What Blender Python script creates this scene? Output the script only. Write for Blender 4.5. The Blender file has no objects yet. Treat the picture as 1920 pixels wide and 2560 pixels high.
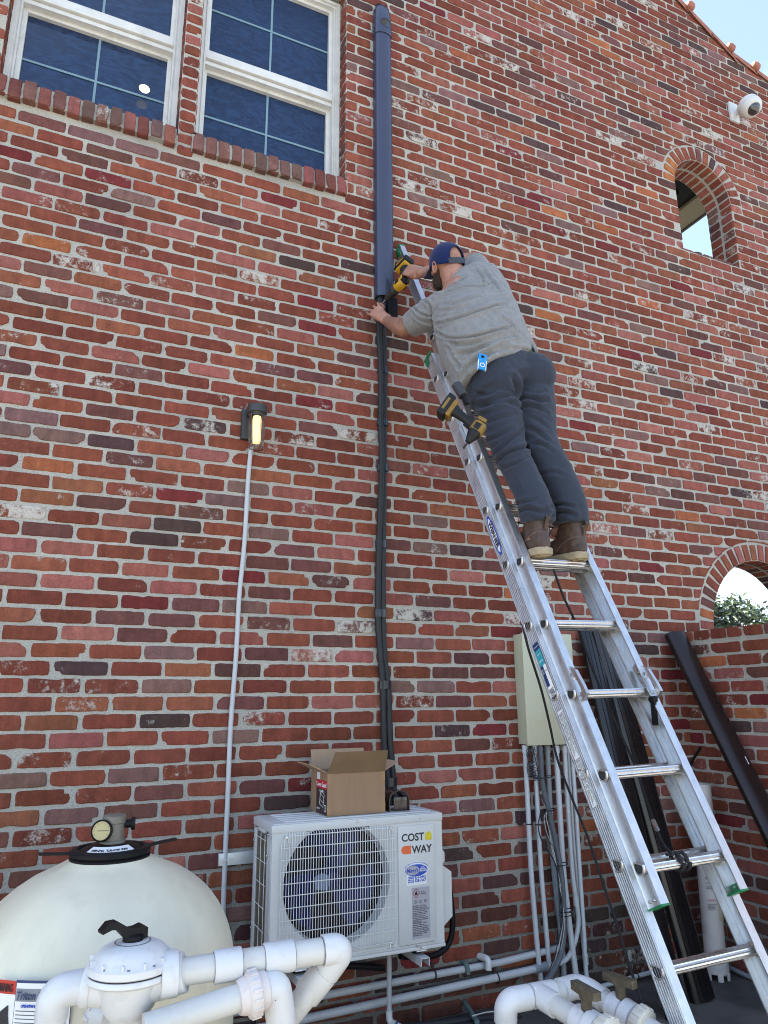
import bpy, bmesh, math, random
import numpy as np
from mathutils import Vector, Matrix
R = math.radians
# ---------------------------------------------------------------- camera, world, sun, exposure
sc = bpy.context.scene
FPX, YAW, PITCH, ROLL = 1819.2, 0.42888, 0.25423, 0.00736
CAM = np.array([0.0, -3.6, 1.507])
_f = np.array([math.sin(YAW)*math.cos(PITCH), math.cos(YAW)*math.cos(PITCH), math.sin(PITCH)])
_r = np.array([math.cos(YAW), -math.sin(YAW), 0.0]); _u = np.cross(_r, _f)
_c, _s = math.cos(ROLL), math.sin(ROLL)
_r, _u = _r*_c-_u*_s, _u*_c+_r*_s
cd = bpy.data.cameras.new('camera'); cd.sensor_fit = 'HORIZONTAL'; cd.sensor_width = 36
cd.lens = FPX/1920*36; cd.clip_start = 0.05; cd.clip_end = 2000
cam = bpy.data.objects.new('camera', cd); sc.collection.objects.link(cam); sc.camera = cam
Mc = Matrix.Identity(4)
for i, a in enumerate((_r, _u, -_f)):
    for k in range(3): Mc[k][i] = a[k]
for k in range(3): Mc[k][3] = CAM[k]
cam.matrix_world = Mc
SUN_EL, SUN_AZ = 58, -60            # azimuth measured from +Y towards +X (behind the wall)
w = bpy.data.worlds.new("World"); sc.world = w; w.use_nodes = True
nt = w.node_tree; bg = nt.nodes['Background']
sky = nt.nodes.new('ShaderNodeTexSky'); sky.sky_type = 'NISHITA'; sky.sun_disc = False
sky.sun_elevation = R(SUN_EL); sky.sun_rotation = R(SUN_AZ)
sky.air_density = 1.0; sky.dust_density = 0.3; sky.ozone_density = 1.0
# thin bright summer cloud veil mixed into the sky
tcw = nt.nodes.new('ShaderNodeTexCoord'); nzw = nt.nodes.new('ShaderNodeTexNoise')
nzw.inputs['Scale'].default_value = 2.6; nzw.inputs['Detail'].default_value = 8; nzw.inputs['Roughness'].default_value = .62
mpw = nt.nodes.new('ShaderNodeMapping'); mpw.inputs['Scale'].default_value = (1, 1, 3.2)
crw = nt.nodes.new('ShaderNodeValToRGB'); crw.color_ramp.elements[0].position = .54; crw.color_ramp.elements[1].position = .74
crw.color_ramp.elements[0].color = (.10, .10, .10, 1); crw.color_ramp.elements[1].color = (.42, .42, .42, 1)
mxw = nt.nodes.new('ShaderNodeMix'); mxw.data_type = 'RGBA'; mxw.inputs[7].default_value = (4.6, 4.5, 4.3, 1)
nt.links.new(tcw.outputs['Generated'], mpw.inputs[0]); nt.links.new(mpw.outputs[0], nzw.inputs['Vector'])
nt.links.new(nzw.outputs[0], crw.inputs[0]); nt.links.new(crw.outputs[0], mxw.inputs[0])
nt.links.new(sky.outputs[0], mxw.inputs[6]); nt.links.new(mxw.outputs[2], bg.inputs[0])
bg.inputs[1].default_value = 0.1
sd = bpy.data.lights.new('sun', 'SUN'); sd.energy = 5.0; sd.angle = R(.5); sd.color = (1, .95, .86)
so = bpy.data.objects.new('sun', sd); sc.collection.objects.link(so)
sdir = Vector((math.sin(R(SUN_AZ))*math.cos(R(SUN_EL)), math.cos(R(SUN_AZ))*math.cos(R(SUN_EL)), math.sin(R(SUN_EL))))
so.rotation_euler = sdir.to_track_quat('Z', 'Y').to_euler(); so.location = sdir*30
vs = sc.view_settings; vs.view_transform = 'Standard'; vs.look = 'None'; vs.gamma = 1; vs.exposure = 2.2
vs.use_curve_mapping = False
sc.render.engine = 'CYCLES'
sc.cycles.max_bounces = 7
sc.cycles.filter_width = 1.0
# ---------------------------------------------------------------- helpers
def W(x, y, Y=0.0):                 # point of the plane Y=const seen at photo pixel (x, y)
    d = _f*FPX+_r*(x-960)-_u*(y-1280); return CAM+d*((Y-CAM[1])/d[1])
def G(x, y, Z=0.0):
    d = _f*FPX+_r*(x-960)-_u*(y-1280); return CAM+d*((Z-CAM[2])/d[2])
def V(a): return Vector([float(t) for t in a])
rng = random.Random(7); nr = np.random.RandomState(5)
COL = sc.collection
def tag(o, label=None, cat=None, group=None, kind=None):
    if label: o['label'] = label
    if cat: o['category'] = cat
    if group: o['group'] = group
    if kind: o['kind'] = kind
    return o
def wmat(q):
    m = Matrix.Translation(q.location)
    return m if q.parent is None else wmat(q.parent) @ q.matrix_parent_inverse @ m
def empty(name, loc=(0, 0, 0), parent=None):
    o = bpy.data.objects.new(name, None); COL.objects.link(o); o.location = V(loc); o.empty_display_size = .1
    if parent: o.parent = parent; o.matrix_parent_inverse = wmat(parent).inverted()
    return o
def link(name, me, mat=None, parent=None, smooth=40):
    o = bpy.data.objects.new(name, me); COL.objects.link(o)
    if mat is not None:
        for m_ in (mat if isinstance(mat, (list, tuple)) else [mat]): me.materials.append(m_)
    if smooth:
        me.shade_smooth(); me.set_sharp_from_angle(angle=R(smooth))
    if parent is not None:
        o.parent = parent
        o.matrix_parent_inverse = wmat(parent).inverted()
    return o
def basis(d, up=(0, 0, 1)):
    d = V(d).normalized(); up = V(up)
    if abs(d.dot(up.normalized())) > .98: up = Vector((0, 1, 0)) if abs(d.y) < .9 else Vector((1, 0, 0))
    a = up.cross(d).normalized(); return a, d.cross(a).normalized(), d
class MB:
    def __init__(s): s.v = []; s.f = []; s.m = []; s.mi = 0
    def add(s, vs_, fs):
        b = len(s.v); s.v += [tuple(map(float, q)) for q in vs_]; s.f += [tuple(b+i for i in q) for q in fs]; s.m += [s.mi]*len(fs); return s
    def box(s, c, sz, ax=None, bev=0):
        c = V(c); ax = ax or (Vector((1, 0, 0)), Vector((0, 1, 0)), Vector((0, 0, 1)))
        ax = [V(a) for a in ax]; h = [t/2 for t in sz]
        if bev <= 0:
            vv = [c+ax[0]*h[0]*i+ax[1]*h[1]*j+ax[2]*h[2]*k for k in (-1, 1) for j in (-1, 1) for i in (-1, 1)]
            return s.add(vv, [(0, 2, 3, 1), (4, 5, 7, 6), (0, 1, 5, 4), (2, 6, 7, 3), (0, 4, 6, 2), (1, 3, 7, 5)])
        bm = bmesh.new(); bmesh.ops.create_cube(bm, size=1)
        for q in bm.verts: q.co = Vector((q.co.x*sz[0], q.co.y*sz[1], q.co.z*sz[2]))
        bmesh.ops.bevel(bm, geom=list(bm.edges), offset=min(bev, min(sz)*.45), segments=2, affect='EDGES', profile=.6)
        bm.verts.index_update()
        s.add([c+ax[0]*q.co.x+ax[1]*q.co.y+ax[2]*q.co.z for q in bm.verts], [tuple(q.index for q in f.verts) for f in bm.faces]); bm.free(); return s
    def rings(s, rs, closed=True, caps=True):   # rs: list of rings (same count)
        n = len(rs[0]); vv = [q for r_ in rs for q in r_]; fs = []
        for i in range(len(rs)-1):
            for j in range(n if closed else n-1):
                k = (j+1) % n; fs.append((i*n+j, i*n+k, (i+1)*n+k, (i+1)*n+j))
        if caps and closed:
            fs.append(tuple(range(n))[::-1]); fs.append(tuple((len(rs)-1)*n+j for j in range(n)))
        return s.add(vv, fs)
    def tube(s, pts, r, n=12, caps=True, closed=False):
        pts = [V(q) for q in pts]; m = len(pts); rs = []
        rad = r if isinstance(r, (list, tuple)) else [r]*m
        a, b, d = basis(pts[1]-pts[0]); prev = d
        for i, q in enumerate(pts):
            t = (pts[min(i+1, m-1)]-pts[max(i-1, 0)]).normalized()
            ax = prev.cross(t)
            if ax.length > 1e-6:
                rot = Matrix.Rotation(prev.angle(t), 3, ax.normalized()); a = rot @ a; b = rot @ b
            prev = t
            rs.append([q+(a*math.cos(k*2*math.pi/n)+b*math.sin(k*2*math.pi/n))*rad[i] for k in range(n)])
        return s.rings(rs, caps=caps)
    def lathe(s, prof, o=(0, 0, 0), d=(0, 0, 1), n=32, a0=0, a1=360):   # prof (radius, height)
        o = V(o); a, b, d = basis(d); full = abs(a1-a0) >= 359.9
        m = n if full else n+1
        rs = [[o+d*h+(a*math.cos(R(a0+(a1-a0)*k/n))+b*math.sin(R(a0+(a1-a0)*k/n)))*max(r_, 1e-5) for k in range(m)] for r_, h in prof]
        return s.rings(rs, closed=full, caps=full)
    def prism(s, poly, o, ex, ey, ez, t):     # polygon extruded by t along ez
        o = V(o); ex = V(ex); ey = V(ey); ez = V(ez); n = len(poly)
        return s.rings([[o+ex*p[0]+ey*p[1] for p in poly], [o+ex*p[0]+ey*p[1]+ez*t for p in poly]])
    def mesh(s, name):
        me = bpy.data.meshes.new(name); me.from_pydata(s.v, [], s.f); me.update()
        if any(s.m): me.polygons.foreach_set('material_index', s.m)
        bm = bmesh.new(); bm.from_mesh(me); bmesh.ops.recalc_face_normals(bm, faces=bm.faces); bm.to_mesh(me); bm.free()
        return me
    def build(s, name, mat, parent=None, smooth=40): return link(name, s.mesh(name), mat, parent, smooth)
def arc(c, a, b, r, t0, t1, n=8):
    c = V(c); a = V(a); b = V(b); return [c+(a*math.cos(R(t0+(t1-t0)*i/n))+b*math.sin(R(t0+(t1-t0)*i/n)))*r for i in range(n+1)]
def fillet(pts, r, n=7):
    pts = [V(q) for q in pts]; out = [pts[0]]
    for i in range(1, len(pts)-1):
        a = (pts[i-1]-pts[i]).normalized(); b = (pts[i+1]-pts[i]).normalized(); ang = a.angle(b)
        if ang > R(178): out.append(pts[i]); continue
        t = min(r/math.tan(ang/2), (pts[i-1]-pts[i]).length*.49, (pts[i+1]-pts[i]).length*.49); rr_ = t*math.tan(ang/2)
        c = pts[i]+(a+b).normalized()*(rr_/math.sin(ang/2))
        p0 = pts[i]+a*t-c; p1 = pts[i]+b*t-c; th = p0.angle(p1); ax = p0.cross(p1).normalized()
        for k in range(n+1): out.append(c+Matrix.Rotation(th*k/n, 3, ax) @ p0)
    out.append(pts[-1]); return out
def spline(pts, n=6):
    pts = [V(q) for q in pts]; P = [pts[0]*2-pts[1]]+pts+[pts[-1]*2-pts[-2]]; out = []
    for i in range(1, len(P)-2):
        for k in range(n):
            t = k/n; a, b, c, d = P[i-1:i+3]
            out.append(.5*((2*b)+(c-a)*t+(2*a-5*b+4*c-d)*t*t+(3*b-a-3*c+d)*t**3))
    out.append(pts[-1]); return out
_tc = {}
def text(name, s, loc, ex, ey, size, mat, parent, align='LEFT', depth=.0004, shear=0, bold=0, space=1, line=1, wid=None):
    cu = bpy.data.curves.new(name, 'FONT'); cu.body = s; cu.size = size; cu.align_x = align; cu.extrude = depth; cu.shear = shear
    cu.offset = bold; cu.space_character = space; cu.space_line = line; cu.resolution_u = 3
    to = bpy.data.objects.new(name, cu); COL.objects.link(to); bpy.context.view_layer.update()
    me = bpy.data.meshes.new_from_object(to.evaluated_get(bpy.context.evaluated_depsgraph_get())); bpy.data.objects.remove(to)
    ex = V(ex).normalized(); ey = V(ey); ey = (ey-ex*ey.dot(ex)).normalized(); ez = ex.cross(ey)
    sx = 1
    if wid:
        xs = [q.co.x for q in me.vertices]; sx = wid/(max(xs)-min(xs))
    loc = V(loc)
    for q in me.vertices: q.co = loc+ex*q.co.x*sx+ey*q.co.y+ez*q.co.z
    return link(name, me, mat, parent, 0)
# ---- materials
def nodes(name):
    m = bpy.data.materials.new(name); m.use_nodes = True; t = m.node_tree
    return m, t, t.nodes['Principled BSDF'], t.nodes.new, t.links.new
def mat(name, col, rough=.5, metal=0, var=.12, scale=14, bump=0, bscale=120, spec=.5, dirt=0, dcol=(.09, .07, .05), dscale=6, coat=0, stretch=None, rvar=.12, emit=None, es=0, trans=0):
    m, t, b, N, L = nodes(name)
    b.inputs['Roughness'].default_value = rough; b.inputs['Metallic'].default_value = metal
    b.inputs['Specular IOR Level'].default_value = spec; b.inputs['Coat Weight'].default_value = coat
    b.inputs['Transmission Weight'].default_value = trans
    tc = N('ShaderNodeTexCoord'); mp = N('ShaderNodeMapping'); L(tc.outputs['Object'], mp.inputs[0])
    if stretch: mp.inputs['Scale'].default_value = stretch
    nz = N('ShaderNodeTexNoise'); nz.inputs['Scale'].default_value = scale; nz.inputs['Detail'].default_value = 5; L(mp.outputs[0], nz.inputs['Vector'])
    cr = N('ShaderNodeValToRGB'); L(nz.outputs[0], cr.inputs[0])
    c = np.array(col[:3]); cr.color_ramp.elements[0].position = .3; cr.color_ramp.elements[1].position = .7
    cr.color_ramp.elements[0].color = (*np.clip(c*(1-var), 0, 1), 1); cr.color_ramp.elements[1].color = (*np.clip(c*(1+var), 0, 1), 1)
    out = cr.outputs[0]
    if dirt:
        n2 = N('ShaderNodeTexNoise'); n2.inputs['Scale'].default_value = dscale; n2.inputs['Detail'].default_value = 9; n2.inputs['Roughness'].default_value = .7
        L(mp.outputs[0], n2.inputs['Vector'])
        c2 = N('ShaderNodeValToRGB'); c2.color_ramp.elements[0].position = .52; c2.color_ramp.elements[1].position = .8
        c2.color_ramp.elements[1].color = (dirt, dirt, dirt, 1); L(n2.outputs[0], c2.inputs[0])
        mx = N('ShaderNodeMix'); mx.data_type = 'RGBA'; mx.inputs[7].default_value = (*dcol, 1); L(c2.outputs[0], mx.inputs[0]); L(out, mx.inputs[6]); out = mx.outputs[2]
    L(out, b.inputs['Base Color'])
    if rvar:
        mr = N('ShaderNodeMapRange'); mr.inputs[3].default_value = max(rough-rvar, .02); mr.inputs[4].default_value = min(rough+rvar, 1)
        L(nz.outputs[0], mr.inputs[0]); L(mr.outputs[0], b.inputs['Roughness'])
    if bump:
        n3 = N('ShaderNodeTexNoise'); n3.inputs['Scale'].default_value = bscale; n3.inputs['Detail'].default_value = 4; L(mp.outputs[0], n3.inputs['Vector'])
        bp = N('ShaderNodeBump'); bp.inputs['Strength'].default_value = bump; bp.inputs['Distance'].default_value = .004; L(n3.outputs[0], bp.inputs['Height']); L(bp.outputs[0], b.inputs['Normal'])
    if emit:
        b.inputs['Emission Color'].default_value = (*emit, 1); b.inputs['Emission Strength'].default_value = es
    return m
# ---------------------------------------------------------------- brick and mortar materials
def brick_mat():
    m, t, b, N, L = nodes('brick'); b.inputs['Roughness'].default_value = .88; b.inputs['Specular IOR Level'].default_value = .25
    at = N('ShaderNodeAttribute'); at.attribute_name = 'bcol'; a2 = N('ShaderNodeAttribute'); a2.attribute_name = 'brnd'
    tc = N('ShaderNodeTexCoord')
    sc_ = N('ShaderNodeVectorMath'); sc_.operation = 'SCALE'; sc_.inputs[3].default_value = 40; L(a2.outputs['Color'], sc_.inputs[0])
    ad = N('ShaderNodeVectorMath'); L(tc.outputs['Object'], ad.inputs[0]); L(sc_.outputs[0], ad.inputs[1])
    def noise(s, det=5, rough=.6, stretch=None):
        n = N('ShaderNodeTexNoise'); n.inputs['Scale'].default_value = s; n.inputs['Detail'].default_value = det; n.inputs['Roughness'].default_value = rough
        if stretch:
            mp = N('ShaderNodeMapping'); mp.inputs['Scale'].default_value = stretch; L(ad.outputs[0], mp.inputs[0]); L(mp.outputs[0], n.inputs['Vector'])
        else: L(ad.outputs[0], n.inputs['Vector'])
        return n.outputs[0]
    def mapr(i, a, c, d, e):
        n = N('ShaderNodeMapRange'); L(i, n.inputs[0])
        for k, v_ in enumerate((a, c, d, e)): n.inputs[k+1].default_value = v_
        return n.outputs[0]
    def mul(i, j):
        n = N('ShaderNodeVectorMath'); n.operation = 'SCALE'; L(i, n.inputs[0]); L(j, n.inputs[3]); return n.outputs[0]
    n1 = noise(18, 6, .7); n2 = noise(120, 4, .6); n3 = noise(30, 3, .5, (1, 1, .08))
    c = mul(at.outputs['Color'], mapr(n1, .3, .7, .78, 1.22))
    c = mul(c, mapr(n2, .3, .7, .86, 1.14))
    c = mul(c, mapr(n3, .35, .65, .9, 1.1))
    # dark pits
    vo = N('ShaderNodeTexVoronoi'); vo.inputs['Scale'].default_value = 150; L(ad.outputs[0], vo.inputs['Vector'])
    pit = mapr(vo.outputs['Distance'], .1, .28, .55, 1.0); c = mul(c, pit)
    # limewash / old mortar left on the face, amount per brick = alpha of bcol
    n4 = noise(38, 10, .78); n5 = noise(9, 2, .5)
    s2 = N('ShaderNodeMath'); s2.operation = 'MULTIPLY_ADD'; L(n4, s2.inputs[0]); s2.inputs[1].default_value = .62
    s3 = N('ShaderNodeMath'); s3.operation = 'MULTIPLY'; L(n5, s3.inputs[0]); s3.inputs[1].default_value = .38; L(s3.outputs[0], s2.inputs[2])
    th = N('ShaderNodeMath'); th.operation = 'ADD'; L(s2.outputs[0], th.inputs[0]); L(at.outputs['Alpha'], th.inputs[1])
    wa = mapr(th.outputs[0], .97, 1.04, 0, .88)
    ws = N('ShaderNodeMix'); ws.data_type = 'RGBA'; L(wa, ws.inputs[0]); L(c, ws.inputs[6])
    wc = N('ShaderNodeValToRGB'); wc.color_ramp.elements[0].color = (.36, .32, .27, 1); wc.color_ramp.elements[1].color = (.66, .63, .57, 1); L(n2, wc.inputs[0]); L(wc.outputs[0], ws.inputs[7])
    # faint overall bloom of dust
    L(ws.outputs[2], b.inputs['Base Color'])
    hh = N('ShaderNodeMath'); hh.operation = 'MULTIPLY_ADD'; L(n1, hh.inputs[0]); hh.inputs[1].default_value = .8; L(n2, hh.inputs[2])
    h2 = N('ShaderNodeMath'); h2.operation = 'MULTIPLY_ADD'; L(pit, h2.inputs[0]); h2.inputs[1].default_value = .5; L(hh.outputs[0], h2.inputs[2])
    h3 = N('ShaderNodeMath'); h3.operation = 'MULTIPLY_ADD'; L(wa, h3.inputs[0]); h3.inputs[1].default_value = .6; L(h2.outputs[0], h3.inputs[2])
    bp = N('ShaderNodeBump'); bp.inputs['Strength'].default_value = .75; bp.inputs['Distance'].default_value = .0035; L(h3.outputs[0], bp.inputs['Height']); L(bp.outputs[0], b.inputs['Normal'])
    return m
def mortar_mat():
    m, t, b, N, L = nodes('mortar'); b.inputs['Roughness'].default_value = .95; b.inputs['Specular IOR Level'].default_value = .15
    tc = N('ShaderNodeTexCoord')
    def noise(s, det=5, rough=.6):
        n = N('ShaderNodeTexNoise'); n.inputs['Scale'].default_value = s; n.inputs['Detail'].default_value = det; n.inputs['Roughness'].default_value = rough; L(tc.outputs['Object'], n.inputs['Vector']); return n.outputs[0]
    a = noise(120, 6, .85); c = noise(1.6, 6, .6); d = noise(55, 4, .6)
    r1 = N('ShaderNodeValToRGB'); r1.color_ramp.elements[0].position = .28; r1.color_ramp.elements[0].color = (.20, .19, .175, 1); r1.color_ramp.elements[1].position = .55; r1.color_ramp.elements[1].color = (.49, .47, .42, 1); L(a, r1.inputs[0])
    r2 = N('ShaderNodeValToRGB'); r2.color_ramp.elements[0].position = .35; r2.color_ramp.elements[0].color = (.83, .82, .82, 1); r2.color_ramp.elements[1].position = .62; r2.color_ramp.elements[1].color = (1.1, 1.08, 1.04, 1); L(c, r2.inputs[0])
    mu = N('ShaderNodeMix'); mu.data_type = 'RGBA'; mu.blend_type = 'MULTIPLY'; mu.inputs[0].default_value = 1; L(r1.outputs[0], mu.inputs[6]); L(r2.outputs[0], mu.inputs[7])
    # darker towards the ground
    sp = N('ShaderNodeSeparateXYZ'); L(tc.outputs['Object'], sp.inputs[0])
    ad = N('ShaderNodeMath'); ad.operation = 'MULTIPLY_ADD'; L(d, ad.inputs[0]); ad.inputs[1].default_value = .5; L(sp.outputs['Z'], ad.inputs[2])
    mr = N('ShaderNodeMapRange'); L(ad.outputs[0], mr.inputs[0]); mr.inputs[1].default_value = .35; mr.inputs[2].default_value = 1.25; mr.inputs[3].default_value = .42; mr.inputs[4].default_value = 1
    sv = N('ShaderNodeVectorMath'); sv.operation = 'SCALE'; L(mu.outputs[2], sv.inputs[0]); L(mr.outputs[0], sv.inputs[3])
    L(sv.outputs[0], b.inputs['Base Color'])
    hh = N('ShaderNodeMath'); hh.operation = 'MULTIPLY_ADD'; L(d, hh.inputs[0]); hh.inputs[1].default_value = 1.2; L(a, hh.inputs[2])
    bp = N('ShaderNodeBump'); bp.inputs['Strength'].default_value = 1; bp.inputs['Distance'].default_value = .005; L(hh.outputs[0], bp.inputs['Height']); L(bp.outputs[0], b.inputs['Normal'])
    return m
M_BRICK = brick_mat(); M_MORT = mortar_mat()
PAL = [((.200, .054, .032), 40), ((.162, .043, .026), 32), ((.232, .070, .040), 20), ((.242, .076, .058), 13), ((.282, .096, .076), 7),
       ((.320, .098, .042), 3), ((.220, .078, .040), 4), ((.072, .038, .036), 5), ((.108, .044, .036), 7), ((.150, .024, .024), 4), ((.175, .090, .078), 7), ((.140, .054, .044), 9)]
_pc = [c for c, n in PAL for _ in range(n)]
class BR:     # collects irregular bricks with per-brick colour
    def __init__(s): s.v = []; s.f = []; s.col = []; s.rnd = []; s.n = 0; s.mi = []
    def quad(s, pts):        # mortar face
        s.v.append(np.array([[float(a) for a in p] for p in pts])); k = len(pts)
        s.f.append(tuple(range(s.n, s.n+k))); s.mi.append(0); s.n += k
        s.col.append(np.tile((.4, .4, .4, 0), (k, 1))); s.rnd.append(np.zeros((k, 4)))
    def brick(s, x0, x1, z0, z1, fn, clip=None, d=None, col=None, wash=None, nseg=7):
        # outline in 2D
        w_, h_ = x1-x0, z1-z0; nx = nseg if w_ > h_ else 3; nz = 3 if w_ > h_ else nseg
        if w_ < .12 and h_ < .12: nx = nz = 4
        xs = np.linspace(x0, x1, nx+1); zs = np.linspace(z0, z1, nz+1)
        P = np.array([(x, z0) for x in xs[:-1]]+[(x1, z) for z in zs[:-1]]+[(x, z1) for x in xs[::-1][:-1]]+[(x0, z) for z in zs[::-1][:-1]])
        N_ = len(P); c = np.array([(x0+x1)/2, (z0+z1)/2])
        corners = [0, nx, nx+nz, 2*nx+nz]
        for q in corners:     # rounded / chipped corners
            k = .0012+abs(nr.normal(0, .0016))
            chip = nr.rand() < .07
            if chip: k = nr.uniform(.010, .018)
            P[q] += np.sign(c-P[q])*np.array([k*(1.5 if w_ > h_ else .7), k])
            if chip:
                P[(q+1) % N_] += (c-P[(q+1) % N_])*.06; P[(q-1) % N_] += (c-P[(q-1) % N_])*.06
        P += nr.normal(0, .0009, P.shape)
        if nr.rand() < .16:   # broken edge
            q = nr.randint(N_)
            for o_ in range(-1, 2): P[(q+o_) % N_] += (c-P[(q+o_) % N_])/np.linalg.norm(c-P[(q+o_) % N_])*nr.uniform(.003, .008)
        if clip is not None:
            P = clip(P)
            if P is None: return
            c = P.mean(0)
        if d is None: d = nr.uniform(.0025, .0065)
        tl = nr.normal(0, .0012, 2)
        def ring(sc_, dd):
            Q = c+(P-c)*sc_; sz = np.array([max(w_, .02), max(h_, .02)])
            return fn(Q, dd+((Q-c)/sz)@tl)
        ins = np.array([1-.0025/max(w_, .02), 1-.0025/max(h_, .02)]); in2 = np.array([1-.012/max(w_, .04), 1-.012/max(h_, .04)])
        v_ = np.concatenate([ring(1.012, -.004), ring(1, d*.45), ring(ins, d), ring(in2, d+.0004)])
        s.v.append(v_); b = s.n; s.n += len(v_)
        for r_ in range(3):
            for j in range(N_): k = (j+1) % N_; s.f.append((b+r_*N_+j, b+r_*N_+k, b+(r_+1)*N_+k, b+(r_+1)*N_+j)); s.mi.append(1)
        s.f.append(tuple(b+3*N_+j for j in range(N_))); s.mi.append(1)
        cc = np.array(col if col is not None else _pc[nr.randint(len(_pc))])*nr.uniform(.85, 1.12)*np.array([1, nr.uniform(.92, 1.08), nr.uniform(.92, 1.08)])
        if wash is None:
            u_ = nr.rand(); wash = nr.uniform(.36, .44) if u_ < .26 else (nr.uniform(.44, .53) if u_ < .30 else nr.uniform(.22, .35))
        s.col.append(np.tile((*cc, wash), (len(v_), 1))); s.rnd.append(np.tile((*nr.rand(3), 1), (len(v_), 1)))
    def build(s, name, parent=None):
        me = bpy.data.meshes.new(name); v_ = np.concatenate(s.v); me.from_pydata(v_.tolist(), [], s.f); me.update()
        me.polygons.foreach_set('material_index', s.mi)
        for nm, dat in (('bcol', s.col), ('brnd', s.rnd)):
            a = me.attributes.new(nm, 'FLOAT_COLOR', 'POINT'); a.data.foreach_set('color', np.concatenate(dat).astype(np.float32).ravel())
        o = link(name, me, [M_MORT, M_BRICK], parent, 0)
        me.polygons.foreach_set('use_smooth', [bool(i) for i in s.mi]); return o
CH, BL, JT = .0772, .2365, .0155      # course height, brick pitch, joint
Z0, X0 = 1.087, -.068
RIDX, SL = 1.0, .57                   # gable ridge position and slope
KX, KZ, SL2 = 5.17, 7.235, .23          # the roofline flares out past KX
def gable(x):
    if x > KX: return KZ-(x-KX)*SL2
    return KZ+(KX-RIDX)*SL-abs(x-RIDX)*SL
XL, XR = -3.2, 8.2
WIN = [(-.52, .385, 4.60, 6.17), (.475, 1.40, 4.60, 6.17)]
A1 = dict(c=4.577, r=.315, sp=5.555, b=4.945); A2 = dict(c=4.62, r=.52, sp=1.95, b=-.01)
TH = .24
def arch_top(a, x):
    d = a['r']**2-(x-a['c'])**2; return a['sp']+math.sqrt(max(d, 0))
def front(O=(0, 0, 0), ex=(1, 0, 0), ey=(0, 0, 1), en=(0, -1, 0)):
    O, ex, ey, en = map(lambda q: np.array(q, float), (O, ex, ey, en))
    return lambda P, d: O+np.outer(P[:, 0], ex)+np.outer(P[:, 1], ey)+np.outer(np.broadcast_to(d, (len(P),)), en)
house = tag(empty('brick_house', (1, .12, 0)), 'tall red brick gable wall of the house with two white windows and arched openings', 'house')
B = BR()
xs = sorted(set([XL, XR, RIDX, KX]+[w_[0] for w_ in WIN]+[w_[1] for w_ in WIN]+[a['c']+a['r']*math.cos(math.pi*k/24) for a in (A1, A2) for k in range(25)]))
for xa, xb in zip(xs[:-1], xs[1:]):
    if xb-xa < 1e-6: continue
    xm = (xa+xb)/2; op = []
    for w_ in WIN:
        if w_[0] < xm < w_[1]: op.append((w_[2], w_[2], w_[3], w_[3]))
    for a in (A2, A1):
        if abs(xm-a['c']) < a['r']: op.append((a['b'], a['b'], arch_top(a, xa), arch_top(a, xb)))
    op.sort(); lo = (-.3, -.3)
    for o_ in op+[(gable(xa), gable(xb), 0, 0)]:
        if o_[0] > lo[0]:
            for yy in (0, TH):
                q = [(xa, yy, lo[0]), (xb, yy, lo[1]), (xb, yy, o_[1]), (xa, yy, o_[0])]; B.quad(q if yy == 0 else q[::-1])
        lo = (o_[2], o_[3])
RING = .125
def clip_arch(a):
    def f(P):
        out = P.copy(); n_in = 0
        for i, (x, z) in enumerate(P):
            dx = x-a['c']; rad = a['r']+RING+.012
            if z > a['sp']:
                dd = math.hypot(dx, z-a['sp'])
                if dd < rad: n_in += 1; out[i] = (a['c']+dx/dd*rad, a['sp']+(z-a['sp'])/dd*rad)
            elif z > a['b'] and abs(dx) < a['r']+(RING+.012 if a is A2 else 0): n_in += 1; out[i, 0] = a['c']+math.copysign(a['r']+(RING+.012 if a is A2 else 0), dx)
        if n_in > len(P)*.62: return None
        return out
    return f
def poly_area(P): x, z = P[:, 0], P[:, 1]; return .5*abs(np.dot(x, np.roll(z, -1))-np.dot(z, np.roll(x, -1)))
ff = front()
k0 = int(math.floor((-.2-Z0)/CH))
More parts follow.
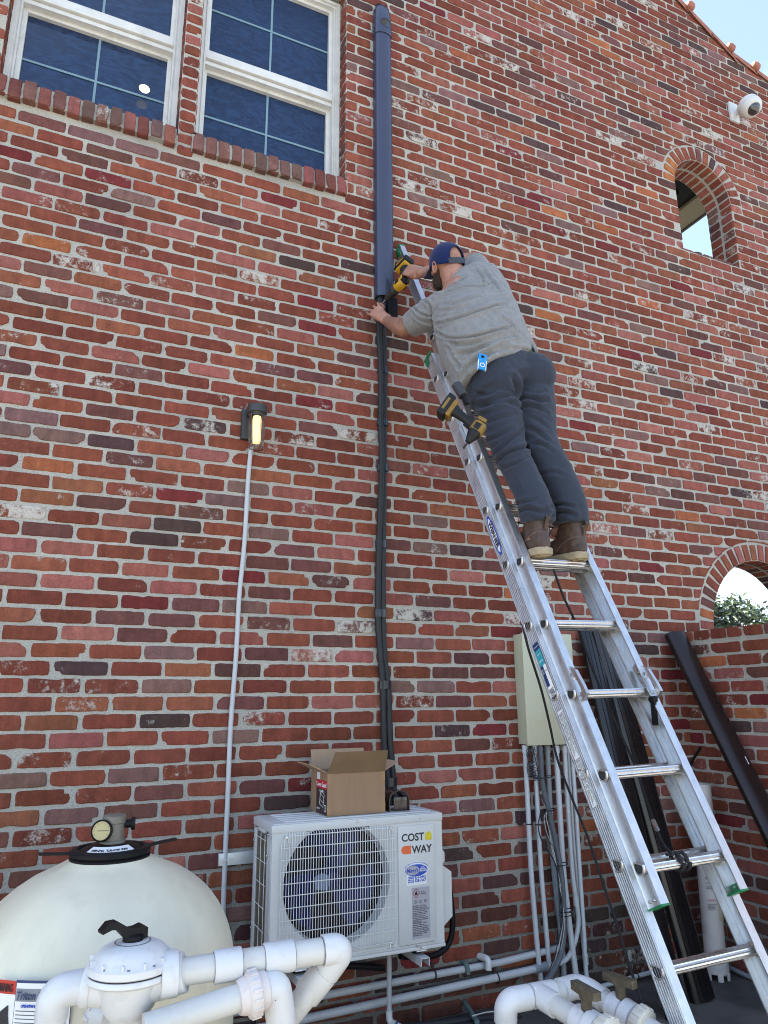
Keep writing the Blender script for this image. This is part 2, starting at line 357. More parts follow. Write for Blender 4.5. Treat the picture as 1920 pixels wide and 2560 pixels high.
for k in range(k0, 130):
    zb = Z0+k*CH; zt = zb+CH-JT
    if zb > gable(RIDX): break
    off = X0+(.5*BL if k % 2 else 0)+nr.normal(0, .008)
    j0 = int(math.floor((XL-off)/BL)); segs = []; x = off+j0*BL
    while x < XR:
        l_ = BL+nr.normal(0, .005); segs.append([x+JT/2, x+l_-JT/2]); x += l_
        off2 = off+(round((x-off)/BL))*BL; x = x*.6+off2*.4
    # cut by windows
    for w_ in WIN:
        if zt > w_[2]-.105 and zb < w_[3]+.02:
            new = []
            lo_, hi_ = (w_[0], w_[1])
            if zb < w_[2]-.01: lo_, hi_ = w_[0]+.0, w_[1]+.0
            for a_, b_ in segs:
                if b_ <= lo_ or a_ >= hi_: new.append([a_, b_]); continue
                if a_ < lo_-.03: new.append([a_, lo_])
                if b_ > hi_+.03: new.append([hi_, b_])
            segs = new
    A = A1 if zb > 3.5 else A2
    for a_, b_ in segs:
        if a_ < XL or b_ > XR: continue
        if b_-a_ < .035: continue
        if a_ > .37 and b_ < .49: a_, b_ = .387, .473
        cl = None; mx_ = (a_+b_)/2
        if zt > A['b'] and zb < A['sp']+A['r']+RING+.02 and abs(mx_-A['c']) < A['r']+RING+.2:
            base = clip_arch(A)
            def cl(P, base=base):
                Q = base(P)
                return None if Q is None or poly_area(Q) < .0022 else Q
        elif zt > min(gable(a_), gable(b_))-.001:
            def cl(P):
                Q = P.copy(); g = np.array([gable(q) for q in P[:, 0]])-.005
                if (Q[:, 1] > g).mean() > .7: return None
                Q[:, 1] = np.minimum(Q[:, 1], g); return Q
        jz = nr.normal(0, .0012)
        ns = 9 if mx_ < 3 else 6
        low = zb < .62
        col = None
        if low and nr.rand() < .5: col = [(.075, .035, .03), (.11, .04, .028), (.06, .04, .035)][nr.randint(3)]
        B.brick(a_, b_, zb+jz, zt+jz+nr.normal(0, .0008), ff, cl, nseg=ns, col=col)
# arch rings (voussoirs), soffits and jambs
for a in (A1, A2):
    n = 15 if a is A1 else 24
    for k in range(n):
        t0 = math.pi*(k+.13)/n; t1 = math.pi*(k+.87)/n
        def f2(P, d, a=a):     # P[:,0]=angle*r, P[:,1]=radius
            th = P[:, 0]; r_ = P[:, 1]; z_ = a['sp']+r_*np.sin(th); x_ = a['c']+r_*np.cos(th)
            return np.stack([x_, -np.broadcast_to(d, th.shape)-.003, z_], 1)
        th = np.array([t0, t0, t0, (t0+t1)/2, t1, t1, t1, (t0+t1)/2]); r0, r1 = a['r']+.004, a['r']+RING-.006+nr.normal(0, .003)
        rd = np.array([r0, (r0+r1)/2, r1, r1, r1, (r0+r1)/2, r0, r0])
        # parallel-sided brick with wedge shaped joints
        tm = (t0+t1)/2; hw = (a['r']+.02)*(t1-t0)/2; th = tm+(th-tm)/(t1-t0)*2*hw/rd*1.02
        def add(v_, col):
            B.v.append(v_); b = B.n; B.n += len(v_); N_ = 8
            for r_ in range(3):
                for j in range(N_): kk = (j+1) % N_; B.f.append((b+r_*N_+j, b+r_*N_+kk, b+(r_+1)*N_+kk, b+(r_+1)*N_+j)); B.mi.append(1)
            B.f.append(tuple(b+3*N_+j for j in range(N_))); B.mi.append(1)
            B.col.append(np.tile((*col, nr.uniform(.15, .38)), (len(v_), 1))); B.rnd.append(np.tile((*nr.rand(3), 1), (len(v_), 1)))
        cc = np.array(_pc[nr.randint(len(_pc))])
        if k >= n-3 and a is A1: cc = np.array((.36, .13, .045))
        d = nr.uniform(.003, .006)
        def ring(sx, dd):
            P = np.stack([tm+(th-tm)*sx, (r0+r1)/2+(rd-(r0+r1)/2)*sx], 1)+nr.normal(0, .0008, (8, 2)); return f2(P, dd)
        add(np.concatenate([ring(1.02, -.006), ring(1, d*.5), ring(.93, d), ring(.8, d)]), cc)
        # soffit: two bricks deep
        for (y0, y1) in ((.004, .108), (.132, TH-.004)):
            yy = np.array([y0, (y0+y1)/2, y1, y1, y1, (y0+y1)/2, y0, y0]); t2 = np.array([t0, t0, t0, tm, t1, t1, t1, tm]); c2 = np.array(_pc[nr.randint(len(_pc))])*1.1
            def rg(sx, dd):
                T_ = tm+(t2-tm)*sx; Y_ = (y0+y1)/2+(yy-(y0+y1)/2)*sx+nr.normal(0, .001, 8); r_ = a['r']-dd
                return np.stack([a['c']+r_*np.cos(T_), Y_, a['sp']+r_*np.sin(T_)], 1)
            add(np.concatenate([rg(1.02, -.004), rg(1, .002), rg(.92, .005), rg(.8, .005)]), c2)
    tt = [math.pi*i/24 for i in range(25)]
    for t0, t1 in zip(tt[:-1], tt[1:]):
        B.quad([(a['c']+a['r']*math.cos(t), y, a['sp']+a['r']*math.sin(t)) for t, y in ((t0, 0), (t0, TH), (t1, TH), (t1, 0))])
    for s_ in (-1, 1):
        xj = a['c']+s_*a['r']; B.quad([(xj, 0, a['b']), (xj, TH, a['b']), (xj, TH, a['sp']), (xj, 0, a['sp'])])
        fj = front((xj, 0, 0), (0, 1, 0), (0, 0, 1), (-s_, 0, 0))
        k = int((a['b']-Z0)/CH)
        if a is A2: k = int((1.2-Z0)/CH)
        while Z0+(k+1)*CH < a['sp']+.03:
            zb = Z0+k*CH
            if zb > a['b']-.01:
                for (y0, y1) in ((.003, .108), (.132, TH-.003)): B.brick(y0, y1, zb, zb+CH-JT, fj, nseg=4)
            k += 1
    B.quad([(a['c']-a['r'], 0, a['b']), (a['c']+a['r'], 0, a['b']), (a['c']+a['r'], TH, a['b']), (a['c']-a['r'], TH, a['b'])])
# rough rowlock bricks on the sill of the small arch
xx = A1['c']-A1['r']+.01
while xx < A1['c']+A1['r']-.03:
    l_ = nr.uniform(.09, .13); l_ = min(l_, A1['c']+A1['r']-.004-xx)
    B.brick(xx, xx+l_-.012, -.002, .10, front((0, 0, A1['b']+.002), (1, 0, 0), (0, 1, 0), (0, 0, 1)), d=nr.uniform(.01, .022), col=(.13, .06, .05), wash=.42); xx += l_
# window reveals
for w_ in WIN:
    for s_, xj in ((1, w_[0]), (-1, w_[1])):
        B.quad([(xj, 0, w_[2]), (xj, TH, w_[2]), (xj, TH, w_[3]), (xj, 0, w_[3])])
        fj = front((xj, 0, 0), (0, 1, 0), (0, 0, 1), (s_, 0, 0)); k = int((w_[2]-Z0)/CH)
        while Z0+k*CH < w_[3]:
            zb = Z0+k*CH
            if zb > w_[2]-.02: B.brick(.002, .098, zb, min(zb+CH-JT, w_[3]-.004), fj, nseg=4); B.brick(.112, .15, zb, min(zb+CH-JT, w_[3]-.004), fj, nseg=4)
            k += 1
    B.quad([(w_[0], 0, w_[3]), (w_[1], 0, w_[3]), (w_[1], TH, w_[3]), (w_[0], TH, w_[3])])
    B.quad([(w_[0], 0, w_[2]), (w_[1], 0, w_[2]), (w_[1], TH, w_[2]), (w_[0], TH, w_[2])])
# ends and top of the wall
B.quad([(XR, 0, -.3), (XR, TH, -.3), (XR, TH, gable(XR)), (XR, 0, gable(XR))]); B.quad([(XL, 0, -.3), (XL, TH, -.3), (XL, TH, gable(XL)), (XL, 0, gable(XL))])
for xa, xb in ((XL, RIDX), (RIDX, KX), (KX, XR)): B.quad([(xa, 0, gable(xa)), (xb, 0, gable(xb)), (xb, TH, gable(xb)), (xa, TH, gable(xa))])
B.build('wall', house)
# rowlock window sills, each a part of the house
for w_, (sa, sb) in zip(WIN, ((-.54, .375), (.462, 1.405))):
    S = BR(); n = 13; pw = (sb-sa)/n
    O = np.array([0, 0, 4.515]); lean = np.array([0, .03, .11]); lean /= np.linalg.norm(lean); nn_ = np.array([0, -1, .1]); nn_ /= np.linalg.norm(nn_)
    yf = -.036
    for i in range(n):
        xa = sa+i*pw+.006; xb = sa+(i+1)*pw-.006; h = .118+nr.normal(0, .004); lo = nr.normal(0, .004); cc = [(.21, .07, .055), (.16, .05, .04), (.17, .075, .06), (.14, .075, .06)][nr.randint(4)]
        ws = nr.uniform(.25, .42); yo = yf+nr.normal(0, .003)
        S.brick(xa, xb, lo, h, front((0, yo, 4.515), (1, 0, 0), (0, .12, .99)), col=cc, wash=ws, nseg=5, d=.004)
        S.brick(xa, xb, 0, .16, front((0, yo+.014, 4.515+h), (1, 0, 0), (0, 1, .12), (0, 0, 1)), col=cc, wash=ws, nseg=4, d=.003)
        S.brick(xa, xb, 0, .05, front((0, yo, 4.515+lo), (1, 0, 0), (0, 1, 0), (0, 0, -1)), col=cc, wash=ws, nseg=4, d=.002)
    for q in ([(sa, yf+.006, 4.52), (sb, yf+.006, 4.52), (sb, yf+.02, 4.628), (sa, yf+.02, 4.628)], [(sa, yf+.02, 4.628), (sb, yf+.02, 4.628), (sb, .17, 4.65), (sa, .17, 4.65)],
              [(sa, yf+.006, 4.52), (sb, yf+.006, 4.52), (sb, .02, 4.515), (sa, .02, 4.515)], [(sa, yf+.006, 4.52), (sa, yf+.02, 4.628), (sa, .02, 4.63), (sa, .02, 4.515)], [(sb, yf+.006, 4.52), (sb, yf+.02, 4.628), (sb, .02, 4.63), (sb, .02, 4.515)]): S.quad(q)
    S.build('window_sill', house)
# windows
M_VINYL = mat('window_vinyl', (.63, .625, .59), .4, var=.06, dirt=.5, dcol=(.35, .33, .22), dscale=9)
M_MUNT = mat('window_muntin', (.17, .27, .32), .4, var=.05)
M_CAULK = mat('old_trim_paint', (.50, .48, .43), .7, var=.1, dirt=.7, dcol=(.3, .28, .2), dscale=20)
def glass_mat(name, screen):
    m, t, b, N, L = nodes(name); tc = N('ShaderNodeTexCoord'); nz = N('ShaderNodeTexNoise'); mp = N('ShaderNodeMapping'); mp.inputs['Scale'].default_value = (1, 1, 2.5); L(tc.outputs['Object'], mp.inputs[0]); L(mp.outputs[0], nz.inputs['Vector'])
    nz.inputs['Scale'].default_value = 5; nz.inputs['Detail'].default_value = 3; nz.inputs['Distortion'].default_value = 3.5
    cr = N('ShaderNodeValToRGB'); cr.color_ramp.elements[0].position = .38; cr.color_ramp.elements[0].color = (.006, .018, .055, 1); cr.color_ramp.elements[1].position = .66; cr.color_ramp.elements[1].color = (.013, .038, .100, 1)  # wavy blue sky reflection painted into the pane's base colour
    L(nz.outputs[0], cr.inputs[0]); L(cr.outputs[0], b.inputs['Base Color']); b.inputs['Roughness'].default_value = .35 if screen else .04; b.inputs['Specular IOR Level'].default_value = .35 if screen else .6
    if screen:
        wv = N('ShaderNodeTexNoise'); m2 = N('ShaderNodeMapping'); m2.inputs['Scale'].default_value = (420, 420, 22); L(tc.outputs['Object'], m2.inputs[0]); L(m2.outputs[0], wv.inputs['Vector']); wv.inputs['Scale'].default_value = 1; wv.inputs['Detail'].default_value = 3
        c2 = N('ShaderNodeValToRGB'); c2.color_ramp.elements[0].position = .45; c2.color_ramp.elements[0].color = (0, 0, 0, 1); c2.color_ramp.elements[1].position = .75; c2.color_ramp.elements[1].color = (.13, .13, .13, 1); L(wv.outputs[0], c2.inputs[0])
        mx = N('ShaderNodeMix'); mx.data_type = 'RGBA'; L(c2.outputs[0], mx.inputs[0]); L(cr.outputs[0], mx.inputs[6]); mx.inputs[7].default_value = (.13, .16, .27, 1); L(mx.outputs[2], b.inputs['Base Color'])
    else:
        bp = N('ShaderNodeBump'); bp.inputs['Strength'].default_value = .3; L(nz.outputs[0], bp.inputs['Height']); L(bp.outputs[0], b.inputs['Normal'])
    return m
M_GL = glass_mat('window_glass', False); M_SCR = glass_mat('screened_glass', True)
M_LAMPW = mat('ceiling_lamp', (.9, .85, .7), .4, emit=(1, .90, .70), es=.32)
for wi, w_ in enumerate(WIN):
    win = empty('window', ((w_[0]+w_[1])/2, .13, 4.62), house)
    win['label'] = ('left window with a round ceiling light showing behind its glass', 'right window fitted with a full insect screen')[wi]
    zb, zt = 4.60, 6.13; xa, xb = w_[0]+.004, w_[1]-.004; Y = .11
    f = MB()   # outer frame: stepped profile
    for (i0, i1, y0, y1) in ((0, .020, Y-.002, Y+.12), (.020, .036, Y+.012, Y+.12), (.036, .046, Y+.004, Y+.12)):
        for x0, x1 in ((xa+i0, xa+i1), (xb-i1, xb-i0)): f.box(((x0+x1)/2, (y0+y1)/2, (zb+zt)/2), (x1-x0, y1-y0, zt-zb-2*i0))
        f.box(((xa+xb)/2, (y0+y1)/2, zt-(i0+i1)/2), (xb-xa-2*i1, y1-y0, i1-i0))
    f.build('frame', M_VINYL, win, 0)
    f = MB(); f.box(((xa+xb)/2, Y+.09, zt+.02), (xb-xa+.0, .05, .04)); f.box((xa-.001, Y+.03, (zb+zt)/2), (.012, .05, zt-zb)); f.box((xb+.001, Y+.03, (zb+zt)/2), (.012, .05, zt-zb)); f.build('caulk_bead', M_CAULK, win, 0)
    xi0, xi1 = xa+.046, xb-.046; zr0, zr1 = 5.29, 5.385
    for nm, z0_, z1_, yy in (('upper_sash', zr1, zt-.046, Y+.03), ('lower_sash', zb+.02, zr0, Y+.062)):
        s_ = MB(); t_ = .022
        for x0 in (xi0+t_/2, xi1-t_/2): s_.box((x0, yy+.02, (z0_+z1_)/2), (t_, .035, z1_-z0_))
        s_.box(((xi0+xi1)/2, yy+.02, z1_-t_/2), (xi1-xi0-2*t_, .035, t_)); s_.box(((xi0+xi1)/2, yy+.02, z0_+t_/2), (xi1-xi0-2*t_, .035, t_))
        so_ = s_.build(nm, M_VINYL, win, 0)
        g = MB(); g.box(((xi0+xi1)/2, yy+.030, (z0_+z1_)/2), (xi1-xi0-2*t_, .006, z1_-z0_-2*t_)); g.build('pane', M_SCR if wi else M_GL, win, 0)
        mu = MB(); mu.box(((xi0+xi1)/2, yy+.0245, (z0_+z1_)/2), (.013, .004, z1_-z0_-2*t_)); mu.box(((xi0+xi1)/2, yy+.0235, (z0_+z1_)/2+.01), (xi1-xi0-2*t_, .004, .013)); mu.build('muntin', M_MUNT, win, 0)
    r_ = MB(); r_.box(((xi0+xi1)/2, Y+.032, (zr0+zr1)/2+.012), (xi1-xi0, .05, .055), bev=.004); r_.box(((xi0+xi1)/2, Y+.05, zr0+.012), (xi1-xi0, .05, .026)); r_.build('meeting_rail', M_VINYL, win, 0)
# round ceiling light seen through the left window (mounted just behind the glass line)
lp = W(361, 222, .135); b_ = MB(); b_.lathe([(.0, 0), (.028, .0), (.03, -.002), (.03, -.003)], (lp[0], .1375, lp[2]), (0, 1, 0), 28); b_.build('ceiling_light', M_LAMPW, house)
# verge tiles of the roof
M_TILE = mat('terracotta_verge', (.33, .13, .09), .85, var=.25, scale=20, bump=.6, bscale=80, dirt=.6, dcol=(.16, .10, .07), dscale=14)
rf = MB()
for (xa, xb) in ((RIDX, KX), (KX, XR)):
    pa, pb = V((xa, 0, gable(xa))), V((xb, 0, gable(xb))); Lr = (pb-pa).length; ud = (pb-pa).normalized(); up = V((-ud.z, 0, ud.x)); s_ = 0
    while s_ < Lr:
        c0 = pa+ud*s_; L_ = .345; rs = []
        for q, rad in ((0, .060), (.3, .054), (L_-.03, .050), (L_+.01, .048)):
            rs.append([c0+ud*q+up*(-.005+rad*math.sin(R(t))*.6+(.010 if q < .05 else 0))+V((0, -1, 0))*(rad*math.cos(R(t))-.030) for t in range(-20, 201, 20)])
        inn = [[q-up*.010 for q in r_] for r_ in rs]; rf.rings([a_+b_[::-1] for a_, b_ in zip(rs, inn)]); s_ += L_-.02
rf.build('verge_tile_row', M_TILE, house, 50)
rf = MB()
for x0_, xe in ((RIDX, KX), (KX, XR), (RIDX, XL)):
    a_ = V((x0_, -.02, gable(x0_))); e_ = V((xe, -.02, gable(xe))); rf.add([a_+V((0, 0, .004)), e_+V((0, 0, .004)), e_+V((0, .9, .004)), a_+V((0, .9, .004)), a_+V((0, 0, .035)), e_+V((0, 0, .035)), e_+V((0, .9, .035)), a_+V((0, .9, .035))], [(0, 1, 2, 3), (4, 7, 6, 5), (0, 4, 5, 1), (1, 5, 6, 2), (2, 6, 7, 3), (3, 7, 4, 0)])
rf.build('roof', M_TILE, house, 0)
# verge knobs (rounded tile ends)
for (px, py) in ((1728, 6), (1832, 128), (1893, 163)):
    rf = MB(); c_ = W(px, py, -.05); rf.lathe([(.0, -.04), (.030, -.036), (.040, -.01), (.036, .03), (.02, .045), (0, .046)], (c_[0], -.03, gable(c_[0])+.035), ud, 14)
    rf.build('tile_end', M_TILE, house, 60)
# garden wall at the right
gw = BR(); XG, GT, YE = 3.78, 1.875, -3.0
gw.quad([(XG, 0, -.3), (XG, YE, -.3), (XG, YE, GT+.048), (XG, 0, GT+.048)]); gw.quad([(XG, 0, GT+.048), (XG, YE, GT+.048), (XG+.24, YE, GT+.048), (XG+.24, 0, GT+.048)]); gw.quad([(XG+.24, 0, -.3), (XG+.24, YE, -.3), (XG+.24, YE, GT+.048), (XG+.24, 0, GT+.048)]); gw.quad([(XG, YE, -.3), (XG+.24, YE, -.3), (XG+.24, YE, GT+.048), (XG, YE, GT+.048)])
fg = front((XG, 0, 0), (0, -1, 0), (0, 0, 1), (-1, 0, 0))
for k in range(-16, 11):
    zb = Z0-.003+k*CH; zt = zb+CH-JT
    if zt > GT+.01: break
    x = .004 if k % 2 else -.5*BL+.004
    while x < -YE:
        a_, b_ = max(x, .004), x+BL-JT+nr.normal(0, .004)
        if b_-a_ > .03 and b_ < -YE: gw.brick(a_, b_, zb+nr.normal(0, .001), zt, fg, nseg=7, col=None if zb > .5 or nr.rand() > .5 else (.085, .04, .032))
        x += BL
x = .004
while x < -YE-.1:
    l_ = nr.uniform(.10, .15); cc = _pc[nr.randint(len(_pc))]
    gw.brick(x, x+l_-.013, GT-.006, GT+.052, front((XG-.004, 0, 0), (0, -1, 0), (0, 0, 1), (-1, 0, 0)), nseg=4, col=cc)
    gw.brick(x, x+l_-.013, .0, .23, front((XG, 0, GT+.05), (0, -1, 0), (1, 0, 0), (0, 0, 1)), nseg=4, col=cc); x += l_
gwo = gw.build('garden_wall'); tag(gwo, 'low red brick garden wall meeting the house wall at the right edge', 'wall')
# ---------------------------------------------------------------- ground, background
M_GR = mat('worn_concrete', (.078, .072, .065), .92, var=.6, scale=3.2, bump=.9, bscale=160, dirt=.7, dcol=(.022, .020, .018), dscale=2.2)
g = MB(); g.add([(-400, -400, 0), (400, -400, 0), (400, 500, 0), (-400, 500, 0)], [(0, 1, 2, 3)]); tag(g.build('ground', M_GR, None, 0), kind='structure')
M_BOUNCE = mat('pale_bounce_concrete', (.24, .225, .20), .9, var=.12, scale=2, bump=.2)
g = MB(); g.box((1, -17.5, .004), (60, 30, .008)); tag(g.build('bounce_slab', M_BOUNCE, None, 0), kind='structure')  # pale slab added out of view to bounce sunlight onto the wall
# ---------------------------------------------------------------- extension ladder
LU = V((-0.015636, 0.439876, 0.897923)); LR = V((0.999723, -0.00891, 0.021773)); LN = V((-0.017578, -0.898015, 0.439615))
F0 = V((1.80646, -1.74826, .70851)); B0 = V((1.78693, -1.67141, .70679)); WF, WB, RS = .3764, .4168, .3048
def alum(name, rough, groove, col=(.66, .66, .65)):
    m, t, b, N, L = nodes(name); b.inputs['Metallic'].default_value = .92; b.inputs['Roughness'].default_value = rough
    tc = N('ShaderNodeTexCoord'); mp = N('ShaderNodeMapping'); L(tc.outputs['Object'], mp.inputs[0])
    mp.inputs['Rotation'].default_value = (-LU.angle(Vector((0, 0, 1))), 0, 0); mp.inputs['Scale'].default_value = (60, 60, 1.1)
    nz = N('ShaderNodeTexNoise'); nz.inputs['Scale'].default_value = 1; nz.inputs['Detail'].default_value = 6; L(mp.outputs[0], nz.inputs['Vector'])
    n2 = N('ShaderNodeTexNoise'); n2.inputs['Scale'].default_value = 13; n2.inputs['Detail'].default_value = 7; n2.inputs['Roughness'].default_value = .7; L(tc.outputs['Object'], n2.inputs['Vector'])
    ad = N('ShaderNodeMath'); ad.operation = 'ADD'; L(nz.outputs[0], ad.inputs[0]); L(n2.outputs[0], ad.inputs[1])
    cr = N('ShaderNodeValToRGB'); cr.color_ramp.elements[0].position = .38; cr.color_ramp.elements[1].position = .62; c = np.array(col)
    hf = N('ShaderNodeMath'); hf.operation = 'MULTIPLY'; hf.inputs[1].default_value = .5; L(ad.outputs[0], hf.inputs[0]); L(hf.outputs[0], cr.inputs[0])
    cr.color_ramp.elements[0].color = (*(c*.88), 1); cr.color_ramp.elements[1].color = (*(c*1.08), 1); L(cr.outputs[0], b.inputs['Base Color'])
    mr = N('ShaderNodeMapRange'); mr.inputs[1].default_value = .3; mr.inputs[2].default_value = .7; mr.inputs[3].default_value = rough-.08; mr.inputs[4].default_value = rough+.14; L(n2.outputs[0], mr.inputs[0]); L(mr.outputs[0], b.inputs['Roughness'])
    bp = N('ShaderNodeBump'); bp.inputs['Strength'].default_value = .12; bp.inputs['Distance'].default_value = .002; L(nz.outputs[0], bp.inputs['Height']); L(bp.outputs[0], b.inputs['Normal'])
    return m
M_AL = alum('ladder_aluminium', .34, True, (.66, .66, .65)); M_RU = alum('rung_aluminium', .28, True, (.6, .59, .58))
M_HOLE = mat('rung_hole_dark', (.022, .022, .024), .6, 0)
M_GREEN = mat('green_end_cap', (.01, .17, .06), .45, var=.25, dirt=.4, dcol=(.06, .1, .07))
M_BLK = mat('black_plastic', (.008, .008, .009), .5, var=.3, spec=.18)
M_BLKR = mat('black_rope', (.012, .012, .014), .85, var=.3, bump=.5, bscale=400)
M_WHITE = mat('white_label', (.75, .75, .74), .5, var=.04)
M_BLUE = mat('blue_print', (.012, .06, .42), .45, var=.05); M_TEAL = mat('teal_print', (.03, .30, .36), .45, var=.05); M_NAVY = mat('navy_print', (.01, .035, .12), .45, var=.05)
M_INK = mat('black_print', (.015, .015, .02), .5, var=.05); M_GREYINK = mat('grey_print', (.12, .12, .13), .5, var=.05)
lad = tag(empty('extension_ladder', B0-LU*(B0.z/LU.z)), 'long aluminium extension ladder leaning on the brick wall with the man standing on it', 'ladder')
def lp3(o, r_, v_, n_): return o+LR*r_+LU*v_+LN*n_
def rail(name, o, side, wid, web, fl, v0, v1, ribs, th=.0028):
    # channel profile in (r, n): web at r=0, flanges point inwards (+side)
    s = side; h = web/2; P = []
    out = [(0, -h)]
    nrib = 7
    for i in range(nrib):      # shallow ribs and grooves on the web
        n0 = -h*.86+i*(h*1.72/(nrib-1))
        if ribs: out += [(0, n0-.0016), (-.0026 if i in (0, 6) else -.0016, n0-.0009), (-.0026 if i in (0, 6) else -.0016, n0+.0009), (0, n0+.0016)]
        else: out += [(.0035*math.sin(math.pi*(i+.5)/nrib)+.0008, n0)]
    out += [(0, h)]
    inn = [(fl, h), (fl, h-th*1.6), (th, h-th*1.3)]+[(th+(.0014 if i % 2 else 0), h*.8-i*h*.2) for i in range(1, 8)]+[(th, -h+th*1.3), (fl, -h+th*1.6), (fl, -h)]
    P = [(q[0]*s, q[1]) for q in out+inn]
    m_ = MB(); m_.rings([[lp3(o, wid+p_[0], v_, p_[1]) for p_ in P] for v_ in (v0, v1)])
    return m_.build(name, M_AL, lad, 30)
LEN_B = (-B0.z/LU.z+.03, 9.57*RS); LEN_F = (.19, 12.88*RS)
rb = {}
for sd_ in (1, -1):
    rb[sd_] = rail('base_rail', B0, sd_, 0 if sd_ > 0 else WB, .074, .034, *LEN_B, True)
    rb[sd_, 'f'] = rail('fly_rail', F0, sd_, 0 if sd_ > 0 else WF, .064, .034, *LEN_F, False)
def dshape(r_, n=20):   # D-shaped rung section: flat top tread
    out = []
    for k in range(n):
        t = 2*math.pi*k/n; x, y = math.cos(t)*r_, math.sin(t)*r_
        y = min(y, r_*.55); rib = 1+.045*(1 if k % 2 else -1); out.append((x*rib, y*rib))
    return out
dsh0 = [(math.cos(2*math.pi*k/24)*.0205, min(math.sin(2*math.pi*k/24)*.0205, .0205*.5)) for k in range(24)]
def level(o, v_, r_): return lp3(o, r_, v_, 0)
RX = LR.cross(Vector((0, 0, 1))).normalized(); RZ = RX.cross(LR).normalized()
if RZ.z < 0: RZ = -RZ
for nm, o, wd, i0, i1 in (('base_rung', B0, WB, -2, 9), ('fly_rung', F0, WF, 1, 12)):
    for i in range(i0, i1+1):
        m_ = MB(); D = dshape(.0203, 28)
        m_.rings([[lp3(o, r_, i*RS, 0)+RX*x+RZ*y for x, y in D] for r_ in (.003, wd-.003)])
        ru = m_.build(nm, M_RU, lad, 25)
        for s_, r0 in ((1, 0.0), (-1, wd)):
            m_ = MB(); c_ = lp3(o, r0, i*RS, 0)
            prof = [(.0192, -.0045), (.0205, -.006), (.0232, -.0055), (.0235, -.003), (.0262, -.003), (.0272, -.0015), (.0275, .001)]
            m_.rings([[c_+RX*x+RZ*y+LR*s_*k for x, y in [(a_*ra/.0205, b_*ra/.0205) for a_, b_ in dsh0]] for ra, k in prof], caps=False)
            m_.rings([[c_+RX*x+RZ*y+LR*s_*k for x, y in [(a_*ra/.0205, b_*ra/.0205) for a_, b_ in dsh0]] for ra, k in ((.0275, .004), (.026, .009), (.0208, .010))], caps=False)
            m_.build('rung_collar', M_AL, ru, 60)
            m_ = MB(); m_.rings([[c_+RX*x+RZ*y+LR*s_*k for x, y in dsh0] for k in (-.0012, .0008)]); m_.build('rung_opening', M_HOLE, ru, 0)
# green end caps
for sd_, wd_ in ((1, WF), (-1, WF)):
    r0 = 0 if sd_ > 0 else wd_
    m_ = MB(); m_.box(lp3(F0, r0+sd_*.017, LEN_F[0]-.003, .0), (.037, .067, .006), (LR, LN, LU), .0015)
    if sd_ < 0: m_.box(lp3(F0, r0+sd_*.006, LEN_F[0]+.012, -.006), (.003, .040, .026), (LR, LN, LU), .001)
    m_.build('end_cap', M_GREEN, rb[sd_, 'f'])
    for q in (-.01, .012):
        m_ = MB(); m_.lathe([(0, -.003), (.005, -.003), (.004, .0035), (0, .0045)], lp3(F0, r0+sd_*(.006 if sd_ < 0 else -.003), LEN_F[0]+.016, q), -LR, 10)
        m_.build('rivet', M_RU, rb[sd_, 'f'])
    m_ = MB(); m_.box(lp3(F0, r0+sd_*.016, LEN_F[1]+.004, 0), (.040, .068, .012), (LR, LN, LU), .003)
    m_.box(lp3(F0, r0+sd_*.014, LEN_F[1]-.03, 0), (.030, .012, .07), (LR, LN, LU), .002); m_.box(lp3(F0, r0+sd_*.002-sd_*.006, LEN_F[1]-.022, -.012), (.008, .04, .05), (LR, LN, LU), .003); m_.build('end_cap', M_GREEN, rb[sd_, 'f'])
    rB = 0 if sd_ > 0 else WB
    m_ = MB(); m_.box(lp3(B0, rB-sd_*.001, LEN_B[1]+.005, 0), (.012, .078, .016), (LR, LN, LU), .003); m_.box(lp3(B0, rB-sd_*.005, LEN_B[1]-.018, -.018), (.006, .03, .05), (LR, LN, LU), .002); m_.build('end_cap', M_GREEN, rb[sd_])
# feet
for sd_ in (1, -1):
    r0 = 0 if sd_ > 0 else WB; c_ = lp3(B0, r0, LEN_B[0], 0)
    m_ = MB(); m_.box((c_.x, c_.y, .012), (.05, .11, .02), None, .004); m_.box((c_.x, c_.y, .045), (.012, .05, .06), None, .003); m_.build('foot', M_BLK, rb[sd_])
# rung locks hanging over the fly rung that the base rung carries
for sd_, r0 in ((1, .012), (-1, WF-.012)):
    m_ = MB(); o = lp3(F0, r0, 3*RS, 0); ex, ey = LN, LU
    outer = [(-.02, .105), (.012, .115), (.060, .066), (.070, .0), (.072, -.035), (.040, -.050), (.030, -.030), (.050, -.022), (.052, .0), (.044, .055), (.010, .092), (-.012, .082)]
    m_.prism(outer, o-LR*.006, ex, ey, LR, .014)
    for a_, b_ in (((0, .02), (.045, .055)), ((.0, .02), (-.012, .09)), ((.014, -.012), (.056, -.026))):
        pa, pb = o+ex*a_[0]+ey*a_[1], o+ex*b_[0]+ey*b_[1]; m_.box((pa+pb)/2, ((pb-pa).length, .009, .010), ((pb-pa).normalized(), (pb-pa).cross(LR).normalized(), LR), .001)
    m_.lathe([(0, -.009), (.008, -.009), (.008, .009), (0, .009)], o+ex*.0+ey*.085, LR, 12)
    m_.build('rung_lock', M_RU, rb[sd_, 'f'], 30)
m_ = MB(); o = lp3(F0, WF-.03, 3*RS-.05, .03); m_.box(o-Vector((0, 0, .045)), (.012, .024, .10), None, .004); m_.lathe([(0, -.012), (.013, -.012), (.013, .012), (0, .012)], o, LR, 14); m_.build('lock_lever', M_BLK, rb[-1, 'f'])
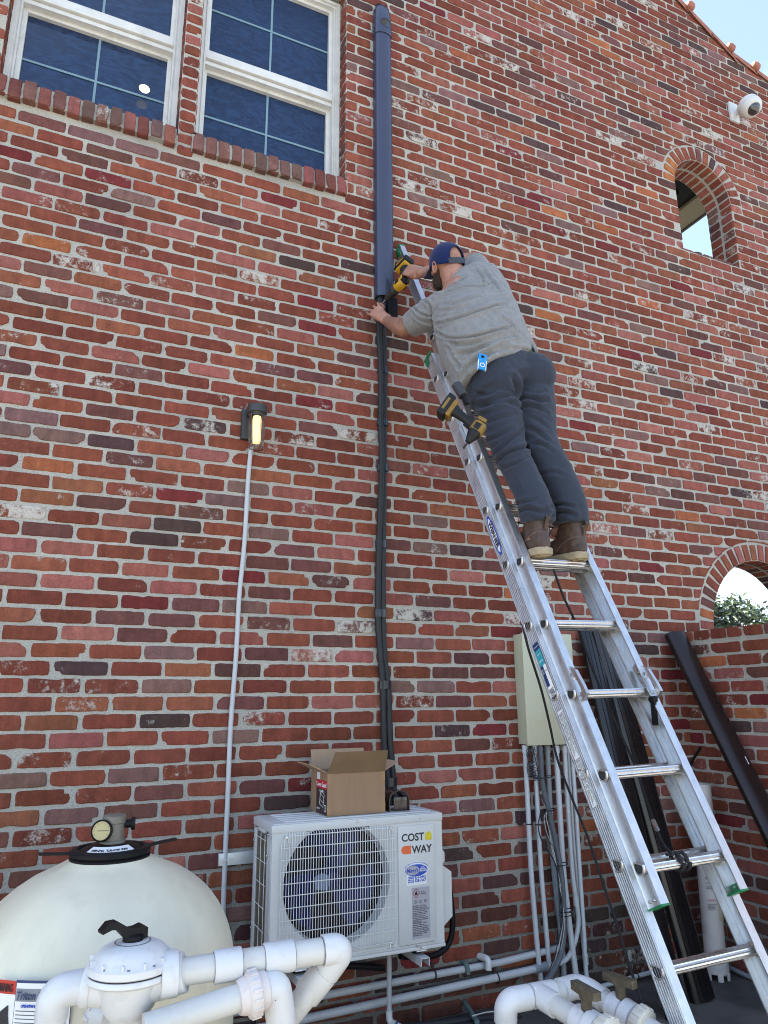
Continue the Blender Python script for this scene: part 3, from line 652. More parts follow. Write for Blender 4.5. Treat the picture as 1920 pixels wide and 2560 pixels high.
# printed stickers on the outer face of the left base rail
def onweb(v_, n_, out=.0026): return lp3(B0, -out, v_, n_)
ov = MB(); cvv = 5.52*RS
def oval(a_, b_, out, n=32): return [onweb(cvv+a_*math.cos(2*math.pi*k/n)*abs(math.cos(2*math.pi*k/n))**.25, b_*math.sin(2*math.pi*k/n), out) for k in range(n)]
ov.rings([oval(.108, .0215, .0030), oval(.108, .0215, .0036)]); st = ov.build('maker_sticker', M_BLUE, rb[1], 0)
ov = MB(); ov.rings([oval(.094, .0158, .0037), oval(.094, .0158, .0040)]); ov.build('sticker_field', M_WHITE, rb[1], 0)
text('sticker_lettering', 'WERNER', onweb(cvv+.072, -.0082, .0043), -LU, LN, .0285, M_INK, rb[1], bold=.0014, wid=.144)
for (va, vb, na, nb, mt, nm) in ((3.62*RS, 3.72*RS, -.018, .018, M_NAVY, 'label_header'), (3.40*RS, 3.62*RS, -.018, .018, M_TEAL, 'label_panel'), (3.12*RS, 3.40*RS, -.018, .000, M_NAVY, 'label_column'), (3.12*RS, 3.40*RS, .000, .018, M_WHITE, 'label_column'), (2.98*RS, 3.12*RS, -.018, .018, M_WHITE, 'label_barcode_field'), (1.62*RS, 2.78*RS, -.017, .012, M_WHITE, 'warning_label')):
    m_ = MB(); m_.box(onweb((va+vb)/2, (na+nb)/2, .0031), (.0006, nb-na, vb-va), (LR, LN, LU)); m_.build(nm, mt, rb[1], 0)
def wt(s, v_, n_, size, mt=None, wid=None, line=1): text('label_lettering', s, onweb(v_, n_, .0038), LN, LU, size, mt or M_WHITE, rb[1], wid=wid, line=line, depth=.0001)
wt('Aluminum', 3.55*RS, -.014, .0075, wid=.028); wt('225 lb.', 3.45*RS, -.014, .0115, wid=.028); wt('24 ft', 3.31*RS, .003, .008, M_INK, wid=.013)
wt('max length\nworking\nreach\nsize of ladder\ntype II\nduty rating', 3.35*RS, -.0155, .0034, wid=.013); wt('EXTENSION', 3.66*RS, -.015, .006, wid=.03)
m_ = MB()
for k in range(14):
    if k % 3 != 1: m_.box(onweb(3.02*RS+.004, -.013+k*.002, .0037), (.0005, .0009 if k % 2 else .0014, .03), (LR, LN, LU))
m_.build('barcode', M_INK, rb[1], 0)
WTX = 'DANGER  FAILURE TO READ AND FOLLOW\nINSTRUCTIONS ON THIS LADDER MAY\nRESULT IN INJURIES OR DEATH\nKEEP BODY CENTERED BETWEEN RAILS\nDO NOT OVERREACH  SET UP PROPERLY\nINSPECT BEFORE EACH USE  FACE LADDER\nSECURE BASE AND TOP OF LADDER'
for j in range(2):
    text('label_lettering', WTX, onweb(2.75*RS-j*.175, .0095, .0038), -LU, LN, .0048, M_GREYINK, rb[1], wid=.168, line=.82, depth=.0001)
# rope and cords
rope = MB(); o = lp3(F0, .105, 1*RS, 0)
p1 = lp3(F0, .10, 5*RS-.02, -.045); 
rope_pts = [lp3(F0, .155, 5*RS-.015, -.05), W(1420, 1500, -1.05), W(1450, 1590, -.98)]
pts = [V(W(1384, 1424, -1.10)), V(W(1408, 1490, -1.08)), V(W(1440, 1560, -1.08)), V(W(1488, 1690, -1.12)), V(W(1545, 1820, -1.2)), V(W(1588, 1915, -1.28)), V(W(1612, 1990, -1.33)), V(W(1634, 2050, -1.42)), V(W(1655, 2105, -1.52))]
c1 = lp3(F0, .13, RS, 0)
pts.append(c1-LN*(-.02)+RZ*.02)
rope.tube(spline(pts, 5), .0052, 8)
def wrap(r0, rad=.0265, n=22, w_=.012, a0=0): return [lp3(F0, r0+w_*k/n, RS, 0)+RX*math.cos(a0+2*math.pi*k/n)*rad+RZ*math.sin(a0+2*math.pi*k/n)*rad for k in range(n+1)]
rope.tube(wrap(.155), .006, 8); rope.tube(wrap(.182), .006, 8); rope.tube([lp3(F0, q, RS, 0)+RX*0+RZ*.0268 for q in (.12, .15, .19)], .006, 8)
ro = rope.build('ladder_rope', M_BLKR, None, 60); tag(ro, 'black rope running down behind the ladder and knotted round its second lowest visible rung', 'rope')
m_ = MB(); a_, b_ = V(W(1633, 2052, -1.44)), V(W(1643, 2074, -1.48)); m_.tube([a_, b_], .0085, 12); m_.build('crimp_sleeve', M_RU, ro)
cb = MB(); cpts = [W(1306, 1560, -.62), W(1322, 1625, -.6), W(1352, 1720, -.5), W(1374, 1810, -.4), W(1394, 1900, -.36), W(1432, 2000, -.4), W(1468, 2090, -.5), W(1505, 2200, -.6), W(1545, 2320, -.7), W(1575, 2420, -.8), W(1600, 2490, -.9), W(1625, 2575, -1.0), W(1640, 2650, -1.1)]
cb.tube(spline(cpts, 5), .0062, 8); tag(cb.build('black_cable', M_BLKR, None, 60), 'thin black cord hanging down in front of the cream electrical box', 'cord')
# ---------------------------------------------------------------- outdoor air-conditioning unit on its brackets
M_ACW = mat('cream_enamel', (.56, .56, .54), .38, var=.03, bump=.04, bscale=300, spec=.5, dirt=.12, dcol=(.38, .36, .32), dscale=9)
M_ACG = mat('grille_wire', (.68, .68, .66), .4, var=.03); M_FAN = mat('fan_blade_blue', (.003, .010, .075), .4, var=.3, spec=.3)
M_DARK = mat('unit_interior_dark', (.006, .007, .012), .7); M_COIL = mat('condenser_coil', (.16, .14, .09), .5, .4, var=.3, scale=60, stretch=(1, 1, .1))
M_SCREW = mat('zinc_screw', (.55, .55, .54), .3, .9); M_ORG = mat('orange_print', (.75, .13, .03), .5, var=.03); M_YEL = mat('yellow_print', (.62, .50, .01), .5, var=.03)
M_LBL = mat('grey_sticker', (.36, .35, .38), .45, var=.04)
M_STEEL = mat('galvanised_bracket', (.62, .64, .62), .4, .3, var=.08)
ax0, ax1, az0, az1, ayf, ayb = .930, 1.735, .455, 1.008, -.42, -.13
ac = tag(empty('air_conditioner', ((ax0+ax1)/2, (ayf+ayb)/2, az0)), 'cream outdoor air-conditioning unit with a big fan grille hung on the brick wall', 'air conditioner')
fc = V(W(846, 2208, ayf)); FR_ = .243
# casing: front plate with a round opening, back, sides, base
m_ = MB(); n = 64; t_ = .004
circ = [(fc.x+FR_*math.cos(2*math.pi*k/n), fc.z+FR_*math.sin(2*math.pi*k/n)) for k in range(n)]
def sq(k):     # matching outline point on the rectangle
    c_, s_ = math.cos(2*math.pi*k/n), math.sin(2*math.pi*k/n)
    tx = ((ax1-.0-fc.x) if c_ > 0 else (fc.x-ax0))/max(abs(c_), 1e-6); tz = ((az1-.035-fc.z) if s_ > 0 else (fc.z-az0))/max(abs(s_), 1e-6); t = min(tx, tz)
    return (fc.x+c_*t, fc.z+s_*t)
rect = [sq(k) for k in range(n)]
for cx, cz in ((ax0, az0), (ax1, az0), (ax0, az1-.035), (ax1, az1-.035)):
    k = min(range(n), key=lambda q: (rect[q][0]-cx)**2+(rect[q][1]-cz)**2); rect[k] = (cx, cz)
bev = [(fc.x+(x-fc.x)*1.045, fc.z+(z-fc.z)*1.045) for x, z in circ]
m_.rings([[(x, ayf, z) for x, z in rect], [(x, ayf, z) for x, z in bev], [(x, ayf+.006, z) for x, z in circ], [(x, ayf+.06, z) for x, z in [(fc.x+(x-fc.x)*.97, fc.z+(z-fc.z)*.97) for x, z in circ]]], caps=False)
m_.add([(ax1, ayf, az0), (ax1, ayb, az0), (ax1, ayb, az1-.03), (ax1, ayf, az1-.03)], [(0, 1, 2, 3)])
m_.add([(ax0, ayb, az0), (ax1, ayb, az0), (ax1, ayb, az1-.03), (ax0, ayb, az1-.03)], [(0, 1, 2, 3)])
m_.add([(ax0, ayf, az0), (ax1, ayf, az0), (ax1, ayb, az0), (ax0, ayb, az0)], [(0, 1, 2, 3)])
m_.add([(ax0, ayf, az0), (ax0, ayf+.055, az0), (ax0, ayf+.055, az1-.03), (ax0, ayf, az1-.03)], [(0, 1, 2, 3)])
for q in (.012, .03): m_.box((ax0-.0015, ayf+q, (az0+az1)/2-.02), (.003, .006, az1-az0-.09))
body = m_.build('casing', M_ACW, ac, 35)
m_ = MB(); m_.box(((ax0+ax1)/2, (ayf+ayb)/2-.0, az1-.019), (ax1-ax0+.008, ayb-ayf+.008, .034), None, .006)
m_.box(((ax0+ax1)/2, (ayf+ayb)/2, az1-.001), (ax1-ax0-.012, ayb-ayf-.012, .004), None, .002)
for q in (.035, .085, .135, .185, .235): m_.box(((ax0+ax1)/2+.012, ayf+q+.012, az1+.002), (ax1-ax0-.10, .022, .007), None, .003)
m_.box((ax0+.02, ayf+.16, az1-.042), (.05, .11, .016), None, .006)
m_.build('top_cover', M_ACW, ac, 35)
m_ = MB(); m_.box(((ax0+ax1)/2, ayf-.004, az0+.006), (ax1-ax0, .012, .014), None, .003); m_.box(((ax0+ax1)/2+.1, ayf-.003, az0+.022), (.55, .006, .003)); m_.build('base_pan', M_ACW, ac, 35)
# fan and dark interior
m_ = MB(); m_.box((fc.x, ayf+.20, fc.z), (.50, .01, .50)); m_.rings([[(fc.x+FR_*q*math.cos(2*math.pi*k/40), ayf+y_, fc.z+FR_*q*math.sin(2*math.pi*k/40)) for k in range(40)] for q, y_ in ((.985, .055), (.985, .2))], caps=False); m_.build('fan_shroud', M_DARK, ac, 30)
m_ = MB()
for k in range(3):
    a0 = R(120*k+155); rs = []
    for i in range(7):
        r_ = .05+.165*i/6; wid = R(62+18*i/6); lead = a0+R(20)*i/6
        row = [(fc.x+r_*math.cos(lead+wid*j/7), ayf+.075+.055*(j/7)-.01*math.sin(math.pi*j/7), fc.z+r_*math.sin(lead+wid*j/7)) for j in range(8)]
        rs.append(row+[(x, y+.003, z) for x, y, z in row[::-1]])
    m_.rings(rs)
m_.lathe([(0, -.012), (.03, -.01), (.045, .005), (.05, .02), (.05, .07), (0, .07)], (fc.x, ayf+.07, fc.z), (0, 1, 0), 28)
m_.build('fan', M_FAN, ac, 40)
m_ = MB(); m_.prism([(-.03, -.03), (.028, -.035), (.036, .02), (0, .034), (-.034, .02)], fc+V((-.055, .054, -.0)), (1, 0, 0), (0, 0, 1), (0, 1, 0), .006); m_.build('fan_label', mat('fan_sticker', (.16, .22, .33), .5), ac, 0)
# wire grille
gx0, gx1, gz0, gz1 = .968, 1.490, .490, .972; yg = ayf-.012
gm = MB(); nv = 44
for i in range(nv+1):
    x = gx0+(gx1-gx0)*i/nv; e_ = .036 if i in (0, 1, 2, nv-2, nv-1, nv) else 0
    zt, zb = gz1-e_-.004, gz0+e_*.4
    gm.tube([(x, ayf-.001, zt+.004), (x, yg+.002, zt+.001), (x, yg, zt-.008), (x, yg, zb+.006), (x, yg+.003, zb), (x, ayf-.001, zb-.003)], .00135, 6)
for j in range(11):
    z = gz0+.012+(gz1-gz0-.024)*j/10; gm.tube([(gx0+(.03 if j == 10 else -.003), yg+.003, z), (gx1-(.03 if j == 10 else -.003), yg+.003, z)], .0019, 6)
for cx, cz in ((gx0+.022, gz1-.018), (gx1-.018, gz1-.018), (gx1-.018, gz0+.006)):
    gm.tube(spline([(cx-.008, yg, cz-.02), (cx-.007, yg, cz-.002), (cx, yg+.004, cz+.010), (cx+.007, yg, cz-.002), (cx+.008, yg, cz-.02)], 4), .0019, 6)
gr = gm.build('fan_grille', M_ACG, ac, 60)
def screws(pts, parent, r=.0052, d=(0, -1, 0)):
    for p_ in pts:
        m_ = MB(); m_.lathe([(r, -.002), (r, .001), (r*.7, .0028), (0, .0032)], p_, d, 12); m_.build('screw', M_SCREW, parent)
screws([(gx0+.022, yg-.001, gz1-.016), (gx1-.018, yg-.001, gz1-.016), (gx1-.018, yg-.001, gz0+.008)], ac, .006)
screws([W(894, 2054, ayf-.005), W(1051, 2044, ayf-.005), W(1046, 2366, ayf-.011)], ac)
# coil and guard on the left side
m_ = MB(); m_.box((ax0+.014, (ayf+ayb)/2+.045, (az0+az1)/2-.01), (.014, .215, az1-az0-.06)); 
m_.build('condenser_coil', M_COIL, ac, 0)
m_ = MB(); m_.box((ax0+.01, ayb-.02, (az0+az1)/2-.02), (.02, .03, az1-az0-.05), None, .003); m_.box((ax0+.006, ayf+.065, (az0+az1)/2-.02), (.012, .022, az1-az0-.06), None, .002); m_.build('side_frame', M_ACW, ac)
m_ = MB()
for y in (ayf+.085, ayf+.15, ayf+.22): m_.tube([(ax0-.006, y, az0+.02), (ax0-.006, y, az1-.05)], .0016, 6)
for k in range(6): m_.tube([(ax0-.005, ayf+.075, az0+.04+k*.088), (ax0-.005, ayb-.03, az0+.04+k*.088)], .0016, 6)
m_.build('side_guard', M_ACG, ac)
screws([(ax0-.004, ayf+.05, az1-.045), (ax0-.004, ayf+.06, az1-.13), (ax0-.004, ayb-.012, az1-.10), (ax0-.004, ayb-.012, az0+.1)], ac, .005, (-1, 0, 0))
# raised service panel with its prints
px0, px1, pz0, pz1 = 1.508, 1.692, .482, .962
m_ = MB(); m_.box(((px0+px1)/2, ayf-.0035, (pz0+pz1)/2), (px1-px0, .009, pz1-pz0), None, .004); sp_ = m_.build('service_panel', M_ACW, ac, 35)
yp = ayf-.0088; EX, EZ = (1, 0, 0), (0, 0, 1)
text('brand_lettering', 'COST', (1.524, yp, .898), EX, EZ, .044, M_INK, sp_, bold=.0010, wid=.113)
text('brand_lettering', 'WAY', (1.5765, yp, .846), EX, EZ, .044, M_INK, sp_, bold=.0010, wid=.102)
m_ = MB(); m_.prism([(0, 0), (.032, 0), (.032, .026), (.016, .038), (0, .026)], (1.6445, yp+.0006, .896), EX, EZ, (0, -1, 0), .0008); m_.build('logo_house_shape', M_YEL, sp_, 0)
m_ = MB(); m_.prism([(.048, 0), (.048, .034)]+[(.017+.017*math.cos(R(90+q)), .017+.017*math.sin(R(90+q))) for q in range(0, 181, 15)], (1.523, yp+.0006, .845), EX, EZ, (0, -1, 0), .0008); m_.build('logo_pill_shape', M_ORG, sp_, 0)
def ell(cx, cz, a_, b_, y_, nm, mt, n=28):
    m_ = MB(); m_.prism([(a_*math.cos(2*math.pi*k/n), b_*math.sin(2*math.pi*k/n)) for k in range(n)], (cx, y_, cz), EX, EZ, (0, -1, 0), .0004); return m_.build(nm, mt, sp_, 0)
m_ = MB(); m_.box((1.597, yp+.0002, .7375), (.098, .0006, .045), None, 0); m_.build('installer_sticker', M_WHITE, sp_, 0)
ell(1.596, .777, .060, .034, yp, 'installer_sticker', M_WHITE); ell(1.596, .775, .056, .0245, yp-.0005, 'sticker_oval', M_BLUE); ell(1.577, .7755, .034, .0195, yp-.001, 'sticker_oval_field', M_LBL)
text('sticker_lettering', "Murry's", (1.549, yp-.0016, .7685), EX, EZ, .021, M_BLUE, sp_, bold=.0006, wid=.054)
text('sticker_lettering', 'A.C.\nHeating\nElectrical', (1.630, yp-.0012, .784), EX, EZ, .0098, M_WHITE, sp_, align='CENTER', bold=.0002, line=.78)
text('sticker_lettering', '(985) 651-0442\n(225) 828-7667', (1.5975, yp-.0003, .741), EX, EZ, .0155, M_BLUE, sp_, align='CENTER', bold=.0005, line=.88, wid=.090)
for k, ch in enumerate('SALES-SERVICE-INSTALLATION-GENERATORS'):
    a_ = R(158-k*3.78); p_ = Vector((1.596+.0585*math.cos(a_), yp-.0008, .7765+.0285*math.sin(a_))); tx = Vector((math.sin(a_)*.0585, 0, -math.cos(a_)*.0285)).normalized()
    text('sticker_lettering', ch, p_, tx, tx.cross(Vector((0, 1, 0)))*-1 if False else Vector((0, 1, 0)).cross(tx)*-1, .0062, M_BLUE, sp_, align='CENTER')
m_ = MB(); m_.box((1.616, yp+.0002, .602), (.0885, .0006, .205)); m_.build('refrigerant_label', M_LBL, sp_, 0)
m_ = MB(); dc = (1.593, .682)
for a_, b_ in (((0, .019), (.017, 0)), ((.017, 0), (0, -.019)), ((0, -.019), (-.017, 0)), ((-.017, 0), (0, .019))): m_.tube([(dc[0]+a_[0], yp-.0006, dc[1]+a_[1]), (dc[0]+b_[0], yp-.0006, dc[1]+b_[1])], .0012, 6)
m_.build('hazard_diamond', mat('red_print', (.45, .02, .03), .5), sp_, 0)
m_ = MB(); m_.prism([(-.006, -.008), (.006, -.008), (.007, -.001), (.003, .003), (.002, .010), (-.003, .004), (-.007, -.001)], (dc[0], yp-.0002, dc[1]), EX, EZ, (0, -1, 0), .0006); m_.build('flame_symbol', M_INK, sp_, 0)
text('label_lettering', 'A2L', (1.614, yp-.0004, .675), EX, EZ, .018, M_INK, sp_)
m_ = MB()
for cx in (1.588, 1.612, 1.640):
    for a_, b_ in (((-.006, 0), (-.006, .010)), ((.006, 0), (.006, .010)), ((0, 0), (0, .011)), ((-.006, 0), (.006, 0)), ((-.006, .010), (.006, .011))): m_.tube([(cx+a_[0], yp-.0004, .642+a_[1]), (cx+b_[0], yp-.0004, .642+b_[1])], .0006, 4)
m_.build('manual_symbols', M_INK, sp_, 0)
LT = 'WARNING - Risk of Fire.\nFlammable Refrigerant Used.\nTo Be Repaired Only By Trained\nService Personnel. Do Not\nPuncture Refrigerant Tubing.\nWARNING - Risk of Fire.\nDispose Of Property In\nAccordance With Federal Or\nLocal Regulations. Flammable\nRefrigerant Used.\nAVERTISSEMENT - Risque\nd’incendie. Refrigerant\ninflammable utilise. A reparer\nuniquement par du personnel\nde maintenance qualifie. Ne pas\npercer les tubes de refrigerant\nAVERTISSEMENT - Risque\ninflammable utilise.'
text('label_lettering', LT, (1.575, yp-.0003, .628), EX, EZ, .0078, M_INK, sp_, line=.88, wid=.082)
# valve cover, side handle, hose and brackets
m_ = MB(); m_.prism([(-.31, .05), (-.31, .29), (-.11, .33), (-.11, .02)], (ax1-.002, 0, az0+.0), (0, 1, 0), (0, 0, 1), (1, 0, 0), .07)
vc = MB(); vc.rings([[(ax1, y, az0+.06), (ax1, y, az0+.33), (ax1+.058, y, az0+.29), (ax1+.058, y, az0+.105)] for y in (ayf+.025, ayb-.02)]); vc.build('valve_cover', M_ACW, ac, 30)
m_ = MB(); m_.rings([[(ax1, y, z0_), (ax1+.022, y, z0_+.018), (ax1+.022, y, z1_-.03), (ax1, y, z1_)] for y, z0_, z1_ in ((ayf+.02, .775, .86), (ayf+.16, .775, .86))]); m_.build('carry_handle', M_ACW, ac, 30)
hs = MB(); hp = [W(1100, 2165, -.2), W(1116, 2195, -.18), W(1127, 2245, -.17), W(1131, 2315, -.17), W(1121, 2360, -.17), W(1090, 2387, -.18), W(1045, 2392, -.2), W(1000, 2390, -.22)]
hs.tube(spline(hp, 8), .0140, 16); tag(hs.build('insulated_hose', M_BLK, None, 60), 'thick black insulated hose looping round the lower right of the air conditioner', 'hose')
for (bx, lab) in ((W(1045, 2385, -.40)[0], 'white steel wall bracket under the right end of the air conditioner'), (W(745, 2420, -.40)[0], 'white steel wall bracket under the left end of the air conditioner')):
    bk = empty('wall_bracket', (bx, 0, az0-.02)); tag(bk, lab, 'bracket', 'brackets carrying the air conditioner')
    m_ = MB(); zt = az0-.022
    for dx, w_, z_, h_ in ((0, .042, zt, .003), (-.0195, .003, zt-.016, .030), (.0195, .003, zt-.016, .030)): m_.box((bx+dx, -.235, z_), (w_, .47, h_))
    m_.build('arm', M_STEEL, bk, 0)
    m_ = MB(); m_.box((bx, -.006, zt+.12), (.05, .01, .30), None, .002); m_.build('wall_plate', M_STEEL, bk)
    m_ = MB(); m_.lathe([(.022, 0), (.022, .016), (0, .016)], (bx, -.385, zt+.001), (0, 0, 1), 20); m_.build('rubber_mount', M_BLK, bk)
    m_ = MB(); m_.box((bx, -.40, zt+.0205), (.05, .08, .005), None, .002); m_.lathe([(.010, 0), (.010, .006), (.006, .008), (.006, .014), (0, .014)], (bx, -.425, zt+.023), (0, 0, 1), 6); m_.build('foot_bolt', M_SCREW, bk)
# horizontal mounting rail seen left of the unit
mr_ = MB(); a_ = V(W(571, 2148, -.02)); mr_.box((.93, -.012, a_.z), (.26, .024, .052), None, .002); mr_.box((.83, -.026, a_.z), (.06, .002, .010)); tag_ = mr_.build('mounting_rail', M_STEEL); tag(tag_, 'white steel mounting rail fixed to bricks left of the air conditioner', 'mounting rail')
# cardboard box on top
M_CARD = mat('cardboard', (.29, .178, .102), .9, var=.07, scale=5, bump=.2, bscale=200, stretch=(8, 1, 1)); M_CARDI = mat('cardboard_inner', (.38, .25, .155), .9, var=.06, stretch=(14, 1, 1)); M_TAPE = mat('packing_tape', (.28, .15, .06), .35, var=.06, coat=.2)
M_BROWN = mat('box_brown_print', (.045, .025, .022), .7); M_RED = mat('box_red_print', (.50, .02, .03), .6)
bx0, bx1, by0, by1, bz0, bh = 1.198, 1.480, -.352, -.130, az1+.0065, .180
cbx = tag(empty('cardboard_box', ((bx0+bx1)/2, (by0+by1)/2, bz0)), 'open brown cardboard box standing on top of the air conditioner', 'cardboard box')
t_ = .004; m_ = MB()
m_.box(((bx0+bx1)/2, by0+t_/2, bz0+bh/2), (bx1-bx0, t_, bh)); m_.box(((bx0+bx1)/2, by1-t_/2, bz0+bh/2), (bx1-bx0, t_, bh))
m_.box((bx0+t_/2, (by0+by1)/2, bz0+bh/2), (t_, by1-by0-2*t_, bh-.001)); m_.box((bx1-t_/2, (by0+by1)/2, bz0+bh/2), (t_, by1-by0-2*t_, bh-.001)); m_.box(((bx0+bx1)/2, (by0+by1)/2, bz0+t_/2), (bx1-bx0-2*t_, by1-by0-2*t_, t_))
m_.build('carton', M_CARD, cbx, 0)
def flap(nm, p0, p1, out, length, mt, tp=.012):
    p0, p1, out = V(p0), V(p1), V(out).normalized(); e = (p1-p0).normalized(); n_ = e.cross(out)
    q = [p0, p1, p1-e*tp+out*length, p0+e*tp+out*length]; m_ = MB(); m_.rings([[a for a in q], [a+n_*.0035 for a in q]]); return m_.build(nm, mt, cbx, 0)
zt = bz0+bh
flap('front_flap', (bx0, by0, zt), (bx1, by0, zt), (.05, -.42, .82), .105, mat('cardboard_shiny', (.20, .125, .065), .45, var=.08))
flap('back_flap', (bx0, by1, zt), (bx1, by1, zt), (-.02, .25, .95), .092, M_CARDI, .004)
flap('side_flap', (bx0, by0+.01, zt), (bx0, by1-.005, zt), (-.80, -.12, .38), .09, M_CARDI); flap('side_flap', (bx1, by0+.01, zt), (bx1, by1-.005, zt), (.80, -.1, .42), .085, M_CARDI)
for xx in (bx0+.009, bx1-.010):
    for z_, h_ in ((bz0+.022, .044), (zt-.026, .05)): m_ = MB(); m_.box((xx, by0-.0008, z_), (.020, .0008, h_)); m_.build('packing_tape', M_TAPE, cbx, 0)
m_ = MB(); m_.box((bx0-.0006, by0+.075, bz0+bh/2-.022), (.0008, .14, bh-.048)); m_.build('printed_side', M_BROWN, cbx, 0)
m_ = MB(); m_.box((bx0-.0012, by0+.075, bz0+bh-.052), (.0008, .142, .036)); m_.build('red_band', M_RED, cbx, 0)
SX = (0, -1, 0); text('box_lettering', 'Cover Guard', (bx0-.0018, by0+.142, bz0+bh-.062), SX, EZ, .028, M_WHITE, cbx, wid=.13, bold=.0005); text('box_lettering', 'Coupler', (bx0-.0014, by0+.10, bz0+bh-.085), SX, EZ, .017, M_WHITE, cbx, wid=.052)
text('box_lettering', 'MTC 70', (bx0-.0014, by0+.137, bz0+.018), SX, EZ, .011, M_WHITE, cbx); m_ = MB(); m_.box((bx0-.0014, by0+.025, bz0+.03), (.0008, .026, .028)); m_.build('white_label', M_WHITE, cbx, 0); m_ = MB(); m_.box((bx0-.0004, by0+.118, zt-.018), (.0008, .04, .03)); m_.build('white_label', M_WHITE, cbx, 0)
m_ = MB()
for k in range(8): m_.box((bx0-.002, by0+.015+k*.003, bz0+.03), (.0004, .0012, .022))
m_.build('barcode', M_INK, cbx, 0)
m_ = MB(); o = V((bx0-.0016, by0+.072, bz0+.062))
for a_, b_ in (((-.026, -.02), (.02, -.03)), ((.02, -.03), (.03, .01)), ((.03, .01), (-.016, .028)), ((-.016, .028), (-.026, -.02)), ((-.02, 0), (.024, -.012)), ((-.016, .028), (0, .04)), ((0, .04), (.034, .025)), ((.034, .025), (.03, .01))): m_.tube([o+V((0, -a_[0], a_[1])), o+V((0, -b_[0], b_[1]))], .0009, 5)
m_.build('product_outline', M_WHITE, cbx, 0)
# brown coupler fitting beside the box
M_BRN = mat('dark_brown_plastic', (.028, .016, .013), .22, var=.2, coat=.3)
cf = MB(); c0 = V((1.552, -.30, az1+.0062)); rw, hh = .052, .052
def cp(sc_, y): return [(c0.x-rw*sc_, y, c0.z)]+[(c0.x+rw*sc_*math.cos(R(180-a)), y, c0.z+hh+(.040*sc_)*math.sin(R(a))) for a in range(0, 181, 15)]+[(c0.x+rw*sc_, y, c0.z)]
o_ = cp(1, 0); i_ = cp(.93, 0)[::-1]
def sect(y): return [(x, y, z) for x, _, z in o_]+[(x, y, z-(.002 if z > c0.z+.01 else 0)) for x, _, z in i_]
cf.rings([sect(c0.y-.055), sect(c0.y+.06)]); cf.box((c0.x+.012, c0.y-.045, c0.z+.031), (.075, .004, .06), None, .001)
tag(cf.build('duct_coupler', M_BRN, None, 35), 'dark brown curved duct coupler lying on the air conditioner beside the box', 'duct fitting')
# ---------------------------------------------------------------- things fixed to the wall
def at(x, y, d):                   # point at distance d along the view axis
    r_ = _f*FPX+_r*(x-960)-_u*(y-1280); return V(CAM+r_/FPX*d)
# duct cover
M_DUCT = mat('sky_tinted_duct_plastic', (.034, .040, .074), .32, var=.08, scale=2, coat=.15, spec=.5)  # blue sky reflection put into the plastic's base colour
dx0, dx1 = 1.588, 1.704; dcx = (dx0+dx1)/2; dw = (dx1-dx0)/2; zt, zb = 5.88, 3.86
du = tag(empty('duct_cover', (dcx, 0, zb)), 'tall plastic duct cover with slate blue sky reflection in its colour running up the brick wall right of the window', 'duct')
def dprof(z, s=1., y0=-.002, extra=0): return [(dcx-dw*s, y0, z), (dcx-dw*s, -.038, z)]+[(dcx-dw*s*math.cos(R(a)), -.038-.034*s*math.sin(R(a))-extra, z) for a in range(15, 180, 15)]+[(dcx+dw*s, -.038, z), (dcx+dw*s, y0, z)]
def shell(zs, s=1.): 
    m_ = MB(); rs = []
    for z, sc_, ex_ in zs:
        o_ = dprof(z, s*sc_, extra=ex_); i_ = [(dcx+(x-dcx)*.955, y+(.003 if y < -.02 else 0), z_) for x, y, z_ in o_][::-1]; rs.append(o_+i_)
    m_.rings(rs); return m_
shell([(zb, .98, 0), (zb+.02, 1, 0), (zt, 1, 0)]).build('channel', M_DUCT, du, 35)
m_ = MB(); zc = zt-.06
prof = [(zc, 1.06, .003), (zc+.05, 1.06, .003), (zc+.13, 1.04, .0), (zc+.21, .98, -.004), (zc+.255, .80, -.014), (zc+.272, .5, -.026), (zc+.276, .12, -.036)]
m_.rings([dprof(z, s_, extra=e_) for z, s_, e_ in prof]); cap = m_.build('end_cap', M_DUCT, du, 45)
M_OPEN = mat('opening_dark_olive', (.04, .036, .012), .6)
m_ = MB(); pts = [(dcx+.012+.040*math.cos(2*math.pi*k/20), zc+.085+.030*math.sin(2*math.pi*k/20)) for k in range(20)]
def ycap(x): t = max(-1, min(1, (x-dcx)/(dw*1.05))); return -.038-.038*math.sqrt(1-t*t)
m_.rings([[(x, ycap(x)-.0015, z) for x, z in pts], [(x, ycap(x)+.004, z) for x, z in pts]]); m_.build('vent_opening', M_OPEN, cap, 0)
m_ = MB(); lo = [(x, ycap(x)-.001, z) for x, z in [(dcx+.012+.044*math.cos(2*math.pi*k/20), zc+.085+.034*math.sin(2*math.pi*k/20)) for k in range(21)]]; m_.tube(lo, .0028, 6, caps=False); m_.build('opening_rim', M_DUCT, cap, 60)
for z_ in (zc+.06, zc+.2):
    m_ = MB(); m_.lathe([(.006, 0), (.005, .003), (0, .003)], (dx0-.002, -.034, z_), (-1, -.4, 0), 10); m_.build('screw', M_BLK, cap)
m_ = MB(); m_.box((dcx+.045, -.03, zb-.055), (.07, .05, .13), None, .012); m_.box((dcx, -.03, zb-.004), (dw*1.9, .05, .012), None, .003); tag(m_.build('foam_plug', M_BLK), 'black foam piece hanging under the open end of the slate duct', 'foam')
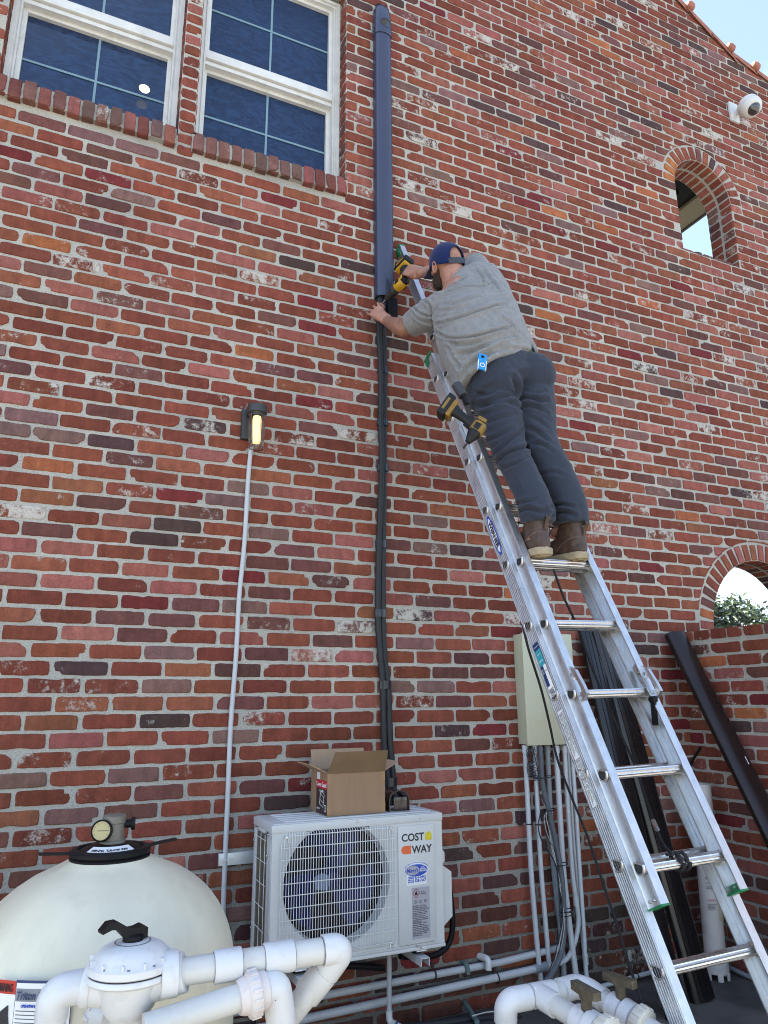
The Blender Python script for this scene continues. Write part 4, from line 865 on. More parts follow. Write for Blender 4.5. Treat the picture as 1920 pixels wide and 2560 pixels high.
# insulated line set
M_LS = mat('line_insulation', (.012, .013, .015), .6, var=.25, scale=9, bump=.3, bscale=90); M_TP = mat('shiny_tape', (.02, .024, .032), .25, .2, var=.2)
cl = [(955, 735), (953, 820), (957, 930), (956, 1058), (957, 1167), (952.5, 1359), (951, 1533), (956, 1640), (963.7, 1718), (968, 1854), (976, 1944), (981, 2015), (985, 2080)]
ls = tag(empty('refrigerant_line_set', W(968, 1854, -.03)), 'pair of black insulated lines taped together running down from the slate duct', 'pipes')
tw = [0, .1, .25, .5, .7, .3, .1, .35, .1, -.2, 0, 0, 0]
for s_ in (-1, 1):
    pts = []
    for (x, y), t in zip(cl, tw):
        c_ = V(W(x, y, -.032)); pts.append(c_+V((s_*.0155*math.cos(t), s_*.0155*math.sin(t), 0)))
    m_ = MB(); sp = spline(pts, 6); m_.tube(sp, [.0165+.0012*math.sin(i*1.7) for i in range(len(sp))], 14); m_.build('insulated_line', M_LS, ls, 60)
for y in (926, 1056, 1169, 1360, 1533, 1712, 1955):
    i = max(k for k in range(len(cl)-1) if cl[k][1] <= y); t = (y-cl[i][1])/(cl[i+1][1]-cl[i][1]); x = cl[i][0]*(1-t)+cl[i+1][0]*t; c_ = V(W(x, y, -.032))
    m_ = MB(); m_.rings([[c_+V((.0345*math.cos(a)*(.93+.07*abs(math.cos(a))), .0205*math.sin(a), z_)) for a in [2*math.pi*k/20 for k in range(20)]] for z_ in (-.021, -.019, .019, .021)]); m_.build('tape_band', M_TP, ls, 60)
# wall lamp with its conduit
M_LMP = mat('lamp_charcoal', (.035, .037, .036), .55, var=.1); wl = tag(empty('wall_lamp', (.86, 0, 2.84)), 'charcoal outdoor wall lamp with a lit ribbed clear glass on the bricks', 'wall lamp')
m_ = MB(); m_.box((.858, -.017, 2.925), (.088, .034, .165), None, .003); m_.build('back_plate', M_LMP, wl)
m_ = MB(); lx, ly = .875, -.108; m_.lathe([(0, .040), (.044, .040), (.050, .034), (.050, -.004), (.047, -.006), (.0, -.006)], (lx, ly, 2.965), (0, 0, 1), 36); m_.box((lx-.006, -.06, 2.982), (.075, .09, .032), None, .003); m_.build('cap', M_LMP, wl)
def clear(name, ior=1.46, col=(1, 1, 1), rough=.02):
    m, t, b, N, L = nodes(name); b.inputs['Base Color'].default_value = (*col, 1); b.inputs['Transmission Weight'].default_value = 1; b.inputs['Roughness'].default_value = rough; b.inputs['IOR'].default_value = ior; return m
M_CLR = clear('ribbed_glass', 1.25, (.95, .95, .93), .12)
m_ = MB(); nn2 = 48
def gl(r_, z_): return [(lx+(r_*(1+.02*math.cos(k*math.pi)))*math.cos(2*math.pi*k/nn2), ly+(r_*(1+.02*math.cos(k*math.pi)))*math.sin(2*math.pi*k/nn2), z_) for k in range(nn2)]
m_.rings([gl(.043, 2.960), gl(.0375, 2.775), gl(.036, 2.769), gl(.012, 2.768), gl(.010, 2.774), gl(.032, 2.776), gl(.0345, 2.80), gl(.038, 2.958)], caps=False); m_.build('glass_shade', M_CLR, wl, 30)
m_ = MB(); m_.lathe([(.0, 0), (.018, .004), (.021, .03), (.0215, .13), (.018, .15), (0, .152)], (lx, ly, 2.795), (0, 0, 1), 24)
m_.build('glowing_bulb', mat('lamp_glow', (.9, .75, .4), .4, emit=(1, .74, .30), es=.24), wl)
M_COND = mat('grey_pvc_conduit', (.46, .47, .48), .45, var=.06, scale=3, dirt=.25, dcol=(.2, .2, .2), dscale=30)
def pipe(name, pts, r, m__, label, cat='conduit', group=None, n=14, sm=True, parent=None, sp=6):
    mb_ = MB(); mb_.tube(spline(pts, sp) if sm and len(pts) > 2 else pts, r, n); o = mb_.build(name, m__, parent, 60)
    if label: tag(o, label, cat, group)
    return o
pipe('pvc_conduit', [W(x, y, -.016) for x, y in ((628, 1112), (620, 1203), (611, 1357), (598, 1492), (590, 1640), (577, 1809), (569, 2000), (560, 2220), (555, 2400))], .0118, M_COND, 'long thin pale grey conduit running down from the lit wall lamp')
# electrical box with conduits
M_BOX = mat('cream_box_enamel', (.46, .46, .33), .42, var=.05, scale=2, dirt=.55, dcol=(.42, .30, .13), dscale=2.6)
exl, exr, ez0, ez1, ey = 2.466, W(1424, 1600, -.08)[0], 1.262, 1.882, -.08
eb = tag(empty('electrical_box', ((exl+exr)/2, 0, ez0)), 'cream steel electrical box on the brick wall behind the ladder', 'electrical box')
m_ = MB(); m_.box(((exl+exr)/2, ey/2, (ez0+ez1)/2), (exr-exl-.004, -ey, ez1-ez0-.012), None, .003); m_.box((exl+.06, ey/2, ez1+.012), (.02, .02, .04)); m_.build('enclosure', M_BOX, eb)
m_ = MB(); m_.box(((exl+exr)/2, ey-.008, (ez0+ez1)/2), (exr-exl+.004, .016, ez1-ez0), None, .005); m_.build('cover', M_BOX, eb)
M_CG = mat('dull_grey_conduit', (.22, .25, .27), .55, var=.1, dirt=.3); M_CW = mat('off_white_conduit', (.50, .52, .54), .45, var=.06, scale=3, dirt=.3, dcol=(.25, .25, .24), dscale=25)
GRP = 'conduits under the electrical box'
for j, (ps, r_, mt, yy, lb) in enumerate([
    ([(1312, 1868), (1320, 2020), (1328, 2180), (1346, 2395), (1356, 2475)], .0135, M_CW, -.05, 'white conduit furthest left under the cream electrical box'),
    ([(1337, 1868), (1344, 2020), (1353, 2180), (1372, 2400), (1377, 2470)], .0130, M_CW, -.05, 'second white conduit from the left under the cream electrical box'),
    ([(1368, 1868), (1376, 2034), (1385, 2180), (1402, 2330), (1412, 2470)], .0150, M_CG, -.03, 'dull grey steel conduit just right of the wire bundle under the electrical box'),
    ([(1390, 1868), (1399, 2020), (1409, 2180), (1426, 2330), (1443, 2460)], .0155, M_CW, -.055, 'thickest white conduit in the middle under the electrical box'),
    ([(1411, 1868), (1420, 2020), (1431, 2180), (1440, 2250), (1446, 2300), (1440, 2345), (1425, 2385), (1405, 2405), (1360, 2417)], .0130, M_COND, -.05, 'grey conduit that drops from the electrical box and curves left into the low wall pipe'),
    ([(1420, 1868), (1431, 2050), (1441, 2180), (1455, 2330), (1468, 2470)], .0105, M_COND, -.028, 'thin grey conduit half hidden behind its curving neighbour'),
    ([(1429, 1868), (1440, 2020), (1450, 2180), (1460, 2330), (1464, 2407), (1469, 2446), (1486, 2467), (1515, 2463), (1600, 2438), (1680, 2418)], .0115, M_CW, -.05, 'rightmost white conduit bending at the ground and running right behind the ladder')]):
    o = pipe('pvc_conduit', [W(x, y, yy) if not (j == 6 and x > 1500) else W(x, y, yy) for x, y in ps], r_, mt, lb, 'conduit', GRP)
    m_ = MB(); x, y = ps[0]; c_ = V(W(x, y, yy)); m_.lathe([(r_*1.25, -.03), (r_*1.25, .01)], c_, (0, 0, 1), 16); m_.build('coupling', mt, o)
    if j in (4, 6):
        x, y = ((1440, 2250), (1464, 2395))[j == 6]; c_ = V(W(x, y, yy)); m_ = MB(); m_.lathe([(r_*1.25, -.03), (r_*1.25, .02)], c_, (0, 0, 1), 16); m_.build('coupling', M_COND, o)
pipe('flexible_conduit', [W(1351, 1866, -.085), W(1356, 1956, -.09), W(1374, 2034, -.1), (W(1394, 2130, -.1)), W(1405, 2200, -.1), W(1410, 2300, -.1), W(1406, 2370, -.11), W(1385, 2425, -.15), W(1350, 2475, -.2)], .0145, mat('flexible_grey', (.10, .11, .12), .7, var=.1, bump=.8, bscale=40, stretch=(.02, .02, 6)), 'dark grey ribbed flexible conduit sagging under the electrical box', 'conduit')
M_WIRE = mat('white_wire', (.45, .44, .40), .6); M_WIRED = mat('dark_wire', (.02, .025, .035), .6)
wb = tag(empty('wire_bundle', W(1330, 1920, -.09)), 'tangle of loose black and white wires tied against the conduits below the electrical box', 'wires')
for i in range(9):
    y0 = 1868; pts = [W(1328+rng.uniform(-6, 12), y0, -.085)]
    for k in range(6): pts.append(W(1330+rng.uniform(-14, 14), 1880+k*13+rng.uniform(-6, 6), -.10-rng.uniform(0, .02)))
    pts.append(W(1345+rng.uniform(-3, 3), 1942+rng.uniform(-4, 8), -.11)); m_ = MB(); m_.tube(spline(pts, 6), .0016, 6); m_.build('dark_wire', M_WIRED, wb, 60)
for off, mt, r_ in ((0, M_WIRE, .0022), (7, M_WIRE, .0022), (-4, M_WIRED, .0028)):
    ps = [(1332, 1868), (1345, 1930), (1350, 1985), (1366, 2024), (1360+off*.8, 2045), (1368+off, 2085), (1385-off*.5, 2130), (1396+off*.4, 2200), (1404, 2250), (1408+off*.5, 2300), (1398+off, 2360), (1380+off, 2420), (1350+off, 2470)]
    m_ = MB(); m_.tube(spline([W(x, y, -.118) for x, y in ps], 6), r_, 6); m_.build('white_wire' if mt is M_WIRE else 'dark_wire', mt, wb, 60)
m_ = MB(); m_.tube(spline([W(x, y, -.12) for x, y in ((1352, 2030), (1346, 2060), (1350, 2090), (1365, 2120), (1384, 2150), (1395, 2190), (1398, 2250), (1402, 2320))], 6), .0034, 6); m_.build('black_cable', M_WIRED, wb, 60)
for (x, y) in ((1362, 1942), (1370, 2024), (1400, 2160), (1412, 2275), (1412, 2285)):
    c_ = V(W(x, y, -.09)); m_ = MB(); m_.tube([c_+V((.038*math.cos(a), .03*math.sin(a)-.01, .004*math.cos(a))) for a in [2*math.pi*k/16 for k in range(17)]], .0022, 6, caps=False); m_.build('cable_tie', M_BLK, wb, 60)
M_RUST = mat('rusty_clamp', (.045, .022, .016), .85, var=.4, scale=60)
for (x, y, yy, lb) in ((1322, 2060, -.05, 'rusty strap clamp on the leftmost white conduit'), (1346, 2061, -.05, 'rusty strap clamp on the second white conduit')):
    c_ = V(W(x, y, yy)); m_ = MB(); m_.tube([c_+V((.0152*math.cos(a), .0152*math.sin(a), 0)) for a in [2*math.pi*k/16 for k in range(17)]], .0035, 6, caps=False); m_.box(c_+V((-.03, .035, 0)), (.034, .006, .016), None, .002); m_.lathe([(.010, 0), (.008, .006), (0, .006)], c_+V((-.034, .03, 0)), (0, -1, 0), 10); tag(m_.build('pipe_clamp', M_RUST), lb, 'pipe clamp', 'rusty pipe clamps')
# low horizontal conduits
lowc = [pipe('wall_pipe', [W(x, y, -.035) for x, y in ((560, 2535), (786, 2493), (1250, 2406), (1401, 2369))], .0165, M_COND, 'upper of the two long grey pipes running low across the bricks', 'pipe', 'low pipes on the bricks', sm=False),
        pipe('wall_pipe', [W(x, y, -.05) for x, y in ((560, 2590), (740, 2552), (1250, 2442), (1361, 2417))], .0185, M_COND, 'lower of the two long grey pipes running low across the bricks', 'pipe', 'low pipes on the bricks', sm=False)]
m_ = MB(); a_, b_ = V(W(1336, 2423, -.05)), V(W(1366, 2415, -.05)); m_.tube([a_, b_], .0225, 16); m_.build('coupling', M_CG, lowc[1])
for (x, y, yy, r_, lb) in ((1086, 2437, -.035, .0165, 'rusty clamp holding the upper low pipe'), (1243, 2446, -.05, .0185, 'rusty clamp holding the lower low pipe'), (1593, 2441, -.05, .0115, 'rusty clamp on the conduit lying at the wall foot')):
    c_ = V(W(x, y, yy)); m_ = MB(); m_.tube([c_+V((0, r_*1.15*math.cos(a), r_*1.15*math.sin(a))) for a in [2*math.pi*k/16 for k in range(17)]], .004, 6, caps=False); m_.box(c_+V((-.002, .014, .035)), (.016, .006, .034), None, .002); tag(m_.build('pipe_clamp', M_RUST), lb, 'pipe clamp', 'rusty pipe clamps')
M_PVC = mat('white_pvc', (.56, .55, .51), .36, var=.05, scale=5, dirt=.5, dcol=(.33, .29, .24), dscale=18, spec=.5); M_PVCS = mat('fitting_pvc', (.62, .62, .61), .33, var=.03, scale=8, dirt=.42, dcol=(.34, .32, .30), dscale=26)
pipe('drain_elbow', fillet([W(1197, 2390, 0.0), W(1222, 2398, -.075), W(1221, 2425, -.075)], .03), .0165, M_PVCS, 'small white drain elbow poking out of the brick wall', 'pipe elbow', sm=False)
M_COP = mat('weathered_copper', (.10, .15, .15), .75, var=.4, scale=50, dirt=.6, dcol=(.04, .05, .05))
pipe('copper_stub', fillet([W(1155, 2405, 0.0), W(1167, 2412, -.05), W(1170, 2436, -.055)], .02), .0125, M_COP, 'weathered green copper stub bent down over the upper grey pipe', 'pipe stub', sm=False)
pipe('copper_stub', [W(1160, 2503, 0.0), W(1193, 2555, -.22)], .0125, M_COP, 'straight green copper stub low on the bricks', 'pipe stub', sm=False)
cd_ = pipe('drain_pipe', [W(973, 2375, -.13), W(973, 2530, -.13)], .0115, M_COND, 'grey drain pipe dropping from under the air conditioner to an elbow', 'pipe', sm=False)
m_ = MB(); m_.tube(fillet([W(973, 2526, -.13), W(973, 2556, -.13), W(992, 2562, -.17)], .022), .015, 16); m_.tube([W(990, 2561, -.168), W(1050, 2590, -.28)], .0115, 14); m_.build('elbow', M_PVCS, cd_, 60)
m_ = MB(); e_ = V(W(990, 2561, -.168)); d_ = (V(W(1050, 2590, -.28))-e_).normalized(); m_.tube([e_+d_*.004, e_+d_*.010], .0155, 16); m_.build('blue_ring', M_NAVY, cd_, 60)
for ps, lb in (([(700, 2440), (800, 2425), (870, 2415), (960, 2420)], 'black hose running behind the bracket under the air conditioner'), ([(520, 2430), (600, 2437), (700, 2438), (760, 2430)], 'black hose stretched behind the white pool pipes')):
    pipe('black_hose', [W(x, y, -.06) for x, y in ps], .014, M_BLK, lb, 'hose')
for i, (ps, mt, r_) in enumerate((([(1000, 2570), (1080, 2562), (1160, 2552), (1240, 2545), (1300, 2538)], M_LS, .018), ([(1000, 2585), (1100, 2577), (1200, 2563), (1280, 2556)], M_LS, .018), ([(1180, 2540), (1220, 2530), (1270, 2527), (1330, 2520)], M_WIRE, .003))):
    pipe('ground_cable', [W(x, y, -.15-.04*i) for x, y in ps], r_, mt, ('upper black corrugated cable lying at the foot of the wall', 'lower black corrugated cable lying at the foot of the wall', 'thin white wire lying over the black cables on the ground')[i], 'cable')
pipe('ground_pipe', [W(1680, 2418, -.04), G(1745, 2402, .02), V((3.73, -.05, .02)), V((3.70, -.35, .02)), V((3.70, -.8, .02))], .0125, M_CG, 'grey pipe lying on the ground along the foot of the garden wall', 'pipe')
# standing pvc pipe with a label in the corner
dp = tag(empty('standing_pvc_pipe', (3.575, -.20, 0)), 'thick white pvc pipe with a printed label standing in the wall corner', 'pipe')
ang = math.atan2(-.20+3.6, 3.575)
m_ = MB(); m_.lathe([(.058, .03), (.058, 1.02), (.050, 1.02), (.050, .03)], (3.575, -.2, 0), (.02, -.01, 1), 32); m_.build('pipe_body', mat('aged_pvc', (.50, .46, .43), .5, var=.05, dirt=.25), dp, 50)
m_ = MB(); m_.lathe([(.067, .035), (.067, .115), (.060, .12)], (3.575, -.2, 0), (0, 0, 1), 32)
for a in range(0, 360, 60): m_.box((3.575+.062*math.cos(R(a)), -.2+.062*math.sin(R(a)), .02), (.012, .03, .04), ((math.cos(R(a)), math.sin(R(a)), 0), (-math.sin(R(a)), math.cos(R(a)), 0), (0, 0, 1)), .002)
m_.build('slotted_base', mat('aged_pvc_base', (.50, .47, .45), .5), dp, 50)
m_ = MB(); m_.lathe([(.0588, .30), (.0588, .545)], (3.575+.005, -.2, 0), (.02, -.01, 1), 16, 180, 300); lbo = m_.build('paper_label', mat('old_paper_label', (.42, .37, .26), .7, var=.15, dirt=.6), dp, 50)
lc_ = V((3.575-.033-.005, -.2-.05, 0)); lex = V((.83, -.55, 0))
for s_, z_, sz, mt in (('FILTER', .515, .02, M_INK), ('CARTRIDGE ELEMENT', .495, .008, M_INK), ('WARNING', .405, .013, mat('label_red', (.4, .02, .02), .6)), ('READ ALL INSTRUCTIONS\nBEFORE OPENING\nKEEP TANK UPRIGHT\nRELEASE PRESSURE', .385, .008, M_INK), ('MODEL  SERIAL\nMAX PRESSURE 50 PSI', .475, .009, M_INK)):
    text('label_lettering', s_, lc_+lex*-.022+V((0, -.004, z_)), lex, (0, 0, 1), sz, mt, dp, wid=.048)
# brown duct covers leaning in the corner
M_BRN2 = mat('brown_duct_plastic', (.016, .009, .008), .3, var=.25, scale=5, coat=.05, spec=.4)
M_BRN3 = mat('black_duct_plastic', (.007, .006, .007), .3, var=.25, scale=5, coat=.1, spec=.45)
def channel(name, a, b, wv, w_, dep_, label, mt, group, lip=True, shift=0):
    a, b = V(a), V(b); d = (b-a).normalized(); wv = V(wv); wv = (wv-d*wv.dot(d)).normalized(); nv_ = wv.cross(d).normalized()
    if nv_.y > 0: nv_ = -nv_
    pr = [(-w_/2, 0), (-w_/2, dep_*.55)]+[(-w_/2*math.cos(R(t)), dep_*.55+dep_*.45*math.sin(R(t))) for t in range(18, 180, 18)]+[(w_/2, dep_*.55), (w_/2, 0)]
    i_ = [(x*.955, y-(.003 if y > .01 else 0)) for x, y in pr][::-1]; m_ = MB(); m_.rings([[p_+wv*x+nv_*y for x, y in pr+i_] for p_ in (a, b)]); o = m_.build(name, mt, None, 35)
    tag(o, label, 'duct cover', group)
    if lip:
        m_ = MB()
        for q in (-.30, -.1, .12, .33): m_.box((a+b)/2+wv*w_*q+nv_*(dep_*.55+dep_*.45*math.sqrt(max(0, 1-(2*q)**2))+.0012), (.0035, .003, (b-a).length*.99), (wv, nv_, d))
        m_.build('moulded_rib', mt, o, 0)
    return o, d, wv, nv_
GB = 'dark duct covers leaning in the corner'
channel('duct_cover', W(1466, 1578, -.035), G(1690, 2545), (1, 0, 0), .13, .04, 'black ribbed duct cover behind the ladder, left of its pair', M_BRN3, GB)
channel('duct_cover', W(1500, 1580, -.06), G(1752, 2500), (1, 0, 0), .15, .045, 'black ribbed duct cover behind the ladder, right of its pair', M_BRN3, GB)
ob, d, wv, nv_ = channel('duct_cover', (3.675, -.05, 1.905), (3.60, -1.05, 0), (1, -.25, 0), .135, .05, 'dark brown duct cover with two paper stickers leaning against the garden wall', M_BRN2, GB, False)
a_ = V((3.675, -.05, 1.905))
for t, w_, h_ in ((.86, .05, .045), (1.16, .085, .075)):
    c_ = a_+d*t+nv_*.0465+wv*.012; m_ = MB(); m_.box(c_, (w_, .001, h_), (wv, nv_, d)); m_.build('paper_sticker', M_WHITE, ob, 0)
    m_ = MB()
    for k in range(9): m_.box(c_+nv_*.001+wv*(w_*.08+w_*.035*k)-d*h_*.22, (w_*.016 if k % 2 else w_*.026, .0006, h_*.34), (wv, nv_, d))
    m_.build('barcode', M_INK, ob, 0); text('sticker_lettering', 'DUCT COVER\nBROWN 2 M\nLINE SET', c_-wv*w_*.3+d*h_*.16+nv_*.001, wv, -d, h_*.14, M_INK, ob, line=.9)
pipe('bungee_strap', [W(1738, 1990, -.3) if False else V(W(1752, 1868, -.38)), V(W(1735, 1895, -.3)), V(W(1720, 1925, -.2))], .008, M_BLK, 'short black strap hooked on the leaning brown duct cover', 'strap')
# security camera
M_CAMW = mat('camera_white', (.62, .62, .59), .4, var=.04, dirt=.3, dcol=(.5, .42, .25), dscale=8)
cx, cz = 5.09, 6.55; kam = tag(empty('security_camera', (cx, 0, cz)), 'white dome security camera on a bracket high on the brick wall', 'security camera')
m_ = MB(); m_.box((cx, -.012, cz), (.105, .024, .20), None, .006); m_.build('mount_plate', M_CAMW, kam)
dc_ = V(W(1877, 268, -.21)); dn = V((-.10, -.62, -1)).normalized()
m_ = MB(); m_.tube(spline([(cx, -.02, cz-.03), (cx+.0, -.07, cz-.02), (cx+.01, -.12, cz+.03), dc_-dn*.03], 5), [.045, .036, .030, .030, .030, .030, .030, .030, .030, .032, .034, .036, .038, .04, .04, .04][:16], 14)
m_.build('arm', M_CAMW, kam, 60)
m_ = MB(); m_.lathe([(0, -.078), (.060, -.074), (.086, -.062), (.092, -.05), (.092, -.020), (.090, -.016), (.092, -.012), (.088, .02), (.070, .048), (.056, .055), (.052, .054), (0, .05)], dc_, dn, 40); m_.build('housing', M_CAMW, kam, 35)
m_ = MB(); m_.lathe([(.054, .045), (.050, .066), (.038, .084), (.020, .094), (0, .097)], dc_, dn, 32); m_.build('dome', mat('smoked_dome', (.035, .032, .03), .08, coat=.5, spec=.8), kam, 60)
for a in (30, 150, 270):
    a1, a2, _q = basis(dn); p_ = dc_+dn*.033+(a1*math.cos(R(a))+a2*math.sin(R(a)))*.077; m_ = MB(); m_.lathe([(.004, 0), (0, .003)], p_, (a1*math.cos(R(a))+a2*math.sin(R(a)))+dn*.6, 8); m_.build('screw', M_INK, kam)
# porch roof edge seen through the small arch
pr_ = tag(empty('porch_roof', (4.6, 2, 6.1)), 'porch roof with dark soffit and beige edge board seen through the small arch', 'roof')
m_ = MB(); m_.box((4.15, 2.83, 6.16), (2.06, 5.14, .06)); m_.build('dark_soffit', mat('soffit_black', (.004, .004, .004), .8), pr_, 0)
m_ = MB(); m_.box((5.305, 2.83, 6.13), (.25, 5.14, .06)); m_.build('edge_board', mat('beige_board', (.33, .28, .17), .6, var=.04), pr_, 0)
m_ = MB(); m_.box((5.445, 2.83, 6.14), (.028, 5.14, .10)); m_.build('gutter', mat('brown_gutter', (.05, .035, .035), .4), pr_, 0)
m_ = MB(); m_.lathe([(.0, -.02), (.05, -.02), (.05, .03), (0, .035)], (4.95, .62, 6.10), (0, 0, 1), 20); m_.build('soffit_lamp', M_BLK, pr_)
m_ = MB(); m_.box((3.18, 2.9, 3.0), (.2, 5.0, 6.3)); m_.build('support_wall', M_MORT, pr_, 0)
# tree beyond the larger arch
M_LEAF = mat('glossy_leaf', (.055, .085, .025), .32, var=.5, scale=3, spec=.6, coat=.2)
tc0 = at(1800, 1598, 9.2); tr = tag(empty('magnolia_tree', (tc0.x, tc0.y, 0)), 'rounded dense green tree seen through the large arch at the right edge', 'tree')
m_ = MB(); nl = 5200
tv, tf = [], []
for i in range(nl):
    while True:
        p_ = Vector((rng.uniform(-1, 1), rng.uniform(-1, 1), rng.uniform(-1, 1)))
        if .25 < p_.length < 1: break
    p_ = p_.normalized()*(.55+.45*rng.random()**.5)*(1+.12*math.sin(p_.x*7+p_.z*5)+.08*math.sin(p_.y*11+p_.z*9)); c_ = tc0+Vector((p_.x*.72, p_.y*.8, p_.z*.52))
    n_ = (p_+Vector((rng.gauss(0, .6), rng.gauss(0, .6), rng.gauss(0, .6)+.3))).normalized(); a, b, _ = basis(n_); th = rng.uniform(0, 6.28); e1 = (a*math.cos(th)+b*math.sin(th)); e2 = n_.cross(e1); l_ = rng.uniform(.032, .055)
    b_ = len(tv); tv += [tuple(c_-e1*l_), tuple(c_+e2*l_*.38+n_*.004), tuple(c_+e1*l_), tuple(c_-e2*l_*.38+n_*.004)]; tf.append((b_, b_+1, b_+2, b_+3))
m_.v, m_.f, m_.m = tv, tf, [0]*len(tf); m_.build('crown', M_LEAF, tr, 0)
m_ = MB(); base = Vector((tc0.x, tc0.y, 0))
M_BARK = mat('bark', (.10, .08, .06), .9, bump=.5)
m_.tube(spline([base, base+V((.03, 0, .8)), tc0+V((0, 0, -.2)), tc0+V((.05, .05, .3))], 4), [.09-.005*i for i in range(13)], 10)
for k in range(7):
    a = k*.9; m_.tube([tc0+V((0, 0, -.3)), tc0+V((.25*math.cos(a), .25*math.sin(a), 0)), tc0+V((.5*math.cos(a), .5*math.sin(a), .25))], [.03, .018, .006], 6)
m_.build('trunk', M_BARK, tr, 60)
# ---------------------------------------------------------------- pool filter tank
M_TANK = mat('cream_tank_fibreglass', (.67, .62, .465), .42, var=.07, scale=2.2, bump=.06, bscale=60, dirt=.28, dcol=(.36, .33, .26), dscale=3.5, stretch=(3.5, 3.5, .8), coat=.08)
TC = V((.238, -1.035, 0)); TR_ = .392
tk = tag(empty('pool_filter_tank', TC), 'big cream pool filter tank with a black clamped lid and gauge at the lower left', 'tank')
m_ = MB(); prof = [(.30, .02), (.385, .06), (TR_, .16), (TR_, .66)]
for i in range(1, 15):
    t = i/15; prof.append((max(TR_*(1-t**2.6)**.5, .112), .66+.395*t))
prof += [(.112, 1.052), (.106, 1.062), (0, 1.064)]
m_.lathe(prof, TC, (0, 0, 1), 96); m_.build('tank_body', M_TANK, tk, 60)
m_ = MB(); z = 1.05
m_.lathe([(.104, z-.004), (.117, z-.004), (.119, z+.004), (.113, z+.008), (.118, z+.012), (.119, z+.022), (.112, z+.028), (.098, z+.029), (.094, z+.022), (.06, z+.038), (0, z+.044)], TC, (0, 0, 1), 56); lid = m_.build('clamp_lid', M_BLK, tk, 35)
wd = V((.985, .17, 0)).normalized()
for s_ in (-1, 1):
    m_ = MB(); a_ = TC+wd*s_*.105+V((0, 0, z+.020)); b_ = TC+wd*s_*.205+V((0, 0, z+.030)); dd = (b_-a_).normalized(); m_.box((a_+b_)/2, ((b_-a_).length, .020, .007), (dd, dd.cross(V((0, 0, 1))).normalized()*-1, dd.cross(dd.cross(V((0, 0, 1)))).normalized()*-1), .002); m_.build('clamp_handle', M_BLK, tk)
vw = (V(CAM)-TC); vw.z = 0; vw.normalize(); sd_ = V((0, 0, 1)).cross(vw).normalized()
m_ = MB(); rs = []
for q in range(-48, 49, 6):
    dirn = vw*math.cos(R(q))+sd_*math.sin(R(q)); rs.append([TC+dirn*.092+V((0, 0, z+.0265)), TC+dirn*.066+V((0, 0, z+.038))])
m_.rings([[a, b, b+V((0, 0, .0006)), a+V((0, 0, .0006))] for a, b in rs]); m_.build('warning_strip', M_WHITE, tk, 0)
for k, ch in enumerate('WARNING: TURN OFF PUMP'):
    q = -36+k*3.3; dirn = vw*math.cos(R(q))+sd_*math.sin(R(q)); tg = -vw*math.sin(R(q))+sd_*math.cos(R(q)); text('strip_lettering', ch, TC+dirn*.088+V((0, 0, z+.0295)), tg, -dirn*.026*-1*-1+V((0, 0, .012)), .014, M_INK, tk, align='CENTER')
m_ = MB(); ac_ = TC+sd_*.004+V((0, 0, z+.04)); m_.lathe([(.038, 0), (.038, .006), (.032, .010), (.032, .056), (.035, .058), (.035, .078), (.028, .082), (0, .082)], ac_, (0, 0, 1), 28); m_.build('air_relief_body', mat('yellowed_plastic', (.16, .145, .115), .45, var=.2, dirt=.5), tk, 35)
m_ = MB(); m_.tube([ac_+V((0, 0, .052))+sd_*.02, ac_+V((0, 0, .052))+sd_*.058], .012, 14); m_.lathe([(.017, 0), (.019, .003), (.019, .012), (0, .013)], ac_+V((0, 0, .052))+sd_*.05, sd_, 16); m_.build('relief_knob', M_BLK, tk, 35)
gd = (vw*.95-sd_*.30+V((0, 0, .12))).normalized(); gc = ac_-sd_*.034+vw*.030+V((0, 0, .040))
m_ = MB(); m_.lathe([(0, -.02), (.028, -.018), (.031, -.010), (.032, .006), (.029, .009), (.027, .004), (0, .004)], gc, gd, 32); m_.tube([gc-gd*.018, ac_+V((0, 0, .045))], .008, 10); gg = m_.build('gauge_case', M_BLK, tk, 35)
m_ = MB(); m_.lathe([(0, 0), (.0268, 0), (.0268, .0006), (0, .0008)], gc+gd*.0046, gd, 28); m_.build('gauge_dial', mat('aged_dial', (.42, .35, .17), .5, var=.08), gg, 0)
ga, gb, _ = basis(gd); m_ = MB(); m_.box(gc+gd*.0060+ga*.004, (.030, .0014, .0006), (ga, gb, gd))
m_.build('gauge_needle', M_INK, gg, 0)
for k in range(9):
    a_ = R(210-k*30); p_ = gc+gd*.0058+(ga*math.cos(a_)+gb*math.sin(a_))*.022; m_ = MB(); m_.box(p_, (.004, .0009, .0005), ((ga*math.cos(a_)+gb*math.sin(a_)), (gb*math.cos(a_)-ga*math.sin(a_)), gd)); m_.build('dial_mark', M_INK, gg, 0)
# warning and data labels wrapped on the tank
def tpt(phi, z_, out=.0012): return TC+V(((TR_+out)*math.cos(phi), (TR_+out)*math.sin(phi), z_))
def wrap(name, p0, p1, z0_, z1_, mt, out=.0012):
    m_ = MB(); n = 10; m_.rings([[tpt(p0+(p1-p0)*i/n, z0_, out), tpt(p0+(p1-p0)*i/n, z1_, out), tpt(p0+(p1-p0)*i/n, z1_, out+.0005), tpt(p0+(p1-p0)*i/n, z0_, out+.0005)] for i in range(n+1)]); return m_.build(name, mt, tk, 40)
def tphi(x, y):    # angle on the tank where the photo pixel meets it
    d = V(_f*FPX+_r*(x-960)-_u*(y-1280)); o = V(CAM)-TC; a = d.x**2+d.y**2; b = 2*(o.x*d.x+o.y*d.y); c = o.x**2+o.y**2-TR_**2; dis = max(b*b-4*a*c, 0); t = (-b-math.sqrt(dis))/(2*a); p_ = o+d*t; return math.atan2(p_.y, p_.x), p_.z
